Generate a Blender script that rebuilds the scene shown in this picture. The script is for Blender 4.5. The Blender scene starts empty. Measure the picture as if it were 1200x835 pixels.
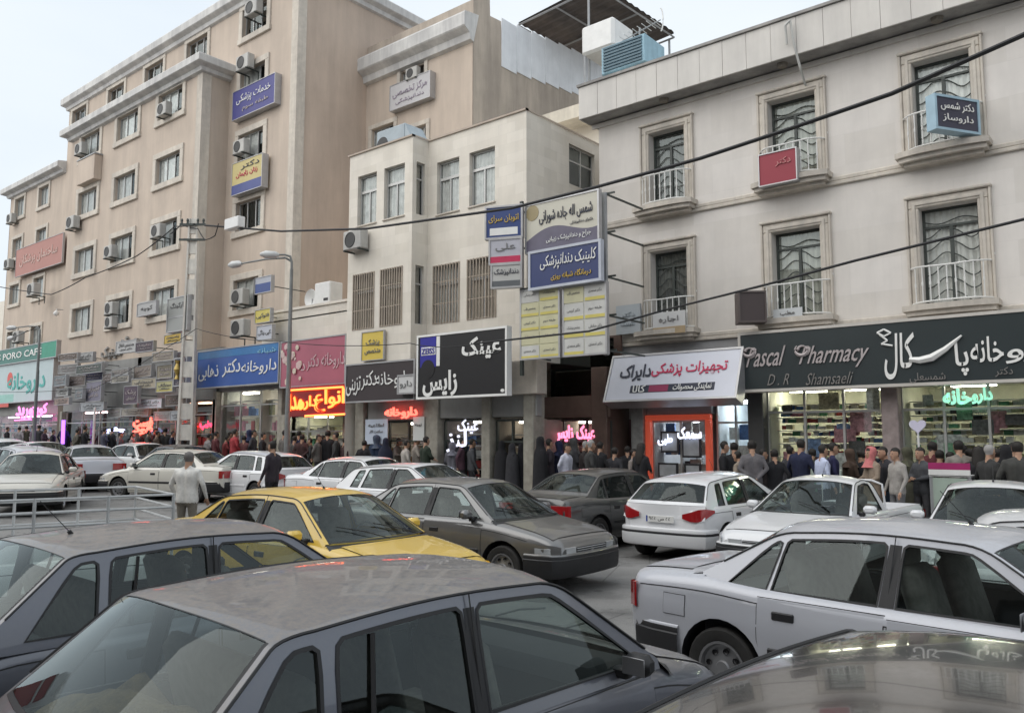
import bpy, bmesh, math, random
import numpy as np
from mathutils import Vector, Matrix
from mathutils.geometry import tessellate_polygon
random.seed(7)
PI = math.pi; RAD = math.radians
scene = bpy.context.scene
COL = scene.collection
# ---------------------------------------------------------------- camera
FPX = 960.0; CAMH = 2.0; YAW = RAD(39.7); TILT = math.atan(96.5/FPX)
cam = bpy.data.cameras.new('camera'); camo = bpy.data.objects.new('camera', cam); COL.objects.link(camo)
camo.location = (0, 0, CAMH); camo.rotation_euler = (PI/2+TILT, 0, YAW)
cam.sensor_width = 36; cam.lens = 36*FPX/1200; cam.clip_end = 2000; cam.clip_start = .05
scene.camera = camo
# ---------------------------------------------------------------- sky and sun
SUN_EL, SUN_AZ = RAD(42), RAD(205)      # azimuth: direction the light comes from (x=sin, y=cos)
w = bpy.data.worlds.new('World'); scene.world = w; w.use_nodes = True
nt = w.node_tree; nt.nodes.clear()
out = nt.nodes.new('ShaderNodeOutputWorld'); bg = nt.nodes.new('ShaderNodeBackground')
sky = nt.nodes.new('ShaderNodeTexSky'); sky.sky_type = 'NISHITA'; sky.sun_disc = False
sky.sun_elevation = SUN_EL; sky.sun_rotation = SUN_AZ; sky.dust_density = 4; sky.air_density = 1.0
tc = nt.nodes.new('ShaderNodeTexCoord'); nz = nt.nodes.new('ShaderNodeTexNoise'); nz.inputs['Scale'].default_value = 1.6; nz.inputs['Detail'].default_value = 4
mp = nt.nodes.new('ShaderNodeMapping'); mp.inputs['Scale'].default_value = (1, 1, 3)
cr = nt.nodes.new('ShaderNodeValToRGB')
cr.color_ramp.elements[0].position = .3; cr.color_ramp.elements[0].color = (6.1, 6.75, 7.35, 1)
cr.color_ramp.elements[1].position = .7; cr.color_ramp.elements[1].color = (7.3, 7.7, 8.0, 1)
mx = nt.nodes.new('ShaderNodeMix'); mx.data_type = 'RGBA'; mx.inputs[0].default_value = .9
L = nt.links.new
L(tc.outputs['Generated'], mp.inputs[0]); L(mp.outputs[0], nz.inputs['Vector']); L(nz.outputs[0], cr.inputs[0])
L(sky.outputs[0], mx.inputs[6]); L(cr.outputs[0], mx.inputs[7]); L(mx.outputs[2], bg.inputs[0])
bg.inputs[1].default_value = .1
L(bg.outputs[0], out.inputs[0])
sd = bpy.data.lights.new('sun', 'SUN'); sd.energy = 1.5; sd.angle = RAD(85); sd.color = (1, .96, .9)
so = bpy.data.objects.new('sun', sd); COL.objects.link(so)
sv = Vector((math.sin(SUN_AZ)*math.cos(SUN_EL), math.cos(SUN_AZ)*math.cos(SUN_EL), math.sin(SUN_EL)))
so.rotation_euler = sv.to_track_quat('Z', 'Y').to_euler()
scene.view_settings.view_transform = 'Standard'; scene.view_settings.look = 'None'; scene.view_settings.exposure = 0.50
scene.cycles.max_bounces = 8; scene.cycles.transparent_max_bounces = 16; scene.cycles.use_denoising = True
scene.cycles.caustics_reflective = False; scene.cycles.caustics_refractive = False

# ---------------------------------------------------------------- where a photo pixel meets a real plane
def ray(px, py):
    x = px-600; u = 417.5-py
    f = FPX*math.cos(TILT)-u*math.sin(TILT); z = FPX*math.sin(TILT)+u*math.cos(TILT)
    return (-math.sin(YAW)*f+math.cos(YAW)*x, math.cos(YAW)*f+math.sin(YAW)*x, z)
def atY(px, py, Y):
    d = ray(px, py); t = Y/d[1]; return (d[0]*t, CAMH+d[2]*t)
def atX(px, py, X):
    d = ray(px, py); t = X/d[0]; return (d[1]*t, CAMH+d[2]*t)
def atZ(px, py, z):
    d = ray(px, py); t = (z-CAMH)/d[2]; return (d[0]*t, d[1]*t)
def rect(x0, x1, yt, yb, Y):
    ym = (yt+yb)/2; xm = (x0+x1)/2
    return atY(x0, ym, Y)[0], atY(x1, ym, Y)[0], atY(xm, yb, Y)[1], atY(xm, yt, Y)[1]
def gnd(X):
    return max(0.0, min(1.2, (-X-8)*.02))

# ---------------------------------------------------------------- materials
MATS = {}
def nodes(name):
    m = bpy.data.materials.new(name); m.use_nodes = True
    n = m.node_tree; b = n.nodes['Principled BSDF']; return m, n, b
def mat(name, c, rough=.7, metal=0, var=.12, scale=3, bump=0, bscale=40, emis=0, stain=0, coat=0, dark=None):
    if name in MATS: return MATS[name]
    m, n, b = nodes(name); MATS[name] = m
    b.inputs['Roughness'].default_value = rough; b.inputs['Metallic'].default_value = metal
    if coat: b.inputs['Coat Weight'].default_value = coat
    c = tuple(c[:3])
    geo = n.nodes.new('ShaderNodeNewGeometry')
    t = n.nodes.new('ShaderNodeTexNoise'); t.inputs['Scale'].default_value = scale; t.inputs['Detail'].default_value = 6; t.inputs['Roughness'].default_value = .6
    n.links.new(geo.outputs['Position'], t.inputs['Vector'])
    r = n.nodes.new('ShaderNodeValToRGB'); r.color_ramp.elements[0].position = .3; r.color_ramp.elements[1].position = .7
    r.color_ramp.elements[0].color = tuple(x*(1-var) for x in c)+(1,)
    r.color_ramp.elements[1].color = tuple(min(1, x*(1+var*.6)) for x in c)+(1,)
    n.links.new(t.outputs[0], r.inputs[0]); colr = r.outputs[0]
    if stain:
        mp = n.nodes.new('ShaderNodeMapping'); mp.inputs['Scale'].default_value = (1.1, 1.1, .13)
        t2 = n.nodes.new('ShaderNodeTexNoise'); t2.inputs['Scale'].default_value = 1.3; t2.inputs['Detail'].default_value = 8; t2.inputs['Roughness'].default_value = .68
        n.links.new(geo.outputs['Position'], mp.inputs[0]); n.links.new(mp.outputs[0], t2.inputs['Vector'])
        r2 = n.nodes.new('ShaderNodeValToRGB'); r2.color_ramp.elements[0].position = .40; r2.color_ramp.elements[1].position = .62
        r2.color_ramp.elements[0].color = (1-stain, 1-stain, 1-stain*.95, 1); r2.color_ramp.elements[1].color = (1, 1, 1, 1)
        n.links.new(t2.outputs[0], r2.inputs[0])
        x = n.nodes.new('ShaderNodeMix'); x.data_type = 'RGBA'; x.blend_type = 'MULTIPLY'; x.inputs[0].default_value = 1
        n.links.new(colr, x.inputs[6]); n.links.new(r2.outputs[0], x.inputs[7]); colr = x.outputs[2]
    n.links.new(colr, b.inputs['Base Color'])
    if bump:
        t3 = n.nodes.new('ShaderNodeTexNoise'); t3.inputs['Scale'].default_value = bscale; t3.inputs['Detail'].default_value = 4
        n.links.new(geo.outputs['Position'], t3.inputs['Vector'])
        bp = n.nodes.new('ShaderNodeBump'); bp.inputs['Strength'].default_value = bump; bp.inputs['Distance'].default_value = .02
        n.links.new(t3.outputs[0], bp.inputs['Height']); n.links.new(bp.outputs[0], b.inputs['Normal'])
    if emis:
        b.inputs['Emission Color'].default_value = c+(1,); b.inputs['Emission Strength'].default_value = emis
    return m
def stone_mat(name, c, bw, bh, joint=.03, var=.1, stain=.1, rough=.75):
    """cladding whose joints are hairlines in the photo: slab-to-slab tone and a faint joint line"""
    if name in MATS: return MATS[name]
    m = mat(name, c, rough, var=var, scale=1.5, stain=stain); n = m.node_tree; b = n.nodes['Principled BSDF']
    src = b.inputs['Base Color'].links[0].from_socket
    geo = n.nodes.new('ShaderNodeNewGeometry'); sp = n.nodes.new('ShaderNodeSeparateXYZ'); cb = n.nodes.new('ShaderNodeCombineXYZ')
    ad = n.nodes.new('ShaderNodeMath'); ad.operation = 'ADD'
    n.links.new(geo.outputs['Position'], sp.inputs[0]); n.links.new(sp.outputs[0], ad.inputs[0]); n.links.new(sp.outputs[1], ad.inputs[1])
    n.links.new(ad.outputs[0], cb.inputs[0]); n.links.new(sp.outputs[2], cb.inputs[1])
    br = n.nodes.new('ShaderNodeTexBrick'); br.inputs['Scale'].default_value = 1; br.inputs['Brick Width'].default_value = bw; br.inputs['Row Height'].default_value = bh
    br.inputs['Mortar Size'].default_value = .006; br.inputs['Color1'].default_value = (1, 1, 1, 1); br.inputs['Color2'].default_value = (.9, .895, .88, 1)
    br.inputs['Mortar'].default_value = (1-joint*6,)*3+(1,)
    n.links.new(cb.outputs[0], br.inputs['Vector'])
    x = n.nodes.new('ShaderNodeMix'); x.data_type = 'RGBA'; x.blend_type = 'MULTIPLY'; x.inputs[0].default_value = 1
    n.links.new(src, x.inputs[6]); n.links.new(br.outputs[0], x.inputs[7]); n.links.new(x.outputs[2], b.inputs['Base Color'])
    return m
def paint(name, c, dust=.35, metal=.0, rough=.28, dustc=(.34, .30, .255)):
    """car paint, with road dust settled on the surfaces that face up"""
    if name in MATS: return MATS[name]
    m, n, b = nodes(name); MATS[name] = m
    geo = n.nodes.new('ShaderNodeNewGeometry'); sp = n.nodes.new('ShaderNodeSeparateXYZ'); n.links.new(geo.outputs['Normal'], sp.inputs[0])
    t = n.nodes.new('ShaderNodeTexNoise'); t.inputs['Scale'].default_value = 34; t.inputs['Detail'].default_value = 12; t.inputs['Roughness'].default_value = .8
    n.links.new(geo.outputs['Position'], t.inputs['Vector'])
    mr = n.nodes.new('ShaderNodeMapRange'); mr.inputs[1].default_value = .28; mr.inputs[2].default_value = .70
    n.links.new(t.outputs[0], mr.inputs[0])
    up = n.nodes.new('ShaderNodeMapRange'); up.inputs[1].default_value = .55; up.inputs[2].default_value = .98; up.inputs[3].default_value = .12
    n.links.new(sp.outputs[2], up.inputs[0])
    a = n.nodes.new('ShaderNodeMath'); a.operation = 'MULTIPLY'; n.links.new(mr.outputs[0], a.inputs[0]); n.links.new(up.outputs[0], a.inputs[1])
    a2 = n.nodes.new('ShaderNodeMath'); a2.operation = 'MULTIPLY'; a2.inputs[1].default_value = dust; n.links.new(a.outputs[0], a2.inputs[0])
    x = n.nodes.new('ShaderNodeMix'); x.data_type = 'RGBA'; x.inputs[6].default_value = tuple(c)+(1,); x.inputs[7].default_value = tuple(dustc)+(1,)
    n.links.new(a2.outputs[0], x.inputs[0]); n.links.new(x.outputs[2], b.inputs['Base Color'])
    rr = n.nodes.new('ShaderNodeMapRange'); rr.inputs[3].default_value = rough; rr.inputs[4].default_value = .75; n.links.new(a2.outputs[0], rr.inputs[0])
    n.links.new(rr.outputs[0], b.inputs['Roughness']); b.inputs['Metallic'].default_value = metal
    cm = n.nodes.new('ShaderNodeMapRange'); cm.inputs[3].default_value = .8; cm.inputs[4].default_value = .0; n.links.new(a2.outputs[0], cm.inputs[0])
    n.links.new(cm.outputs[0], b.inputs['Coat Weight']); b.inputs['Coat Roughness'].default_value = .03
    return m
def glass(name, tint=(.55, .62, .6), rough=.015, boost=1.7, ior=1.5, dustv=0.0):
    if name in MATS: return MATS[name]
    m = bpy.data.materials.new(name); m.use_nodes = True; MATS[name] = m; n = m.node_tree; n.nodes.clear()
    o = n.nodes.new('ShaderNodeOutputMaterial'); tr = n.nodes.new('ShaderNodeBsdfTransparent'); gl = n.nodes.new('ShaderNodeBsdfGlossy')
    tr.inputs[0].default_value = tuple(tint)+(1,); gl.inputs[0].default_value = (.88, .97, .97, 1); gl.inputs['Roughness'].default_value = rough
    # Schlick reflectance from |N.I|, the same from both sides of the pane
    g0 = n.nodes.new('ShaderNodeNewGeometry'); dt = n.nodes.new('ShaderNodeVectorMath'); dt.operation = 'DOT_PRODUCT'
    n.links.new(g0.outputs['Normal'], dt.inputs[0]); n.links.new(g0.outputs['Incoming'], dt.inputs[1])
    def mth(op, a, b_=None):
        q = n.nodes.new('ShaderNodeMath'); q.operation = op; q.use_clamp = op == 'ADD'
        for i, v in enumerate((a, b_)):
            if v is None: continue
            if isinstance(v, (int, float)): q.inputs[i].default_value = v
            else: n.links.new(v, q.inputs[i])
        return q.outputs[0]
    k = mth('POWER', mth('SUBTRACT', 1.0, mth('ABSOLUTE', dt.outputs['Value'])), 5.0)
    r0 = .048*boost/1.7; fac = mth('ADD', mth('MULTIPLY', k, 1-r0), r0)
    mx = n.nodes.new('ShaderNodeMixShader'); n.links.new(fac, mx.inputs[0])
    n.links.new(tr.outputs[0], mx.inputs[1]); n.links.new(gl.outputs[0], mx.inputs[2]); last = mx
    if dustv:
        df = n.nodes.new('ShaderNodeBsdfDiffuse'); df.inputs[0].default_value = (.42, .4, .37, 1)
        geo = n.nodes.new('ShaderNodeNewGeometry'); t = n.nodes.new('ShaderNodeTexNoise'); t.inputs['Scale'].default_value = 6; t.inputs['Detail'].default_value = 8
        n.links.new(geo.outputs['Position'], t.inputs['Vector'])
        mm = n.nodes.new('ShaderNodeMapRange'); mm.inputs[1].default_value = .3; mm.inputs[2].default_value = .75; mm.inputs[3].default_value = dustv*.25; mm.inputs[4].default_value = dustv
        n.links.new(t.outputs[0], mm.inputs[0])
        m2 = n.nodes.new('ShaderNodeMixShader'); n.links.new(mm.outputs[0], m2.inputs[0]); n.links.new(mx.outputs[0], m2.inputs[1]); n.links.new(df.outputs[0], m2.inputs[2]); last = m2
    n.links.new(last.outputs[0], o.inputs[0]); return m
BLACK = mat('black plastic', (.018, .018, .02), .5, var=.2)
RUBBER = mat('tyre rubber', (.025, .024, .023), .8, var=.3, scale=12)
SEAL = mat('rubber seal', (.02, .02, .022), .55)
CHROME = mat('dull alloy', (.30, .30, .31), .4, metal=.7, var=.1)
INTER = mat('cabin trim', (.035, .036, .04), .85, var=.25)
SEATM = mat('seat cloth', (.17, .16, .15), .95, var=.3, scale=14)
CARGLASS = glass('car glass', (.62, .68, .66), dustv=.012)
WINGLASS = glass('window glass', (.84, .86, .86), boost=2.4)
SHOPGLASS = glass('shop glass', (.86, .88, .87), boost=.9)
LAMPRED = mat('tail lamp red', (.35, .012, .015), .12, coat=1)
LAMPCLEAR = mat('head lamp lens', (.62, .64, .66), .1, metal=.35, coat=1)
LAMPAMBER = mat('indicator amber', (.6, .2, .02), .15, coat=1)
PLATE = mat('number plate white', (.75, .75, .73), .5)
WHITE = mat('white enamel', (.74, .74, .73), .45, var=.08)
GREYM = mat('grey sheet metal', (.38, .39, .4), .5, var=.15, stain=.2)
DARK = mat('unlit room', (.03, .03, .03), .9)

# ---------------------------------------------------------------- mesh building
class MB:
    def __init__(s): s.v = []; s.f = []; s.m = []
    def add(s, verts, faces, mi=0):
        b = len(s.v); s.v += [tuple(p) for p in verts]; s.f += [tuple(b+i for i in f) for f in faces]; s.m += [mi]*len(faces); return s
    def box(s, x0, x1, y0, y1, z0, z1, mi=0):
        v = [(x0,y0,z0),(x1,y0,z0),(x1,y1,z0),(x0,y1,z0),(x0,y0,z1),(x1,y0,z1),(x1,y1,z1),(x0,y1,z1)]
        return s.add(v, [(0,3,2,1),(4,5,6,7),(0,1,5,4),(1,2,6,5),(2,3,7,6),(3,0,4,7)], mi)
    def bbox(s, x0, x1, y0, y1, z0, z1, b=.01, mi=0):
        """box with bevelled edges"""
        b = min(b, abs(x1-x0)*.45, abs(y1-y0)*.45, abs(z1-z0)*.45)
        bm = bmesh.new(); bmesh.ops.create_cube(bm, size=1)
        for v in bm.verts: v.co = Vector(((x0+x1)/2+v.co.x*(x1-x0), (y0+y1)/2+v.co.y*(y1-y0), (z0+z1)/2+v.co.z*(z1-z0)))
        bmesh.ops.bevel(bm, geom=bm.edges[:], offset=b, segments=1, affect='EDGES')
        s.bm(bm, mi); return s
    def bm(s, bm, mi=0):
        bm.verts.index_update(); s.add([v.co[:] for v in bm.verts], [[v.index for v in f.verts] for f in bm.faces], mi); bm.free(); return s
    def tube(s, pts, r, seg=6, mi=0, cap=True):
        pts = [Vector(p) for p in pts]; n = len(pts); rr = r if isinstance(r, (list, tuple)) else [r]*n
        rings = []; ref = None
        for i, p in enumerate(pts):
            d = (pts[min(i+1, n-1)]-pts[max(i-1, 0)])
            if d.length < 1e-9: d = Vector((0, 0, 1))
            d.normalize()
            if ref is None: ref = Vector((0, 0, 1)) if abs(d.z) < .9 else Vector((1, 0, 0))
            a = d.cross(ref)
            if a.length < 1e-4: a = d.orthogonal()
            a.normalize(); b = a.cross(d)
            rings.append([p+(a*math.cos(2*PI*k/seg)+b*math.sin(2*PI*k/seg))*rr[i] for k in range(seg)])
        v = [q for R_ in rings for q in R_]; f = []
        for i in range(n-1):
            for k in range(seg): f.append((i*seg+k, i*seg+(k+1) % seg, (i+1)*seg+(k+1) % seg, (i+1)*seg+k))
        if cap: f.append(tuple(range(seg))[::-1]); f.append(tuple((n-1)*seg+k for k in range(seg)))
        return s.add(v, f, mi)
    def grid(s, rows, mi=0, mfun=None, flip=False):
        """rows: list of equal-length point lists"""
        n = len(rows[0]); b = len(s.v); s.v += [tuple(p) for r in rows for p in r]
        for i in range(len(rows)-1):
            for j in range(n-1):
                m_ = mfun(i, j) if mfun else mi
                if m_ is None: continue
                q = (b+i*n+j, b+i*n+j+1, b+(i+1)*n+j+1, b+(i+1)*n+j)
                s.f.append(q[::-1] if flip else q); s.m.append(m_)
        return s
    def poly(s, pts, thick=0, axis=(0, 1, 0), mi=0):
        """polygon, extruded by thick along axis"""
        n = len(pts); a = Vector(axis)*thick
        if not thick: return s.add(pts, [tuple(range(n))], mi)
        v = [tuple(p) for p in pts]+[tuple(Vector(p)+a) for p in pts]
        f = [tuple(range(n)), tuple(range(2*n-1, n-1, -1))]+[(i, n+i, n+(i+1) % n, (i+1) % n) for i in range(n)]
        return s.add(v, f, mi)
    def lathe(s, prof, axis='y', seg=20, mi=0, c=(0, 0, 0)):
        """prof: (radius, along) pairs"""
        rows = []
        for r, a in prof:
            row = []
            for k in range(seg+1):
                t = 2*PI*k/seg; q = (r*math.cos(t), a, r*math.sin(t)) if axis == 'y' else (r*math.cos(t), r*math.sin(t), a)
                row.append((q[0]+c[0], q[1]+c[1], q[2]+c[2]))
            rows.append(row)
        return s.grid(rows, mi)
    def mesh(s, name, mats, smooth=None):
        me = bpy.data.meshes.new(name); me.from_pydata(s.v, [], s.f)
        for m in (mats if isinstance(mats, (list, tuple)) else [mats]): me.materials.append(m)
        me.polygons.foreach_set('material_index', s.m)
        if smooth is not None:
            me.polygons.foreach_set('use_smooth', [True]*len(s.f)); me.set_sharp_from_angle(angle=RAD(smooth))
        me.update(); return me
    def build(s, name, mats, parent=None, smooth=None, loc=None, world=False):
        """world=True: the points are world points; they are shifted to the (unrotated) parent"""
        if world and parent is not None:
            o = parent
            off = Vector((0, 0, 0))
            while o is not None: off += Vector(o.location); o = o.parent
            s.v = [(p[0]-off.x, p[1]-off.y, p[2]-off.z) for p in s.v]
        return link(name, s.mesh(name, mats, smooth), parent, loc)
def link(name, me, parent=None, loc=None, rot=None):
    o = bpy.data.objects.new(name, me); COL.objects.link(o)
    if parent is not None: o.parent = parent
    if loc is not None: o.location = loc
    if rot is not None: o.rotation_euler = rot
    return o
LABELS = set()
def tag(o, label=None, cat=None, group=None, kind=None):
    if label: o['label'] = label
    if cat: o['category'] = cat
    if group: o['group'] = group
    if kind: o['kind'] = kind
    return o
def thing(name, label, cat, loc=(0, 0, 0), rz=0, group=None, rx=0):
    o = bpy.data.objects.new(name, None); COL.objects.link(o); o.location = loc; o.rotation_euler = (rx, 0, rz)
    o.empty_display_size = .2
    return tag(o, label, cat, group)
def copy_tree(o, parent=None):
    c = o.copy(); COL.objects.link(c); c.parent = parent
    for ch in CH.get(o.name, []): copy_tree(ch, c)
    return c
CH = {}
def index_children():
    CH.clear()
    for o in scene.objects:
        if o.parent: CH.setdefault(o.parent.name, []).append(o)

# ---------------------------------------------------------------- Persian lettering from presentation forms
AR = {'ا': (0xFE8D, 0), 'آ': (0xFE81, 0), 'ب': (0xFE8F, 1), 'پ': (0xFB56, 1), 'ت': (0xFE95, 1), 'ث': (0xFE99, 1), 'ج': (0xFE9D, 1), 'چ': (0xFB7A, 1), 'ح': (0xFEA1, 1),
      'خ': (0xFEA5, 1), 'د': (0xFEA9, 0), 'ذ': (0xFEAB, 0), 'ر': (0xFEAD, 0), 'ز': (0xFEAF, 0), 'س': (0xFEB1, 1), 'ش': (0xFEB5, 1), 'ص': (0xFEB9, 1), 'ض': (0xFEBD, 1),
      'ط': (0xFEC1, 1), 'ظ': (0xFEC5, 1), 'ع': (0xFEC9, 1), 'غ': (0xFECD, 1), 'ف': (0xFED1, 1), 'ق': (0xFED5, 1), 'ک': (0xFB8E, 1), 'گ': (0xFB92, 1), 'ل': (0xFEDD, 1),
      'م': (0xFEE1, 1), 'ن': (0xFEE5, 1), 'و': (0xFEED, 0), 'ه': (0xFEE9, 1), 'ی': (0xFBFC, 1)}
def shape(t):
    if not any(ch in AR for ch in t): return t
    o = []
    for i, ch in enumerate(t):
        if ch not in AR: o.append(ch); continue
        base, dual = AR[ch]
        prev = i > 0 and t[i-1] in AR and AR[t[i-1]][1]
        nxt = i < len(t)-1 and t[i+1] in AR and dual
        o.append(chr(base+(3 if prev and nxt else 1 if prev else 2 if nxt else 0)))
    # digits keep their left-to-right order
    r = ''.join(reversed(o)); q = ''; run = ''
    for ch in r+' ':
        if '0' <= ch <= '9' or '۰' <= ch <= '۹': run = ch+run
        else: q += run+ch; run = ''
    return q[:-1]
TXT = {}
def text_mesh(s, bold=.0, shear=0, depth=.01, res=2):
    """lettering in the x-z plane facing -y, centred, with its size: (verts, faces, width, height)"""
    k = (s, bold, shear, depth)
    if k in TXT: return TXT[k]
    c = bpy.data.curves.new('lettering', 'FONT'); c.body = shape(s); c.size = 1; c.offset = bold; c.shear = shear; c.extrude = depth; c.resolution_u = res
    o = bpy.data.objects.new('lettering', c); COL.objects.link(o)
    bpy.context.view_layer.update()
    me = bpy.data.meshes.new_from_object(o.evaluated_get(bpy.context.evaluated_depsgraph_get()))
    V = np.empty(len(me.vertices)*3); me.vertices.foreach_get('co', V); V = V.reshape(-1, 3)
    F = [tuple(p.vertices) for p in me.polygons]
    bpy.data.objects.remove(o); bpy.data.curves.remove(c); bpy.data.meshes.remove(me)
    mn, mxx = V.min(0), V.max(0); cc = (mn+mxx)/2
    P = np.stack([V[:, 0]-cc[0], -V[:, 2], V[:, 1]-cc[1]], 1)
    TXT[k] = (P, F, mxx[0]-mn[0], mxx[1]-mn[1]); return TXT[k]
def add_text(mb, s, cx, y, cz, wd=None, ht=None, bold=.0, shear=0, mi=0, depth=.01, slant=0):
    P, F, tw, th = text_mesh(s, bold, shear)
    sx = wd/tw if wd else ht/th; sz = ht/th if ht else sx
    dy = depth/.01
    mb.add([(cx+p[0]*sx, y+p[1]*dy, cz+p[2]*sz+slant*p[0]*sx) for p in P], F, mi)
    return mb
# ================================================================ CARS
def mono(xs, ys, x):
    """monotone cubic through (xs, ys)"""
    n = len(xs); x = min(max(x, xs[0]), xs[-1])
    i = 0
    while i < n-2 and x > xs[i+1]: i += 1
    d = [(ys[k+1]-ys[k])/(xs[k+1]-xs[k]) for k in range(n-1)]
    def sl(k):
        if k == 0: return d[0]
        if k == n-1: return d[-1]
        return 0 if d[k-1]*d[k] <= 0 else 2*d[k-1]*d[k]/(d[k-1]+d[k])
    h = xs[i+1]-xs[i]; t = (x-xs[i])/h; a, b = sl(i), sl(i+1)
    return (2*t**3-3*t*t+1)*ys[i]+(t**3-2*t*t+t)*h*a+(-2*t**3+3*t*t)*ys[i+1]+(t**3-t*t)*h*b
def crv(pts): xs = [p[0] for p in pts]; ys = [p[1] for p in pts]; return lambda x: mono(xs, ys, x)

KINDS = {
 'sedan': dict(L=4.40, W=1.70, wf=1.36, wr=-1.31, R=.30, bump='dark',
    top=[(-2.2,.82),(-2.175,.935),(-2.08,.972),(-1.5,.99),(-1.2,.94),(.9,.92),(1.0,.915),(1.5,.84),(1.95,.755),(2.12,.70),(2.2,.60)],
    sh=[(-2.2,.80),(-2.14,.905),(-1.5,.93),(-.9,.90),(0,.885),(1.0,.865),(1.6,.79),(2.1,.66),(2.2,.58)],
    wid=[(-2.2,.755),(-2.12,.805),(-1.8,.838),(-1,.85),(1,.85),(1.7,.825),(2.05,.775),(2.2,.68)],
    bot=[(-2.2,.36),(-1.9,.24),(-1,.18),(1,.18),(1.9,.22),(2.2,.30)],
    gh=dict(xr0=-1.52, xr1=-.92, xf1=.40, xf0=1.12, zb=.885, zr=1.335, zrr=1.315, yr=.545, wg=.765, crown=.072, br=.10, bf=.16, zc=.90, zre=.975),
    wins=[(-1.30,-.98,-.97,-.90),(-.93,-.87,-.17,-.15),(-.05,-.05,.93,.40)], rd=(-1.0,-.10), fd=(-.08,1.0)),
 'hatch': dict(L=3.60, W=1.605, wf=1.13, wr=-1.17, R=.275, bump='body',
    top=[(-1.8,.62),(-1.77,.80),(-1.66,.91),(-1.3,.93),(.9,.92),(1.02,.915),(1.3,.855),(1.6,.775),(1.74,.70),(1.8,.60)],
    sh=[(-1.8,.60),(-1.72,.80),(-1.3,.885),(0,.885),(.9,.865),(1.4,.77),(1.72,.66),(1.8,.58)],
    wid=[(-1.8,.66),(-1.72,.745),(-1.4,.785),(-.8,.803),(.9,.803),(1.4,.78),(1.7,.725),(1.8,.62)],
    bot=[(-1.8,.34),(-1.5,.22),(-.8,.18),(.8,.18),(1.5,.22),(1.8,.30)],
    gh=dict(xr0=-1.58, xr1=-1.07, xf1=.34, xf0=1.0, zb=.885, zr=1.352, zrr=1.33, yr=.625, wg=.76, crown=.048, br=.09, bf=.13, zc=.90, zre=.90),
    wins=[(-1.33,-1.05,-.96,-.92),(-.89,-.85,-.26,-.24),(-.18,-.16,.86,.34)], rd=(-.92,-.22), fd=(-.20,.92)),
 'supermini': dict(L=3.84, W=1.66, wf=1.25, wr=-1.20, R=.295, bump='body',
    top=[(-1.92,.60),(-1.9,.78),(-1.82,.92),(-1.5,.95),(.9,.93),(1.1,.925),(1.5,.83),(1.78,.70),(1.88,.60),(1.92,.5)],
    sh=[(-1.92,.58),(-1.86,.80),(-1.5,.90),(0,.88),(1.0,.85),(1.5,.74),(1.85,.56),(1.92,.48)],
    wid=[(-1.92,.62),(-1.84,.74),(-1.5,.815),(-.8,.83),(.9,.83),(1.4,.81),(1.75,.72),(1.92,.5)],
    bot=[(-1.92,.32),(-1.6,.22),(-.8,.18),(.8,.18),(1.6,.2),(1.92,.26)],
    gh=dict(xr0=-1.78, xr1=-1.40, xf1=.22, xf0=1.18, zb=.89, zr=1.355, zrr=1.285, yr=.56, wg=.755, crown=.07, br=.14, bf=.20, zc=.92, zre=.93),
    wins=[(-1.36,-1.22,-1.12,-1.02),(-1.02,-.92,-.28,-.22),(-.16,-.12,.82,.20)], rd=(-1.0,-.23), fd=(-.21,.92)),
 'pickup': dict(L=4.60, W=1.70, wf=1.40, wr=-1.42, R=.30, bump='dark',
    top=[(-2.3,.80),(-2.27,.86),(-2.2,.88),(-1.5,.88),(-.45,.9),(.9,.92),(1.05,.915),(1.6,.84),(2.05,.755),(2.22,.69),(2.3,.58)],
    sh=[(-2.3,.80),(-2.2,.87),(-1.5,.885),(0,.885),(1.05,.865),(1.7,.79),(2.2,.66),(2.3,.57)],
    wid=[(-2.3,.78),(-2.2,.82),(-1.8,.84),(-1,.85),(1,.85),(1.8,.825),(2.15,.775),(2.3,.68)],
    bot=[(-2.3,.36),(-1.9,.28),(-1,.2),(1,.18),(2.0,.22),(2.3,.30)],
    gh=dict(xr0=-.42, xr1=-.33, xf1=.34, xf0=1.10, zb=.885, zr=1.345, zrr=1.335, yr=.555, wg=.765, crown=.07, br=.02, bf=.16, zc=.90, zre=.90),
    wins=[(-.22,-.18,.88,.33)], rd=None, fd=(-.28,1.0)),
}
PAINT0 = mat('paint placeholder', (.5, .5, .5), .3)

def wheel_meshes(R):
    t = MB(); prof = [(R*.64,-.085),(R*.72,-.098),(R*.93,-.10),(R*.985,-.085),(R,-.05),(R,.05),(R*.985,.085),(R*.93,.10),(R*.72,.098),(R*.64,.085)]
    t.lathe(prof, 'y', 26); tyre = t.mesh('wheel', RUBBER, 35)
    r = MB(); r.lathe([(R*.66,.088),(R*.66,.098),(R*.60,.095),(R*.56,.06),(R*.5,.055),(R*.2,.075),(R*.17,.09),(0.001,.092)], 'y', 26)
    for k in range(8):
        a = 2*PI*k/8+.2; c = Vector((math.cos(a), 0, math.sin(a)))*R*.42
        r.lathe([(R*.075,.071),(R*.07,.058),(.001,.058)], 'y', 8, 1, c=(c.x, .004, c.z))
    r.lathe([(R*.64,-.08),(R*.001,-.06)], 'y', 16, 1)
    return tyre, r.mesh('rim', [CHROME, BLACK], 35)

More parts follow.
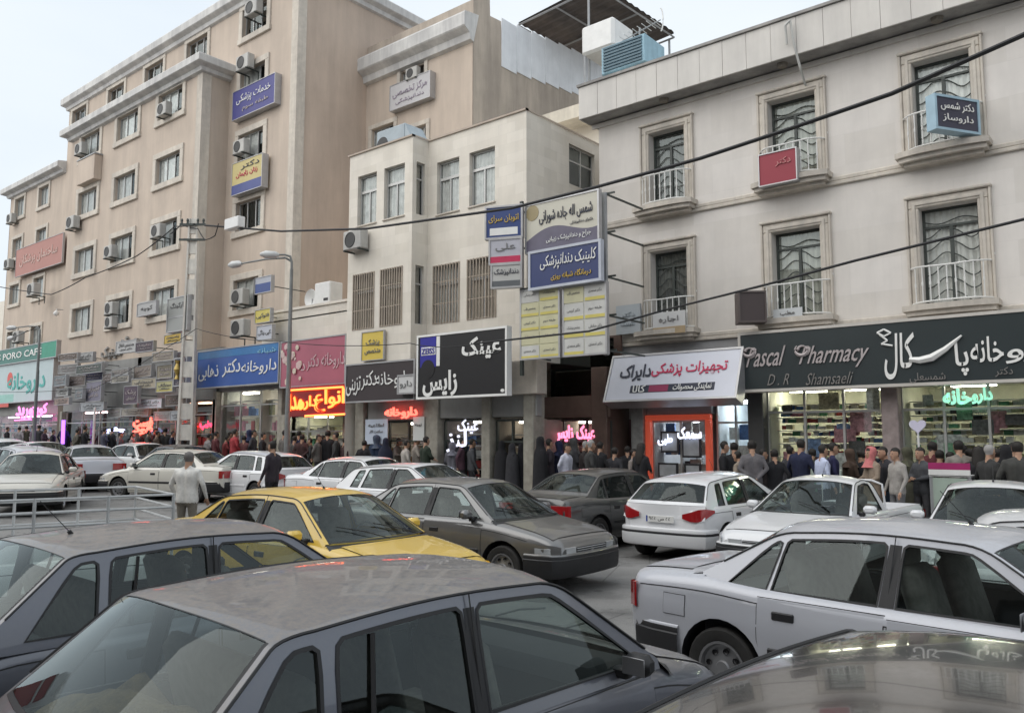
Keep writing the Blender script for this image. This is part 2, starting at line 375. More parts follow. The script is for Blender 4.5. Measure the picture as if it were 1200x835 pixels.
def build_car(kind, root):
    K = KINDS[kind]; g = K['gh']; top, sh, wid, bot = crv(K['top']), crv(K['sh']), crv(K['wid']), crv(K['bot'])
    Lh = K['L']/2; hatch = kind in ('hatch', 'supermini'); pick = kind == 'pickup'
    def sec(x):
        w_, zs, zt, zb = wid(x), sh(x), top(x), bot(x); zt = max(zt, zs+.003)
        mid = .5*(zb+.3+zs)
        return [(0,zb),(w_*.8,zb),(w_-.05,zb+.03),(w_-.014,zb+.12),(w_,zb+.24),(w_+.004,mid-.03),(w_-.006,mid+.03),(w_-.010,zs-.12),(w_-.024,zs-.05),(w_-.05,zs-.012),(w_-.085,zs+(zt-zs)*.3),(w_*.74,zs+(zt-zs)*.8),(w_*.42,zt-.003),(0,zt)]
    def side_y(x, z):
        s = sec(x)[2:10]
        for (y0,z0),(y1,z1) in zip(s, s[1:]):
            if z <= z1: return y0+(y1-y0)*max(0, (z-z0))/max(1e-6, z1-z0)
        return s[-1][0]
    def top_z(x, y):
        s = sec(x)[9:]; y = abs(y)
        for (y0,z0),(y1,z1) in zip(s, s[1:]):
            if y >= y1: return z0+(z1-z0)*(y0-y)/max(1e-6, y0-y1)
        return s[-1][1]
    # cabin opening on top
    c0, c1 = g['xr0']+.03, g['xf0']-.03
    if pick: bed0, bed1 = -2.2, -.55
    xs = [-Lh, -Lh+.02, -Lh+.05, -Lh+.1]+[x for x in np.linspace(-Lh+.2, Lh-.2, 32)]+[Lh-.1, Lh-.05, Lh-.02, Lh]
    xs += [c0, c1]
    if pick: xs += [bed0, bed1]
    xs = sorted(xs); xs = [x for i, x in enumerate(xs) if i == 0 or x-xs[i-1] > .004]
    b = MB(); rows = []
    for x in xs:
        s = sec(x); rows.append([(x, y, z) for y, z in s]+[(x, -y, z) for y, z in s[::-1][1:]])
    n = len(rows[0])
    def mf(i, j):
        xm = (xs[i]+xs[i+1])/2
        if 10 <= j < n-1-10 and (c0 < xm < c1 or (pick and bed0 < xm < bed1)): return 1
        if j < 1 or j >= n-2: return 2
        return 0
    b.grid(rows, mfun=mf, flip=True)
    k = len(rows[0]); b.f.append(tuple(range(k-1, -1, -1))); b.m.append(0); base = (len(rows)-1)*k; b.f.append(tuple(base+i for i in range(k))); b.m.append(0)
    bm = bmesh.new(); me = b.mesh('tmp', [PAINT0, INTER, BLACK]); bm.from_mesh(me); bmesh.ops.remove_doubles(bm, verts=bm.verts, dist=.0005)
    bmesh.ops.recalc_face_normals(bm, faces=bm.faces); bm.to_mesh(me); bm.free()
    cut = MB()
    for x in (K['wf'], K['wr']):
        for s in (1, -1):
            y0, y1 = sorted((s*(K['W']/2-.26), s*(K['W']/2+.2))); R = K['R']+.055
            ring = [(x+R*math.cos(2*PI*q/28), K['R']+.01+R*math.sin(2*PI*q/28)) for q in range(28)]
            cut.poly([(p[0], y0, p[1]) for p in ring], y1-y0, (0,1,0), 2)
    cm = cut.mesh('tmpc', [PAINT0, INTER, BLACK]); bmc = bmesh.new(); bmc.from_mesh(cm); bmesh.ops.recalc_face_normals(bmc, faces=bmc.faces); bmc.to_mesh(cm); bmc.free()
    oa = link('tmpa', me); ob = link('tmpb', cm)
    md = oa.modifiers.new('b', 'BOOLEAN'); md.operation = 'DIFFERENCE'; md.object = ob; md.solver = 'EXACT'
    bpy.context.view_layer.update()
    res = bpy.data.meshes.new_from_object(oa.evaluated_get(bpy.context.evaluated_depsgraph_get()))
    bpy.data.objects.remove(oa); bpy.data.objects.remove(ob)
    bm = bmesh.new(); bm.from_mesh(res); bmesh.ops.delete(bm, geom=[f for f in bm.faces if f.material_index == 1], context='FACES'); bm.to_mesh(res); bm.free()
    res.name = 'body'; res.polygons.foreach_set('use_smooth', [True]*len(res.polygons)); res.set_sharp_from_angle(angle=RAD(32))
    body = link('body', res, root)
    # ---- greenhouse path: rear base -> roof -> front base
    xr0, xr1, xf1, xf0 = g['xr0'], g['xr1'], g['xf1'], g['xf0']; zre, zrr, zr, zc = g['zre'], g['zrr'], g['zr'], g['zc']
    def lerp(a, b_, t): return a+(b_-a)*t
    path = []   # x, z, blend(0 screen .. 1 roof), tag
    fr = .14
    P = [(xr0, zre), (xr1, zrr), (xf1, zr), (xf0, zc)]
    def toward(a, b_, d):
        l = math.hypot(b_[0]-a[0], b_[1]-a[1]); return (a[0]+(b_[0]-a[0])*d/l, a[1]+(b_[1]-a[1])*d/l)
    fr1 = .05 if kind == 'hatch' else min(fr, .35*math.hypot(P[1][0]-P[0][0], P[1][1]-P[0][1]))
    a1, a2 = toward(P[1], P[0], fr1), toward(P[1], P[2], fr); b1, b2 = toward(P[2], P[1], fr), toward(P[2], P[3], fr)
    NS = 6
    for t in np.linspace(0, 1, NS+1)[:-1]: path.append((lerp(P[0][0], a1[0], t), lerp(P[0][1], a1[1], t), 0.0, 'rs' if 0 else 'r'))
    for t in (0, .2, .4, .6, .8, 1.0):
        q = [(1-t)**2*a1[i]+2*t*(1-t)*P[1][i]+t*t*a2[i] for i in (0, 1)]; path.append((q[0], q[1], t, 'k'))
    for t in np.linspace(0, 1, 11)[1:-1]:
        path.append((lerp(a2[0], b1[0], t), lerp(a2[1], b1[1], t)+.022*math.sin(PI*t), 1.0, 'k'))
    for t in (0, .2, .4, .6, .8, 1.0):
        q = [(1-t)**2*b1[i]+2*t*(1-t)*P[2][i]+t*t*b2[i] for i in (0, 1)]; path.append((q[0], q[1], 1-t, 'k'))
    for t in np.linspace(0, 1, NS+1)[1:]: path.append((lerp(b2[0], P[3][0], t), lerp(b2[1], P[3][1], t), 0.0, 'f'))
    zb = g['zb']
    def gy(z): return g['wg']-(z-zb)/(zr-zb)*(g['wg']-g['yr'])
    US = [-1, -.985, -.955, -.93, -.8, -.6, -.35, 0, .35, .6, .8, .93, .955, .985, 1]
    def surf(p, u, off=0):
        x, z, bl, _ = p; hw = gy(z); k = 1-u*u; front = x > (xr1+xf1)/2
        bulge = (g['bf'] if front else -g['br'])*k
        tt = (z-zb)/(zr-zb)
        ww = 1.0 if bl == 0 else (1-bl)
        if bl > 0: ww = max(ww, 0)
        # roof edges keep the bulge that fades over 35 cm of roof
        if bl == 1: 
            d = (b1[0]-x) if front else (x-a2[0]); ww = 0
        crown = g['crown']*min(1, max(0, tt))*(1-abs(u)**2.6)*(.35+.65*bl)
        return (x+bulge*ww*(.55+.45*(1-tt))+0*off, u*hw, z+crown)
    # keep the plan bulge continuous over the roof
    def surf2(p, u):
        x, z, bl, _ = p; hw = gy(z); k = 1-u*u; tt = min(1, max(0, (z-zb)/(zr-zb)))
        xm = (xr1+xf1)/2
        if x > xm: s_ = min(1, (x-xm)/(xf1-xm)); bulge = g['bf']*k*(s_**2 if x < xf1 else 1)*(.6+.4*(1-tt))
        else: s_ = min(1, (xm-x)/(xm-xr1)); bulge = -g['br']*k*(s_**2 if x > xr1 else 1)*(.6+.4*(1-tt))
        crown = g['crown']*tt*(1-abs(u)**2.6)
        return (x+bulge, u*hw, z+crown)
    rows = [[surf2(p, u) for u in US] for p in path]
    N = len(path); r0, r1 = 1, NS+1; f0, f1 = N-NS-2, N-2
    def cell(i, j):
        inner = 3 <= j < 11; seal = (2 <= j < 12)
        if r0 <= i < r1: return 2 if inner and r0 < i+0 < r1 or inner else (1 if seal else 0)
        if f0 <= i < f1+1: return 2 if inner and i < f1+1 else (1 if seal else 0)
        if i in (r0-1, r1, f0-1, f1+1) and seal and 0: return 1
        return 0
    shell = MB(); shell.grid(rows, mfun=lambda i, j: (None if cell(i, j) == 2 else cell(i, j)))
    gr, gf = MB(), MB()
    for (lo, hi, G) in ((r0, r1, gr), (f0, f1+1, gf)):
        G.grid([rows[i][3:12] for i in range(lo, hi+1)])
    # black strips at top and bottom of each screen
    for (lo, hi) in ((r0, r1), (f0, f1+1)):
        for e, e2, t in ((lo, lo+1, .22), (hi, hi-1, .22)):
            A_ = [Vector(rows[e][j]) for j in range(3, 12)]; B_ = [Vector(rows[e2][j]) for j in range(3, 12)]
            up = Vector((0, 0, .003))
            shell.grid([[a+up for a in A_], [a.lerp(b_, t)+up for a, b_ in zip(A_, B_)]], 1)
    # side frames with window openings
    def railz(x):
        for p, q in zip(path, path[1:]):
            if p[0] <= x <= q[0]: return p[1]+(q[1]-p[1])*(x-p[0])/max(1e-6, q[0]-p[0])
        return zb
    zlow = zb-.03
    outline = [(p[0], p[1]) for p in path]+[(xf0, zlow), (xr0, zlow)]
    holes = []
    for (xb0, xt0, xb1, xt1) in K['wins']:
        zb_ = zb+.025; pts = []
        mar = .05
        zt0 = railz(xt0)-mar; zt1 = railz(xt1)-mar
        m_ = 8
        pts.append((xb0, zb_)); pts.append((lerp(xb0, xt0, .75), lerp(zb_, zt0, .75)))
        pts.append((lerp(xb0, xt0, .95)+.006, lerp(zb_, zt0, .95)))
        for q in range(m_+1):
            x = lerp(xt0+.03 if xt0 < xt1 else xt0, xt1-.03, q/m_); pts.append((x, railz(x)-mar))
        pts.append((lerp(xb1, xt1, .95)-.006, lerp(zb_, zt1, .95)))
        pts.append((lerp(xb1, xt1, .75), lerp(zb_, zt1, .75))); pts.append((xb1, zb_))
        holes.append(pts)
    polys = [[Vector((x, z, 0)) for x, z in outline]]+[[Vector((x, z, 0)) for x, z in h] for h in holes]
    flat = [p for q in polys for p in q]; tris = tessellate_polygon(polys)
    def off_poly(h, d):
        c = (sum(p[0] for p in h)/len(h), sum(p[1] for p in h)/len(h)); o_ = []
        n_ = len(h)
        for i in range(n_):
            p0, p1, p2 = h[i-1], h[i], h[(i+1) % n_]
            e1 = (p1[0]-p0[0], p1[1]-p0[1]); e2 = (p2[0]-p1[0], p2[1]-p1[1])
            l1 = math.hypot(*e1) or 1; l2 = math.hypot(*e2) or 1
            nx, nz_ = (-e1[1]/l1-e2[1]/l2), (e1[0]/l1+e2[0]/l2); l = math.hypot(nx, nz_) or 1
            o_.append((p1[0]+nx/l*d, p1[1]+nz_/l*d))
        return o_
    for s in (1, -1):
        shell.add([(p.x, s*gy(p.y), p.y) for p in flat], [t if s < 0 else t[::-1] for t in tris], 0)
        for h in holes:
            n_ = len(h)
            def ring(hh, dy): return [(x, s*(gy(z)+dy), z) for x, z in hh]
            # reveal + rubber ring standing 3 mm proud
            o1, i1 = off_poly(h, .009), off_poly(h, -.007)
            if abs(sum(h[i-1][0]*h[i][1]-h[i][0]*h[i-1][1] for i in range(n_)))/2 > abs(sum(o1[i-1][0]*o1[i][1]-o1[i][0]*o1[i-1][1] for i in range(n_)))/2: o1, i1 = off_poly(h, -.009), off_poly(h, .007)
            A_, B_, C_ = ring(o1, .004), ring(i1, .004), ring(i1, -.02)
            shell.grid([A_+A_[:1], B_+B_[:1], C_+C_[:1]], 1)
        # divider bar in the rear door glass
        if kind in ('hatch',):
            bx = K['wins'][1][0]+.16; shell.tube([(bx-.03, s*(gy(zb)+.001), zb+.02), (bx+.04, s*(gy(railz(bx)-.06)+.001), railz(bx)-.06)], .011, 4, 1)
        # roof gutter
        sh_pts = [(p[0], s*(gy(p[1])+.004), p[1]+.002) for p in path[2:-1]]
        shell.tube(sh_pts, .0065, 5, 1)
        # blacked B pillar between the windows
        if len(K['wins']) >= 2:
            A0 = K['wins'][-2]; B0 = K['wins'][-1]
            bp = [(A0[2]+.01, zb+.02), (B0[0]-.01, zb+.02), (B0[1]-.01, railz(B0[1])-.055), (A0[3]+.01, railz(A0[3])-.055)]
            shell.add([(x, s*(gy(z)+.0025), z) for x, z in bp], [(0, 1, 2, 3)], 1)
            shell.tube([(lerp(bp[0][0],bp[1][0],.5), s*(gy(bp[0][1])+.003), bp[0][1]-.03), (lerp(bp[3][0],bp[2][0],.5), s*(gy(bp[3][1])+.003), bp[3][1]+.055)], .004, 4, 1)
        # cowl / shoulder filler between body and cabin
    link('cabin_frame', shell.mesh('cabin_frame', [PAINT0, SEAL, CARGLASS], 28), root)
    wm = gf.mesh('windscreen', CARGLASS, 60); ws = link('windscreen', wm, root)
    rm = gr.mesh('rear_window', CARGLASS, 60); link('rear_window', rm, root)
    # shoulder deck that closes the gap between body top and cabin
    dk = MB()
    for s in (1, -1):
        rr_ = []
        for x in np.linspace(xr0-.02, xf0+.02, 14):
            rr_.append([(x, s*(wid(x)-.07), sh(x)-.006), (x, s*(gy(zb)-.005), zb-.004+.0)])
        dk.grid(rr_, 0, flip=(s > 0))
    cw = []
    for u in US: # cowl in front, deck behind
        q = surf2(path[-1], u); cw.append([(q[0]-.10, q[1], q[2]-.06), (q[0]+.005, q[1], q[2]-.012), (q[0]+.10, q[1]*1.04, top_z(min(q[0]+.10, Lh-.05), q[1]*1.04)+.002)])
    dk.grid(cw, 1)
    if not pick:
        cw = []
        for u in US:
            q = surf2(path[0], u); x2 = max(q[0]-.08, -Lh+.01); cw.append([(q[0]+.05, q[1], q[2]+.0), (q[0]-.002, q[1], q[2]-.006), (x2, q[1]*1.03, min(q[2]-.01, top_z(x2, q[1]*1.03)+.002))])
        dk.grid(cw, 0)
    link('shoulder_panel', dk.mesh('shoulder_panel', [PAINT0, BLACK], 40), root)
    # side windows
    for s in (1, -1):
        for h in holes:
            G = MB(); G.add([(x, s*(gy(z)-.010), z) for x, z in h], [tuple(range(len(h)))[::s]])
            link('side_window', G.mesh('side_window', CARGLASS), root)
    # ---- doors, bonnet, boot as panels with a dark shut line
    def sidepatch(xa, xb, z0, z1, s, off, cutx=None, nx=8, nz=8):
        rws = []
        for j in range(nz+1):
            z = lerp(z0, z1, j/nz); row = []
            a_, b_ = xa, xb
            if cutx:
                cx_, cz_, R_ = cutx
                if abs(z-cz_) < R_:
                    dx = math.sqrt(R_*R_-(z-cz_)**2)
                    if cx_ < xa+.5*(xb-xa): a_ = max(a_, cx_+dx)
                    else: b_ = min(b_, cx_-dx)
            for i in range(nx+1):
                x = lerp(a_, b_, i/nx); row.append((x, s*(side_y(x, z)+off), z))
            rws.append(row)
        return rws
    zlo = .27
    for s in (1, -1):
        for (rng, nm, ct) in ((K['rd'], 'rear_door', (K['wr'], K['R']+.01, K['R']+.075)), (K['fd'], 'front_door', (K['wf'], K['R']+.01, K['R']+.075))):
            if not rng: continue
            q = MB(); zt_ = min(sh(rng[0]), sh(rng[1]))-.022
            q.grid(sidepatch(rng[0]-.004, rng[1]+.004, zlo-.004, zt_+.004, s, .002, ct), 1, flip=(s < 0))
            q.grid(sidepatch(rng[0]+.003, rng[1]-.003, zlo+.003, zt_-.003, s, .005, ct), 0, flip=(s < 0))
            d = link(nm, q.mesh(nm, [PAINT0, SEAL], 30), root)
            hx = rng[0]+.12 ; hz = zt_-.11
            hm = MB(); yy = side_y(hx+.08, hz)
            hm.bbox(hx, hx+.17, *sorted((s*(yy-.01), s*(yy+.016))), hz-.03, hz+.03, .008, 0); link('handle', hm.mesh('handle', BLACK, 30), d)
        # rub strip along the side
        st = MB(); x0, x1 = K['wr']+K['R']+.10, K['wf']-K['R']-.10
        zz = .50
        rw = [[(x, s*(side_y(x, z)+o), z) for x in np.linspace(x0, x1, 12)] for z, o in ((zz-.03, .004), (zz-.02, .016), (zz+.02, .016), (zz+.03, .004))]
        st.grid(rw, 0, flip=(s < 0)); link('rubbing_strip', st.mesh('rubbing_strip', BLACK if K['bump'] == 'dark' else PAINT0, 30), root)
    def toppatch(xa, xb, yw, off, nx=10, ny=10, bow=0):
        return [[(lerp(xa, xb, i/nx)+bow*(1-(y/yw)**2)*(1-i/nx), y, top_z(lerp(xa, xb, i/nx), y)+off) for y in np.linspace(-yw, yw, ny+1)] for i in range(nx+1)]
    q = MB(); hx0, hx1 = xf0+.13, Lh-.14
    q.grid(toppatch(hx0-.006, hx1+.006, .665, .003, bow=.06), 1, flip=True); q.grid(toppatch(hx0, hx1, .659, .007, bow=.06), 0, flip=True)
    link('bonnet', q.mesh('bonnet', [PAINT0, SEAL], 40), root)
    if kind == 'sedan':
        q = MB(); q.grid(toppatch(-Lh+.07, xr0-.14, .665, .003), 1, flip=True); q.grid(toppatch(-Lh+.076, xr0-.146, .659, .007), 0, flip=True)
        link('boot_lid', q.mesh('boot_lid', [PAINT0, SEAL], 40), root)
        q = MB(); fx = -1.72
        q.grid(sidepatch(fx-.104, fx+.104, .635, .795, -1, .002, nx=3, nz=3), 1, flip=True); q.grid(sidepatch(fx-.1, fx+.1, .639, .791, -1, .005, nx=3, nz=3), 0, flip=True)
        link('fuel_flap', q.mesh('fuel_flap', [PAINT0, SEAL], 30), root)
    for s in (1, -1):   # dark strip painted as the shade of the shoulder crease
        q = MB(); q.grid([[(x, s*(side_y(x, sh(x)-.085+dz)+.002), sh(x)-.085+dz) for x in np.linspace(-Lh+.12, Lh-.45, 30)] for dz in (-.004, .004)], 0, flip=(s < 0)); link('crease_shade', q.mesh('crease_shade', SEAL), root)
    # ---- bumpers
    def bumper(front):
        sgn = 1 if front else -1; xe = sgn*(Lh+.03); xw = (K['wf']+K['R']+.07) if front else (K['wr']-K['R']-.07)
        hw = K['W']/2-.004; pl = []
        pl.append((xw, hw-.0)); pl.append((lerp(xw, xe, .45), hw-.01)); pl.append((lerp(xw, xe, .8), hw-.06)); pl.append((lerp(xw, xe, .97), hw-.2)); pl.append((xe+sgn*.02, hw*.4)); pl.append((xe+sgn*.03, 0))
        full = pl+[(x, -y) for x, y in pl[::-1][1:]]
        rows = []
        z0, z1 = (.24, .53) if front else (.27, .56)
        for i, (x, y) in enumerate(full):
            a = full[max(i-1, 0)]; b_ = full[min(i+1, len(full)-1)]; t = Vector((b_[0]-a[0], b_[1]-a[1])).normalized()
            nrm = Vector((t.y, -t.x))*(-1 if front else 1)
            if nrm.dot(Vector((sgn*.6, 0 if abs(y) < .01 else y))) < 0: nrm = -nrm
            pr = [(-.06, z0-.02), (-.01, z0), (.014, z0+.05), (.02, z1-.1), (.02, z1-.07), (.010, z1-.06), (.012, z1-.02), (.0, z1), (-.08, z1+.004)]
            rows.append([(x+nrm.x*o, y+nrm.y*o, z) for o, z in pr])
        m_ = MB(); dark = K['bump'] == 'dark'
        m_.grid(rows, mfun=lambda i, j: (1 if (dark or j in (3, 4)) else 0) if not dark else (0 if j >= 6 else 1), flip=not front)
        link('front_bumper' if front else 'rear_bumper', m_.mesh('bumper', [PAINT0, BLACK], 40), root)
        return xe
    bumper(True); bumper(False)
    # ---- lamps, grille, plates
    fz = top(Lh-.05)-.06
    for s in (1, -1):
        q = MB(); hy = .58
        hz0, hz1 = fz-.15, fz-.01
        xe = Lh-.02
        pts = [(xe+.035, s*.36), (xe+.02, s*.56), (xe-.03, s*.69), (xe-.10, s*(wid(Lh-.12)+.008)), (xe-.30, s*(wid(Lh-.3)+.010))]
        rws = [[(x, y, z) for (x, y) in pts] for z in (hz0, lerp(hz0, hz1, .5), hz1)]
        rws.append([(x-.05, y*.97, hz1+.012) for (x, y) in pts]); rws.insert(0, [(x-.05, y*.97, hz0-.012) for (x, y) in pts])
        q.grid(rws, 0, mfun=lambda i, j: 1 if j == 3 and kind == 'pickup' else 0, flip=(s > 0))
        link('headlight', q.mesh('headlight', [LAMPCLEAR, LAMPAMBER], 50), root)
    q = MB(); q.bbox(Lh-.03, Lh+.012, -.35, .35, fz-.15, fz-.015, .01, 0)
    for i in range(5): z = fz-.14+i*.026; q.bbox(Lh-.0, Lh+.022, -.34, .34, z, z+.010, .003, 1)
    q.lathe([(.001, 0), (.04, 0), (.045, -.012)], 'z', 12, 1, c=(0, 0, 0)) if 0 else None
    gro = link('grille', q.mesh('grille', [BLACK, GREYM], 30), root)
    em = MB(); em.bbox(Lh+.018, Lh+.034, -.035, .035, fz-.115, fz-.045, .014); link('emblem', em.mesh('emblem', CHROME), gro)
    rz = top(-Lh+.03)
    for s in (1, -1):
        q = MB(); w0 = wid(-Lh+.02); xe = -Lh
        if kind == 'sedan': y0, y1, z0, z1, wr_ = .42, w0+.01, .64, .84, .10
        elif kind == 'hatch': y0, y1, z0, z1, wr_ = .44, w0+.01, .60, .78, .12
        elif kind == 'supermini': y0, y1, z0, z1, wr_ = .40, w0+.01, .66, .86, .30
        else: y0, y1, z0, z1, wr_ = .66, w0+.01, .55, .80, .06
        pts = [(xe-.022, s*y0), (xe-.018, s*lerp(y0, y1, .6)), (xe+.012, s*(y1+.006)), (xe+.09, s*(wid(xe+.09)+.022)), (xe+wr_, s*(wid(xe+wr_)+.014))]
        def hz(j):  # almond-shaped lamp on the supermini
            if kind != 'supermini': return 1, 0
            return (.35, .8, 1, .8, .2)[j], (0, .0, .02, .05, .08)[j]
        rws = []
        for t, inn in ((-.5, .94), (-.48, 1), (0, 1), (.48, 1), (.5, .94)):
            rws.append([(x+(1-inn)*.3, y*(1 if inn == 1 else .985), (z0+z1)/2+(z1-z0)*t*hz(j)[0]+hz(j)[1]) for j, (x, y) in enumerate(pts)])
        q.grid(rws, 0, mfun=(lambda i, j: 1 if (kind == 'hatch' and i == 1 and j == 0) else 0), flip=(s < 0))
        link('tail_light', q.mesh('tail_light', [LAMPRED, LAMPCLEAR], 50), root)
    for (xx, zz, sg, nm) in ((Lh+.052, .40, 1, 'front_plate'), (-Lh-(.055 if kind in ('hatch','pickup','sedan') else .03), .42 if kind != 'supermini' else .70, -1, 'rear_plate')):
        q = MB(); q.bbox(min(xx, xx+sg*.01), max(xx, xx+sg*.01), -.26, .26, zz-.055, zz+.055, .004, 0)
        pm = MB(); add_text(pm, '۵۵ ص ۹۵۵', 0, 0, 0, wd=.40, ht=.07, bold=.01, depth=.002)
        q.add([(xx+sg*.012, p[0]*sg, p[2]+zz) for p in pm.v], pm.f, 1)
        q.bbox(min(xx, xx+sg*.012), max(xx, xx+sg*.012), *sorted((-.258*sg, -.228*sg)), zz-.05, zz+.05, .002, 2)
        link(nm, q.mesh(nm, [PLATE, BLACK, mat('plate blue', (.02, .05, .3), .5)]), root)
    # ---- mirrors, wipers, aerial
    for s in (1, -1):
        q = MB(); mx_ = xf0-.33; my = gy(zb)+.02
        q.bbox(mx_-.06, mx_+.06, *sorted((s*(my+.03), s*(my+.21))), zb+.03, zb+.15, .035, 0)
        q.bbox(mx_-.066, mx_-.058, *sorted((s*(my+.045), s*(my+.20))), zb+.04, zb+.14, .003, 1)
        q.bbox(mx_-.03, mx_+.05, *sorted((s*(my-.06), s*(my+.05))), zb-.01, zb+.055, .015, 2)
        if kind == 'hatch': q.v = [(mx_+(p[0]-mx_)*.8, s*my+(p[1]-s*my)*.8, zb+(p[2]-zb)*.8) for p in q.v]
        link('side_mirror', q.mesh('side_mirror', [BLACK if kind == 'hatch' else PAINT0, CHROME, BLACK], 40), root)
    q = MB()
    for y0, y1 in ((.50, -.05), (-.02, -.52)):
        pA = Vector(surf2(path[-1], y0/.75)); pB = Vector(surf2(path[-3], y1/.72))
        q.tube([pA+Vector((.04, 0, .01)), pA.lerp(pB, .5)+Vector((.03, 0, .03)), pB+Vector((.012, 0, .02))], .006, 5)
    link('wiper', q.mesh('wiper', BLACK), root)
    q = MB(); ap = surf2(path[NS+8], 0)
    ax = surf2(path[N-NS-7], 0) if kind != 'hatch' else surf2(path[NS+6], 0)
    q.tube([(ax[0], 0, ax[2]-.005), (ax[0]-.02, 0, ax[2]+.02)], .014, 8); q.tube([(ax[0]-.02, 0, ax[2]+.02), (ax[0]-.2, 0, ax[2]+.22)], .003, 5)
    link('aerial', q.mesh('aerial', BLACK, 40), root)
    if kind == 'supermini':
        q = MB(); a_ = Vector(surf2(path[1], .0)); b__ = Vector(surf2(path[4], -.5))
        q.tube([a_+Vector((-.02, 0, .02)), a_.lerp(b__, .6)+Vector((-.025, 0, .01)), b__+Vector((-.012, 0, 0))], .009, 5); link('rear_wiper', q.mesh('rear_wiper', BLACK), root)
    # ---- cabin: floor tub, dashboard, seats, wheel
    q = MB(); iw = K['W']/2-.12; fl = .42
    q.box(c0+.02, c1-.02, -iw, iw, fl-.02, fl, 0)
    for s in (1, -1): q.grid([[(x, s*iw, fl) for x in np.linspace(c0, c1, 5)], [(x, s*(gy(zb)-.03), zb-.01) for x in np.linspace(c0, c1, 5)]], 0)
    q.bbox(c1-.42, c1+.02, -iw, iw, .62, .90, .07, 0)
    if not pick: q.box(c0-.02, c0+.40, -iw+.02, iw-.02, .82, .86, 0)
    q.box(c0-.02, c0+.02, -iw, iw, fl, .86, 0)
    # steering wheel
    cx_, cy_, cz_ = c1-.5, .36, .86
    q.tube([(cx_+.09*math.sin(t)*0+.07*math.cos(t)*-1, cy_+.18*math.sin(t), cz_+.15*math.cos(t)) for t in np.linspace(0, 2*PI, 17)], .013, 6)
    q.tube([(cx_, cy_-.17, cz_), (cx_, cy_+.17, cz_)], .02, 5)
    q.bbox((xr1+xf1)/2+.5, (xr1+xf1)/2+.53, -.11, .11, 1.24, 1.30, .01, 0)
    link('dashboard', q.mesh('dashboard', INTER, 40), root)
    def seat(x, y, wdt=.50, hr=True):
        q = MB(); q.bbox(x-.05, x+.45, y-wdt/2, y+wdt/2, .44, .60, .05)
        bmq = MB(); bmq.bbox(-.07, .07, -wdt/2, wdt/2, 0, .60, .055)
        q.add([(x-.02+p[0]-p[2]*.28, y+p[1]*(1-.12*p[2]), .55+p[2]) for p in bmq.v], bmq.f)
        if hr:
            for yy in ([0] if wdt < .7 else [-.36, .36]):
                q.bbox(x-.27, x-.18, y+yy-.13, y+yy+.13, 1.13, 1.29, .035)
                q.tube([(x-.20, y+yy, 1.08), (x-.22, y+yy, 1.18)], .02, 5)
        link('seat', q.mesh('seat', SEATM, 50), root)
    seat(.12, .36); seat(.12, -.36)
    if not pick: seat(-.72, 0, 1.22, kind != 'hatch')
    if pick:
        # load bed: floor, inner walls, tailgate top and headboard
        q = MB(); iw2 = .735
        q.box(bed0+.02, bed1, -iw2, iw2, .50, .52, 0)
        for s in (1, -1): q.box(bed0, bed1, *sorted((s*iw2, s*(iw2+.02))), .5, .885, 0)
        q.box(bed0, bed0+.03, -iw2, iw2, .5, .885, 0); q.box(bed1-.03, bed1, -iw2, iw2, .5, .90, 0)
        link('load_bed', q.mesh('load_bed', PAINT0), root)
        q = MB()
        for s in (1, -1): q.tube([(bed1-.02, s*.70, .89), (bed1-.02, s*.66, 1.28), (bed1-.02, s*.5, 1.34)], .018, 6)
        q.tube([(bed1-.02, .5, 1.34), (bed1-.02, -.5, 1.34)], .018, 6)
        for y in (-.3, 0, .3): q.tube([(bed1-.02, y, .89), (bed1-.02, y, 1.34)], .010, 6)
        link('headboard', q.mesh('headboard', PAINT0, 40), root)
    # ---- wheels
    ty, ri = wheel_meshes(K['R'])
    for x in (K['wf'], K['wr']):
        for s in (1, -1):
            wo = link('wheel', ty, root, (x, s*(K['W']/2-.115), K['R']), (0, 0, 0 if s > 0 else PI)); link('rim', ri, wo)
    return root
PROTO = {}
def car(kind, name, label, X, Y, head, paintm, cat='car', group=None, front=None):
    """a car with its own body colour; head in degrees from +X"""
    if kind not in PROTO:
        r = thing(name, label, cat); build_car(kind, r); PROTO[kind] = r; index_children(); o = r
    else:
        o = copy_tree(PROTO[kind]); o.name = name
        for k_ in ('group',):
            if k_ in o: del o[k_]
    tag(o, label, cat, group)
    o.location = (X, Y, gnd(X)); o.rotation_euler = (0, 0, RAD(head))
    index_children()
    def rec(q):
        for c in CH.get(q.name, []):
            for sl in c.material_slots:
                if sl.material and (sl.material is PAINT0 or sl.material == PAINT0 or sl.link == 'OBJECT'):
                    sl.link = 'OBJECT'; sl.material = paintm
            rec(c)
    rec(o)
    return o
